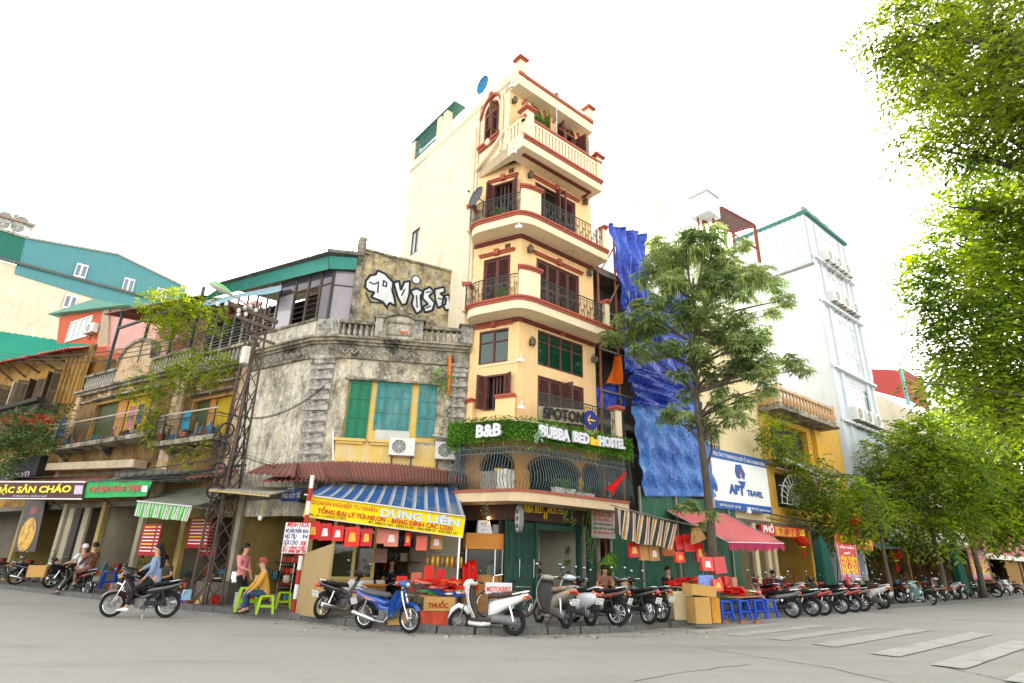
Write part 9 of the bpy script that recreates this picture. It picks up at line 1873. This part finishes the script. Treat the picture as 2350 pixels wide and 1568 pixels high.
# paper shop display
c3_=gnd(1250,1400,'g3',.12);tb_(c3_+Vector((0,.3,0)),1.9,.8,.62,'display table of red gift goods behind the blue motorbike');heap('red_packets','spread of red gift packets behind the blue motorbike',c3_+Vector((.1,.25,0)),.75,.3,40,.62,REDS+[PKB],.05);heap('wrapped_rolls','blue, green and white wrapped rolls on the front of the display table',c3_+Vector((.15,-.1,0)),.5,.08,12,.62,[MT('blue pack',(.03,.06,.3),.5),MATS['green pack'],WPR],.05)
for i,(x,y,w,h,mt,lab)in enumerate(((1190,1050,.26,.42,REDS[2],'upright red and gold gift box, left of the pair'),(1290,1075,.27,.4,REDS[0],'upright red flowered gift box, right of the pair'),(965,1085,.3,.25,REDS[2],'red gift box left of the coral one'),(1085,1070,.28,.3,MATS['coral paper'],'coral gift box behind the motorbike basket'),(1405,1160,.26,.42,REDS[1],'red shopping bag with gold stripe beside the white scooter'))):b=PQ.px(x,y+60,'g3',1.3 if i<4 else 1.9);tag(MB().box(b+Vector((0,0,h/2)),(w,.16,h),PQ.az).build('gift_box',mt,None,bevel=.005),lab,'box');
for i,(x,y,w,h,mt,lab)in enumerate(((930,1500,.42,.3,CRT,'low cardboard box under the display table, left one'),(1270,1400,.7,.27,CRT,'printed cardboard carton under the display table'),(1230,1490,.62,.27,MT('red carton',(.5,.07,.03),.7,.4,4),'red and green carton on the ground under the display table'))):
 b=gnd(x,1515,'g3',.12)*1.08;z=.12 if y>1450 else .4;ct_=tag(MB().box((b.x,b.y,z+h/2),(w,.35,h),PQ.az).build('carton',mt,None,bevel=.005),lab,'carton')
 if i==1:t=text_mb('THUỐC',.14,.003,.004,0,.45);put(t,lambda p:Vector((b.x+p.x*math.cos(PQ.az+math.pi),b.y-.19+p.x*math.sin(PQ.az+math.pi),.47+p.z)));t.build('carton_print',MATS['sign red'],ct_)
sh_=thing('roll_shelf','steel shelf of gold rolls inside the paper shop','shelf',PQ.pt(.6,.13,.4));u1,u0=PQ.uv(1165,990,'g3',.5)[0],PQ.uv(1490,990,'g3',.5)[0];zs=PQ.uv(1320,990,'g3',.5)[1]
for z in(zs,zs+.42,zs-.5):MB().fb(PQ,u0,u1,z-.02,z,.3,.65).build('shelf_board',ALU,sh_)
for u in(u0,u1):MB().fb(PQ,u-.02,u+.02,.13,zs+.8,.3,.34).build('upright',ALU,sh_)
GLD_=[MT('gold roll',(.6,.36,.05),.35,.15,3,metal=.5),MT('bronze roll',(.3,.19,.06),.4,.15,3,metal=.5)]
for i in range(8):u=u1-(u1-u0)*(i+.5)/8;p=PQ.pt(u,zs+.005,.5);tag(MB().lathe([(.06,0),(.065,.01),(.065,.29),(.06,.3)],p,12).build('gold_roll',GLD_[i%3==0],None,smooth=True),'gold tape roll standing on the shop shelf, %s from the left'%('first','second','third','fourth','fifth','sixth','seventh','eighth')[i],'roll','gold rolls on the shelf')
dk_=thing('shop_desk','brown wooden desk inside the paper shop','desk',PQ.pt(2.3,.13,.4));u1,u0=PQ.uv(630,1150,'g3',.6)[0],PQ.uv(845,1150,'g3',.6)[0];MB().fb(PQ,u0,u1,.74,.78,.2,.75).build('desk_top',ORW,dk_);MB().fb(PQ,u0+.03,u1-.03,.13,.74,.25,.7).build('desk_body',MT('desk brown',(.2,.09,.03),.6),dk_)
for i,x in enumerate((650,700,790)):b=PQ.px(x,1085,'g3',.5);tag(MB().box((b.x,b.y,.785+.05),(.22,.16,.1),.3*i).build('paper_stack',MT('paper stack',(.5,.48,.44),.8),None),'stack of folded papers on the shop desk, %s of three'%('left','middle','right')[i],'paper')
for x in(290,330):a=PQ.px(x,1000,'g4',1.6);
rd_=thing('red_drapes','two bright red cloth bundles standing right of the paper shop','cloth',PQ.px(1530,1150,'g3',1.5))
for x0,x1,yt in((1480,1525,955),(1520,1590,930)):A__=[PQ.px(x,y,'g3',1.5)for x,y in((x0,1180),(x1+20,1180),(x1,yt),(x0,yt+8))];MB().sheet(lambda s,t:A__[0].lerp(A__[1],s).lerp(A__[3].lerp(A__[2],s),t)+nq*(.05*math.sin(s*8)),10,6,.03).build('red_cloth',REDS[0],rd_,smooth=2)
# cafe tables and laptop
def table(lab,p,w,dp,h,mt,rz):
 r=thing('cafe_table',lab,'table',p,rz);o=Vector(p);m=Matrix.Rotation(rz,3,'Z');MB().box(o+Vector((0,0,h-.02)),(w,dp,.04),rz).build('table_top',mt,r)
 for sx in(-1,1):
  for sy in(-1,1):q=o+m@Vector((sx*(w/2-.05),sy*(dp/2-.05),0));MB().tube([q,q+Vector((0,0,h-.04))],.018,6).build('leg',IRON,r)
WT_=MT('cafe table wood',(.45,.22,.06),.5,.15,3);lt=PR.pt(3.1,.13,1.35);table('wooden laptop table outside the cafe',lt,.9,.5,.62,WT_,az);table('small dark table between the two cafe guests',PR.pt(1.3,.15,.35),.7,.5,.68,DB,az)
lp=thing('laptop','open gold laptop on the wooden table, lid towards the street','laptop',lt+Vector((0,0,.62)));u=3.25;MB().fb(PR,u-.16,u+.16,.752,.766,1.1,1.4).build('keyboard',GLD_[0]if 0 else MT('gold aluminium',(.5,.36,.2),.4,.05,metal=.4),lp);MB().fp(PR,[(u-.16,.767),(u+.16,.767),(u+.16,.98),(u-.16,.98)],1.405,1.415).build('lid',MATS['gold aluminium'],lp)
# noodle stall gear
SKB=WALL('stall block',(.12,.11,.085),(.05,.045,.035),.5);b=gnd(660,1335,'g2',.12);nb=thing('noodle_stall','low dark masonry stall block under the lattice pole','stall',b);MB().box(b+Vector((.1,.3,.28)),(1.6,.55,.56),PL.az).build('block',SKB,nb);MB().lathe([(.2,0),(.27,.02),(.3,.1),(.28,.1),(.24,.03)],b+Vector((-.15,.25,.56)),18).build('steel_basin',CHR,nb,smooth=True);MB().lathe([(.16,0),(.16,.28),(.15,.3),(.02,.31)],b+Vector((.55,.3,.56)),16).build('steel_pot',CHR,nb,smooth=True)
def bucket(lab,x,y,k,r0,r1,h,col,z=.0):p=gnd(x,y,k,z);r=thing('bucket',lab,'bucket',p);MB().lathe([(r0,0),(r1,h),(r1+.012,h),(r1+.012,h+.02),(r1-.01,h+.01),(r0-.01,.02)],p,18).build('shell',MT('plastic '+col[0],col[1],.4,.05),r,smooth=True);m=MB();m.tube([p+Vector((r1*math.cos(a),0,h-.1*math.sin(a)))for a in[math.pi*i/8 for i in range(9)]],.006,5);m.build('handle',ALU,r)
bucket('red plastic bucket at the kerb by the noodle stall',718,1382,'g2',.14,.18,.34,('bucket red',(.55,.01,.01)));bucket('small red and white pail beside the broom',475,1382,'g2',.09,.13,.17,('pail red',(.55,.04,.03)));bucket('wide pink basin on the road behind the riders',1010,1388,'g1',.2,.26,.1,('basin pink',(.7,.03,.1)));bucket('blue plastic tub beside the sky blue box',430,1330,'g2',.16,.2,.2,('tub blue',(.01,.08,.4)),.12);bucket('tall steel stock pot beside the standing woman',905,1385,'g2',.11,.11,.38,('steel pot',(.4,.4,.4)),.12)
crate('cool_box','sky blue cool box at the foot of the stall block','box',458,1310,'g2',.3,(.22,.3,.25),MT('sky blue box',(.25,.45,.62),.5),.4)
br_=thing('broom','straw broom leaning on the stall block','broom',gnd(550,1392,'g2'));a=gnd(550,1392,'g2');t_=atY(700,1085,a.y+.35,'g2');d=(t_-a);MB().tube([a+d*.35,t_],.014,6).build('handle',MT('broom stick',(.55,.36,.15),.7),br_);m=MB();m.tube([a,a+d*.2,a+d*.38],[.15,.1,.03],14);m.build('straw',MT('straw',(.6,.42,.15),.9,.4,25,bmp=.6),br_,smooth=2)
fc=thing('food_cabinet','glass food cabinet with red shelves behind the seated man','cabinet',gnd(1260,1300,'g2',.12));b=gnd(1262,1310,'g2',.12);
for z in(0,.35,.7,1.05,1.4):MB().box(b+Vector((.1,.25,z+.02)),(.45,.35,.03),.1).build('shelf',ALU,fc)
for i in range(9):MB().box(b+Vector((.1+(i%3-1)*.14,.2,.42+.35*(i//3)+.1)),(.11,.2,.17),.1).build('red_pack',REDS[i%3],fc)
for sx in(-1,1):MB().box(b+Vector((.1+sx*.23,.1,.72)),(.02,.02,1.44),.1).build('upright',CHR,fc)
# red menu boards hung on the left shops
def menu(lab,x0,y0,x1,y1,k,d):
 a,b=PL.uv(x0,(y0+y1)/2,k,d)[0],PL.uv(x1,(y0+y1)/2,k,d)[0];z0,z1=PL.uv((x0+x1)/2,y1,k,d)[1],PL.uv((x0+x1)/2,y0,k,d)[1];r=thing('menu_board',lab,'sign',PL.pt(a,z0,d),group='red menu boards on the left shops');u0,u1=min(a,b),max(a,b);MB().fb(PL,u0,u1,z0,z1,d-.03,d).build('board',MT('menu board red',(.3,.012,.01),.6,.1),r);m=MB();n=MB()
 for i in range(8):
  z=z1-(z1-z0)*(i+1)/9.2;w=u1-u0;h=(z1-z0)*.03
  (n if i<1 or i%3==2 else m).fb(PL,u0+w*.3,u1-w*.1,z,z+h,d+.001,d+.004);m.fb(PL,u0+w*.06,u0+w*.2,z,z+h,d+.001,d+.004)
 m.build('white_lines',WT,r);n.build('yellow_lines',YT,r)
menu('red menu board nearest the riders under the green valance',60,650,225,925,'g2',.9);menu('large red menu board behind the lattice pole',478,590,665,860,'g2',.3);menu('small red menu board behind the lattice pole legs',590,655,735,925,'g2',-.3);
ad=thing('food_poster','tall dark food poster showing a round dish on the left shop pier','poster',PL.pt(15,.3,.3));P4=[PL.uv(x,y,'g1',.3)for x,y in((120,960),(330,960),(430,480),(240,480))];MB().fp(PL,P4,.26,.3).build('panel',MT('poster dark',(.04,.03,.025),.5),ad);cu_,cz_=PL.uv(255,800,'g1',.3);MB().fp(PL,[(cu_+.75*math.cos(a),cz_+.72*math.sin(a))for a in[i*.2618 for i in range(24)]],.301,.31).build('dish',MT('dish print',(.65,.3,.03),.5,.8,5),ad);MB().fp(PL,[(cu_-.3,cz_+.9),(cu_+.35,cz_+.85),(cu_+.4,cz_+1.15),(cu_-.3,cz_+1.2)],.301,.305).build('banner_print',MT('poster red',(.3,.03,.02),.5),ad)
crate('cardboard_box','cardboard box on the seat of the far left motorbike','box',335,1200,'g1',.75,(.4,.35,.3),CRT,.5)
# lit lamps of the noodle shop
for x,y,lab,s in((878,690,'glowing white bulb in the noodle shop',.06),(1108,595,'white bulb hanging over the noodle stall',.07)):
 p=PL.px(x,y,'g2',-.4 if s<.065 else .9);r=thing('hanging_bulb',lab,'bulb',p);MB().ball(p,s,s,s*1.2,10,6).build('glass',EMIT('white bulb',(1,.93,.75),6)if s<.065 else MT('bulb white',(.8,.8,.78),.3),r,smooth=2);MB().tube([p+Vector((0,0,s)),p+Vector((0,0,.5))],.008,5).build('cord',YT,r)
 # satellite dishes
def dish(lab,c,R,ax,mt):
 r=thing('satellite_dish',lab,'satellite dish',c);ax=ax.normalized();s=ax.orthogonal().normalized();t=ax.cross(s);m=MB();MB.sheet(m,lambda a,b:c+(s*math.cos(a*6.283)+t*math.sin(a*6.283))*(R*max(b,.01))+ax*(.3*R*b*b),20,5,.012);m.uv={};m.build('reflector',mt,r,smooth=2);m=MB();m.tube([c+s*R*.9+ax*R*.25,c+ax*R*1.1],.012,5);m.ball(c+ax*R*1.1,.05);m.tube([c,c-ax*.25,c-ax*.25-Vector((0,0,.5))],.025,6);m.build('feed_arm',ALU,r)
dish('blue satellite dish on the hostel tower roof',PN.px(1113,198,'d',-.2),.42,Vector((-.75,-.6,-.05)),MT('dish blue',(.01,.17,.36),.5));dish('dark grey satellite dish on the side of the hostel tower',PN.px(1098,455,'d',.35),.42,Vector((-.75,-.6,.2)),MT('dish grey',(.1,.1,.11),.6))
# crowded odds and ends inside the shops and on the old balconies
rc=random.Random(21)
def clutter(name,label,n,spot,mats,s0=.08,s1=.3):
 ms=[MB()for _ in mats]
 for i in range(n):
  p=spot();m=rc.choice(ms);s=rc.uniform(s0,s1);k=rc.random()
  if k<.55:m.box(p+Vector((0,0,s/2)),(s,s*rc.uniform(.4,1),s*rc.uniform(.5,1.4)),rc.uniform(0,3))
  elif k<.8:m.lathe([(s*.35,0),(s*.5,s*.3),(s*.45,s*.9),(s*.2,s)],p,9)
  else:m.tube([p,p+Vector((rc.uniform(-.1,.1),0,s*2))],s*.2,7)
 for j,m in enumerate(ms):
  if m.f:tag(m.build(name,mats[j],None),label+(' in dull reds',' in pale tones',' in dark tones',' in blue and green')[j],'goods',None,'stuff')
CM_=[MT('goods red',(.35,.04,.02),.6,.5,5,isl=.5),MT('goods pale',(.5,.45,.36),.6,.4,5,isl=.5),MT('goods dark',(.07,.055,.04),.7,.5,5,isl=.6),MT('goods blue',(.04,.16,.24),.6,.6,4,isl=.5)]
def sp_left():u=rc.uniform(0,20);lv=rc.choice((.13,.13,.7,.75,1.3,1.9));return PL.pt(u,lv,rc.uniform(-2.2,-1.5)if lv>1 else rc.uniform(-2.0,.1))
clutter('shop_goods','kitchenware and stock crowding the left shop rooms',260,sp_left,CM_)
for i,z in enumerate((.7,1.28,1.88)):MB().fb(PL,-.8,24,z-.03,z,-2.28,-1.45).build('wall_shelf',MT('shelf wood',(.16,.1,.05),.8),SH)
def sp_right():u=rc.uniform(12,60);lv=rc.choice((.13,.7,.75,1.3,1.9));return PR.pt(u,lv,rc.uniform(-2.4,-1.7)if lv>1 else rc.uniform(-2.2,.2))
clutter('shop_stock','pots, bottles and stock inside the right street shops',240,sp_right,CM_)
def sp_quoin():return PQ.pt(rc.uniform(.2,3.6),rc.choice((.14,.8,1.4,1.9)),rc.uniform(-2.4,-1.8))
clutter('paper_stock','packets stacked at the back of the paper shop',110,sp_quoin,CM_)
for z in(.79,1.39,1.89):MB().fb(PQ,.1,3.8,z-.03,z,-2.49,-1.75).build('wall_shelf',MATS['shelf wood'],SH)
def sp_bal():u=rc.choice((rc.uniform(3.6,7.3),rc.uniform(8,16)));return PL.pt(u,5.27 if u<7.5 else 5.72,rc.uniform(.2,.75))
clutter('balcony_goods','pots and odds and ends on the old left balconies',90,sp_bal,[MT('balcony red',(.16,.05,.03),.7,.5,5,isl=.5),MT('balcony pale',(.25,.22,.17),.7,.4,5,isl=.5),CM_[2],MT('balcony blue',(.03,.1,.16),.7,.5,5,isl=.5)],.08,.3)
for i,(u,z,w,h,c,nm)in enumerate(((5.2,6.3,.5,.7,(.03,.25,.4),'sky blue'),(6.9,6.3,.4,.8,(.3,.27,.25),'grey'),(9.2,6.9,.5,.9,(.5,.2,.25),'dusty pink'),(8.6,6.9,.45,.8,(.12,.13,.2),'navy'),(15.0,7.0,.7,.9,(.08,.12,.2),'dark blue'),(15.8,7.0,.4,1.0,(.5,.5,.48),'white'))):tag(cloth_panel(None,PL,u,u+w,z-h,z,.72,CLOTH('laundry '+nm,c,.2),2,.03,'laundry'),nm+' laundry hanging from the left balcony pole','laundry','laundry on the old balconies')
wire('overhead_wires','high black wires from the lattice pole top towards the left roofs',leg_pos(3,8.6),PL.pt(26,11.8,1.0),.7,4,.014,.3)
wire('overhead_wires','thin black wires from the lattice pole to the hostel slab corner',leg_pos(1,4.2),PC.pt(1.6,3.7,1.1),.35,3,.012,.12)
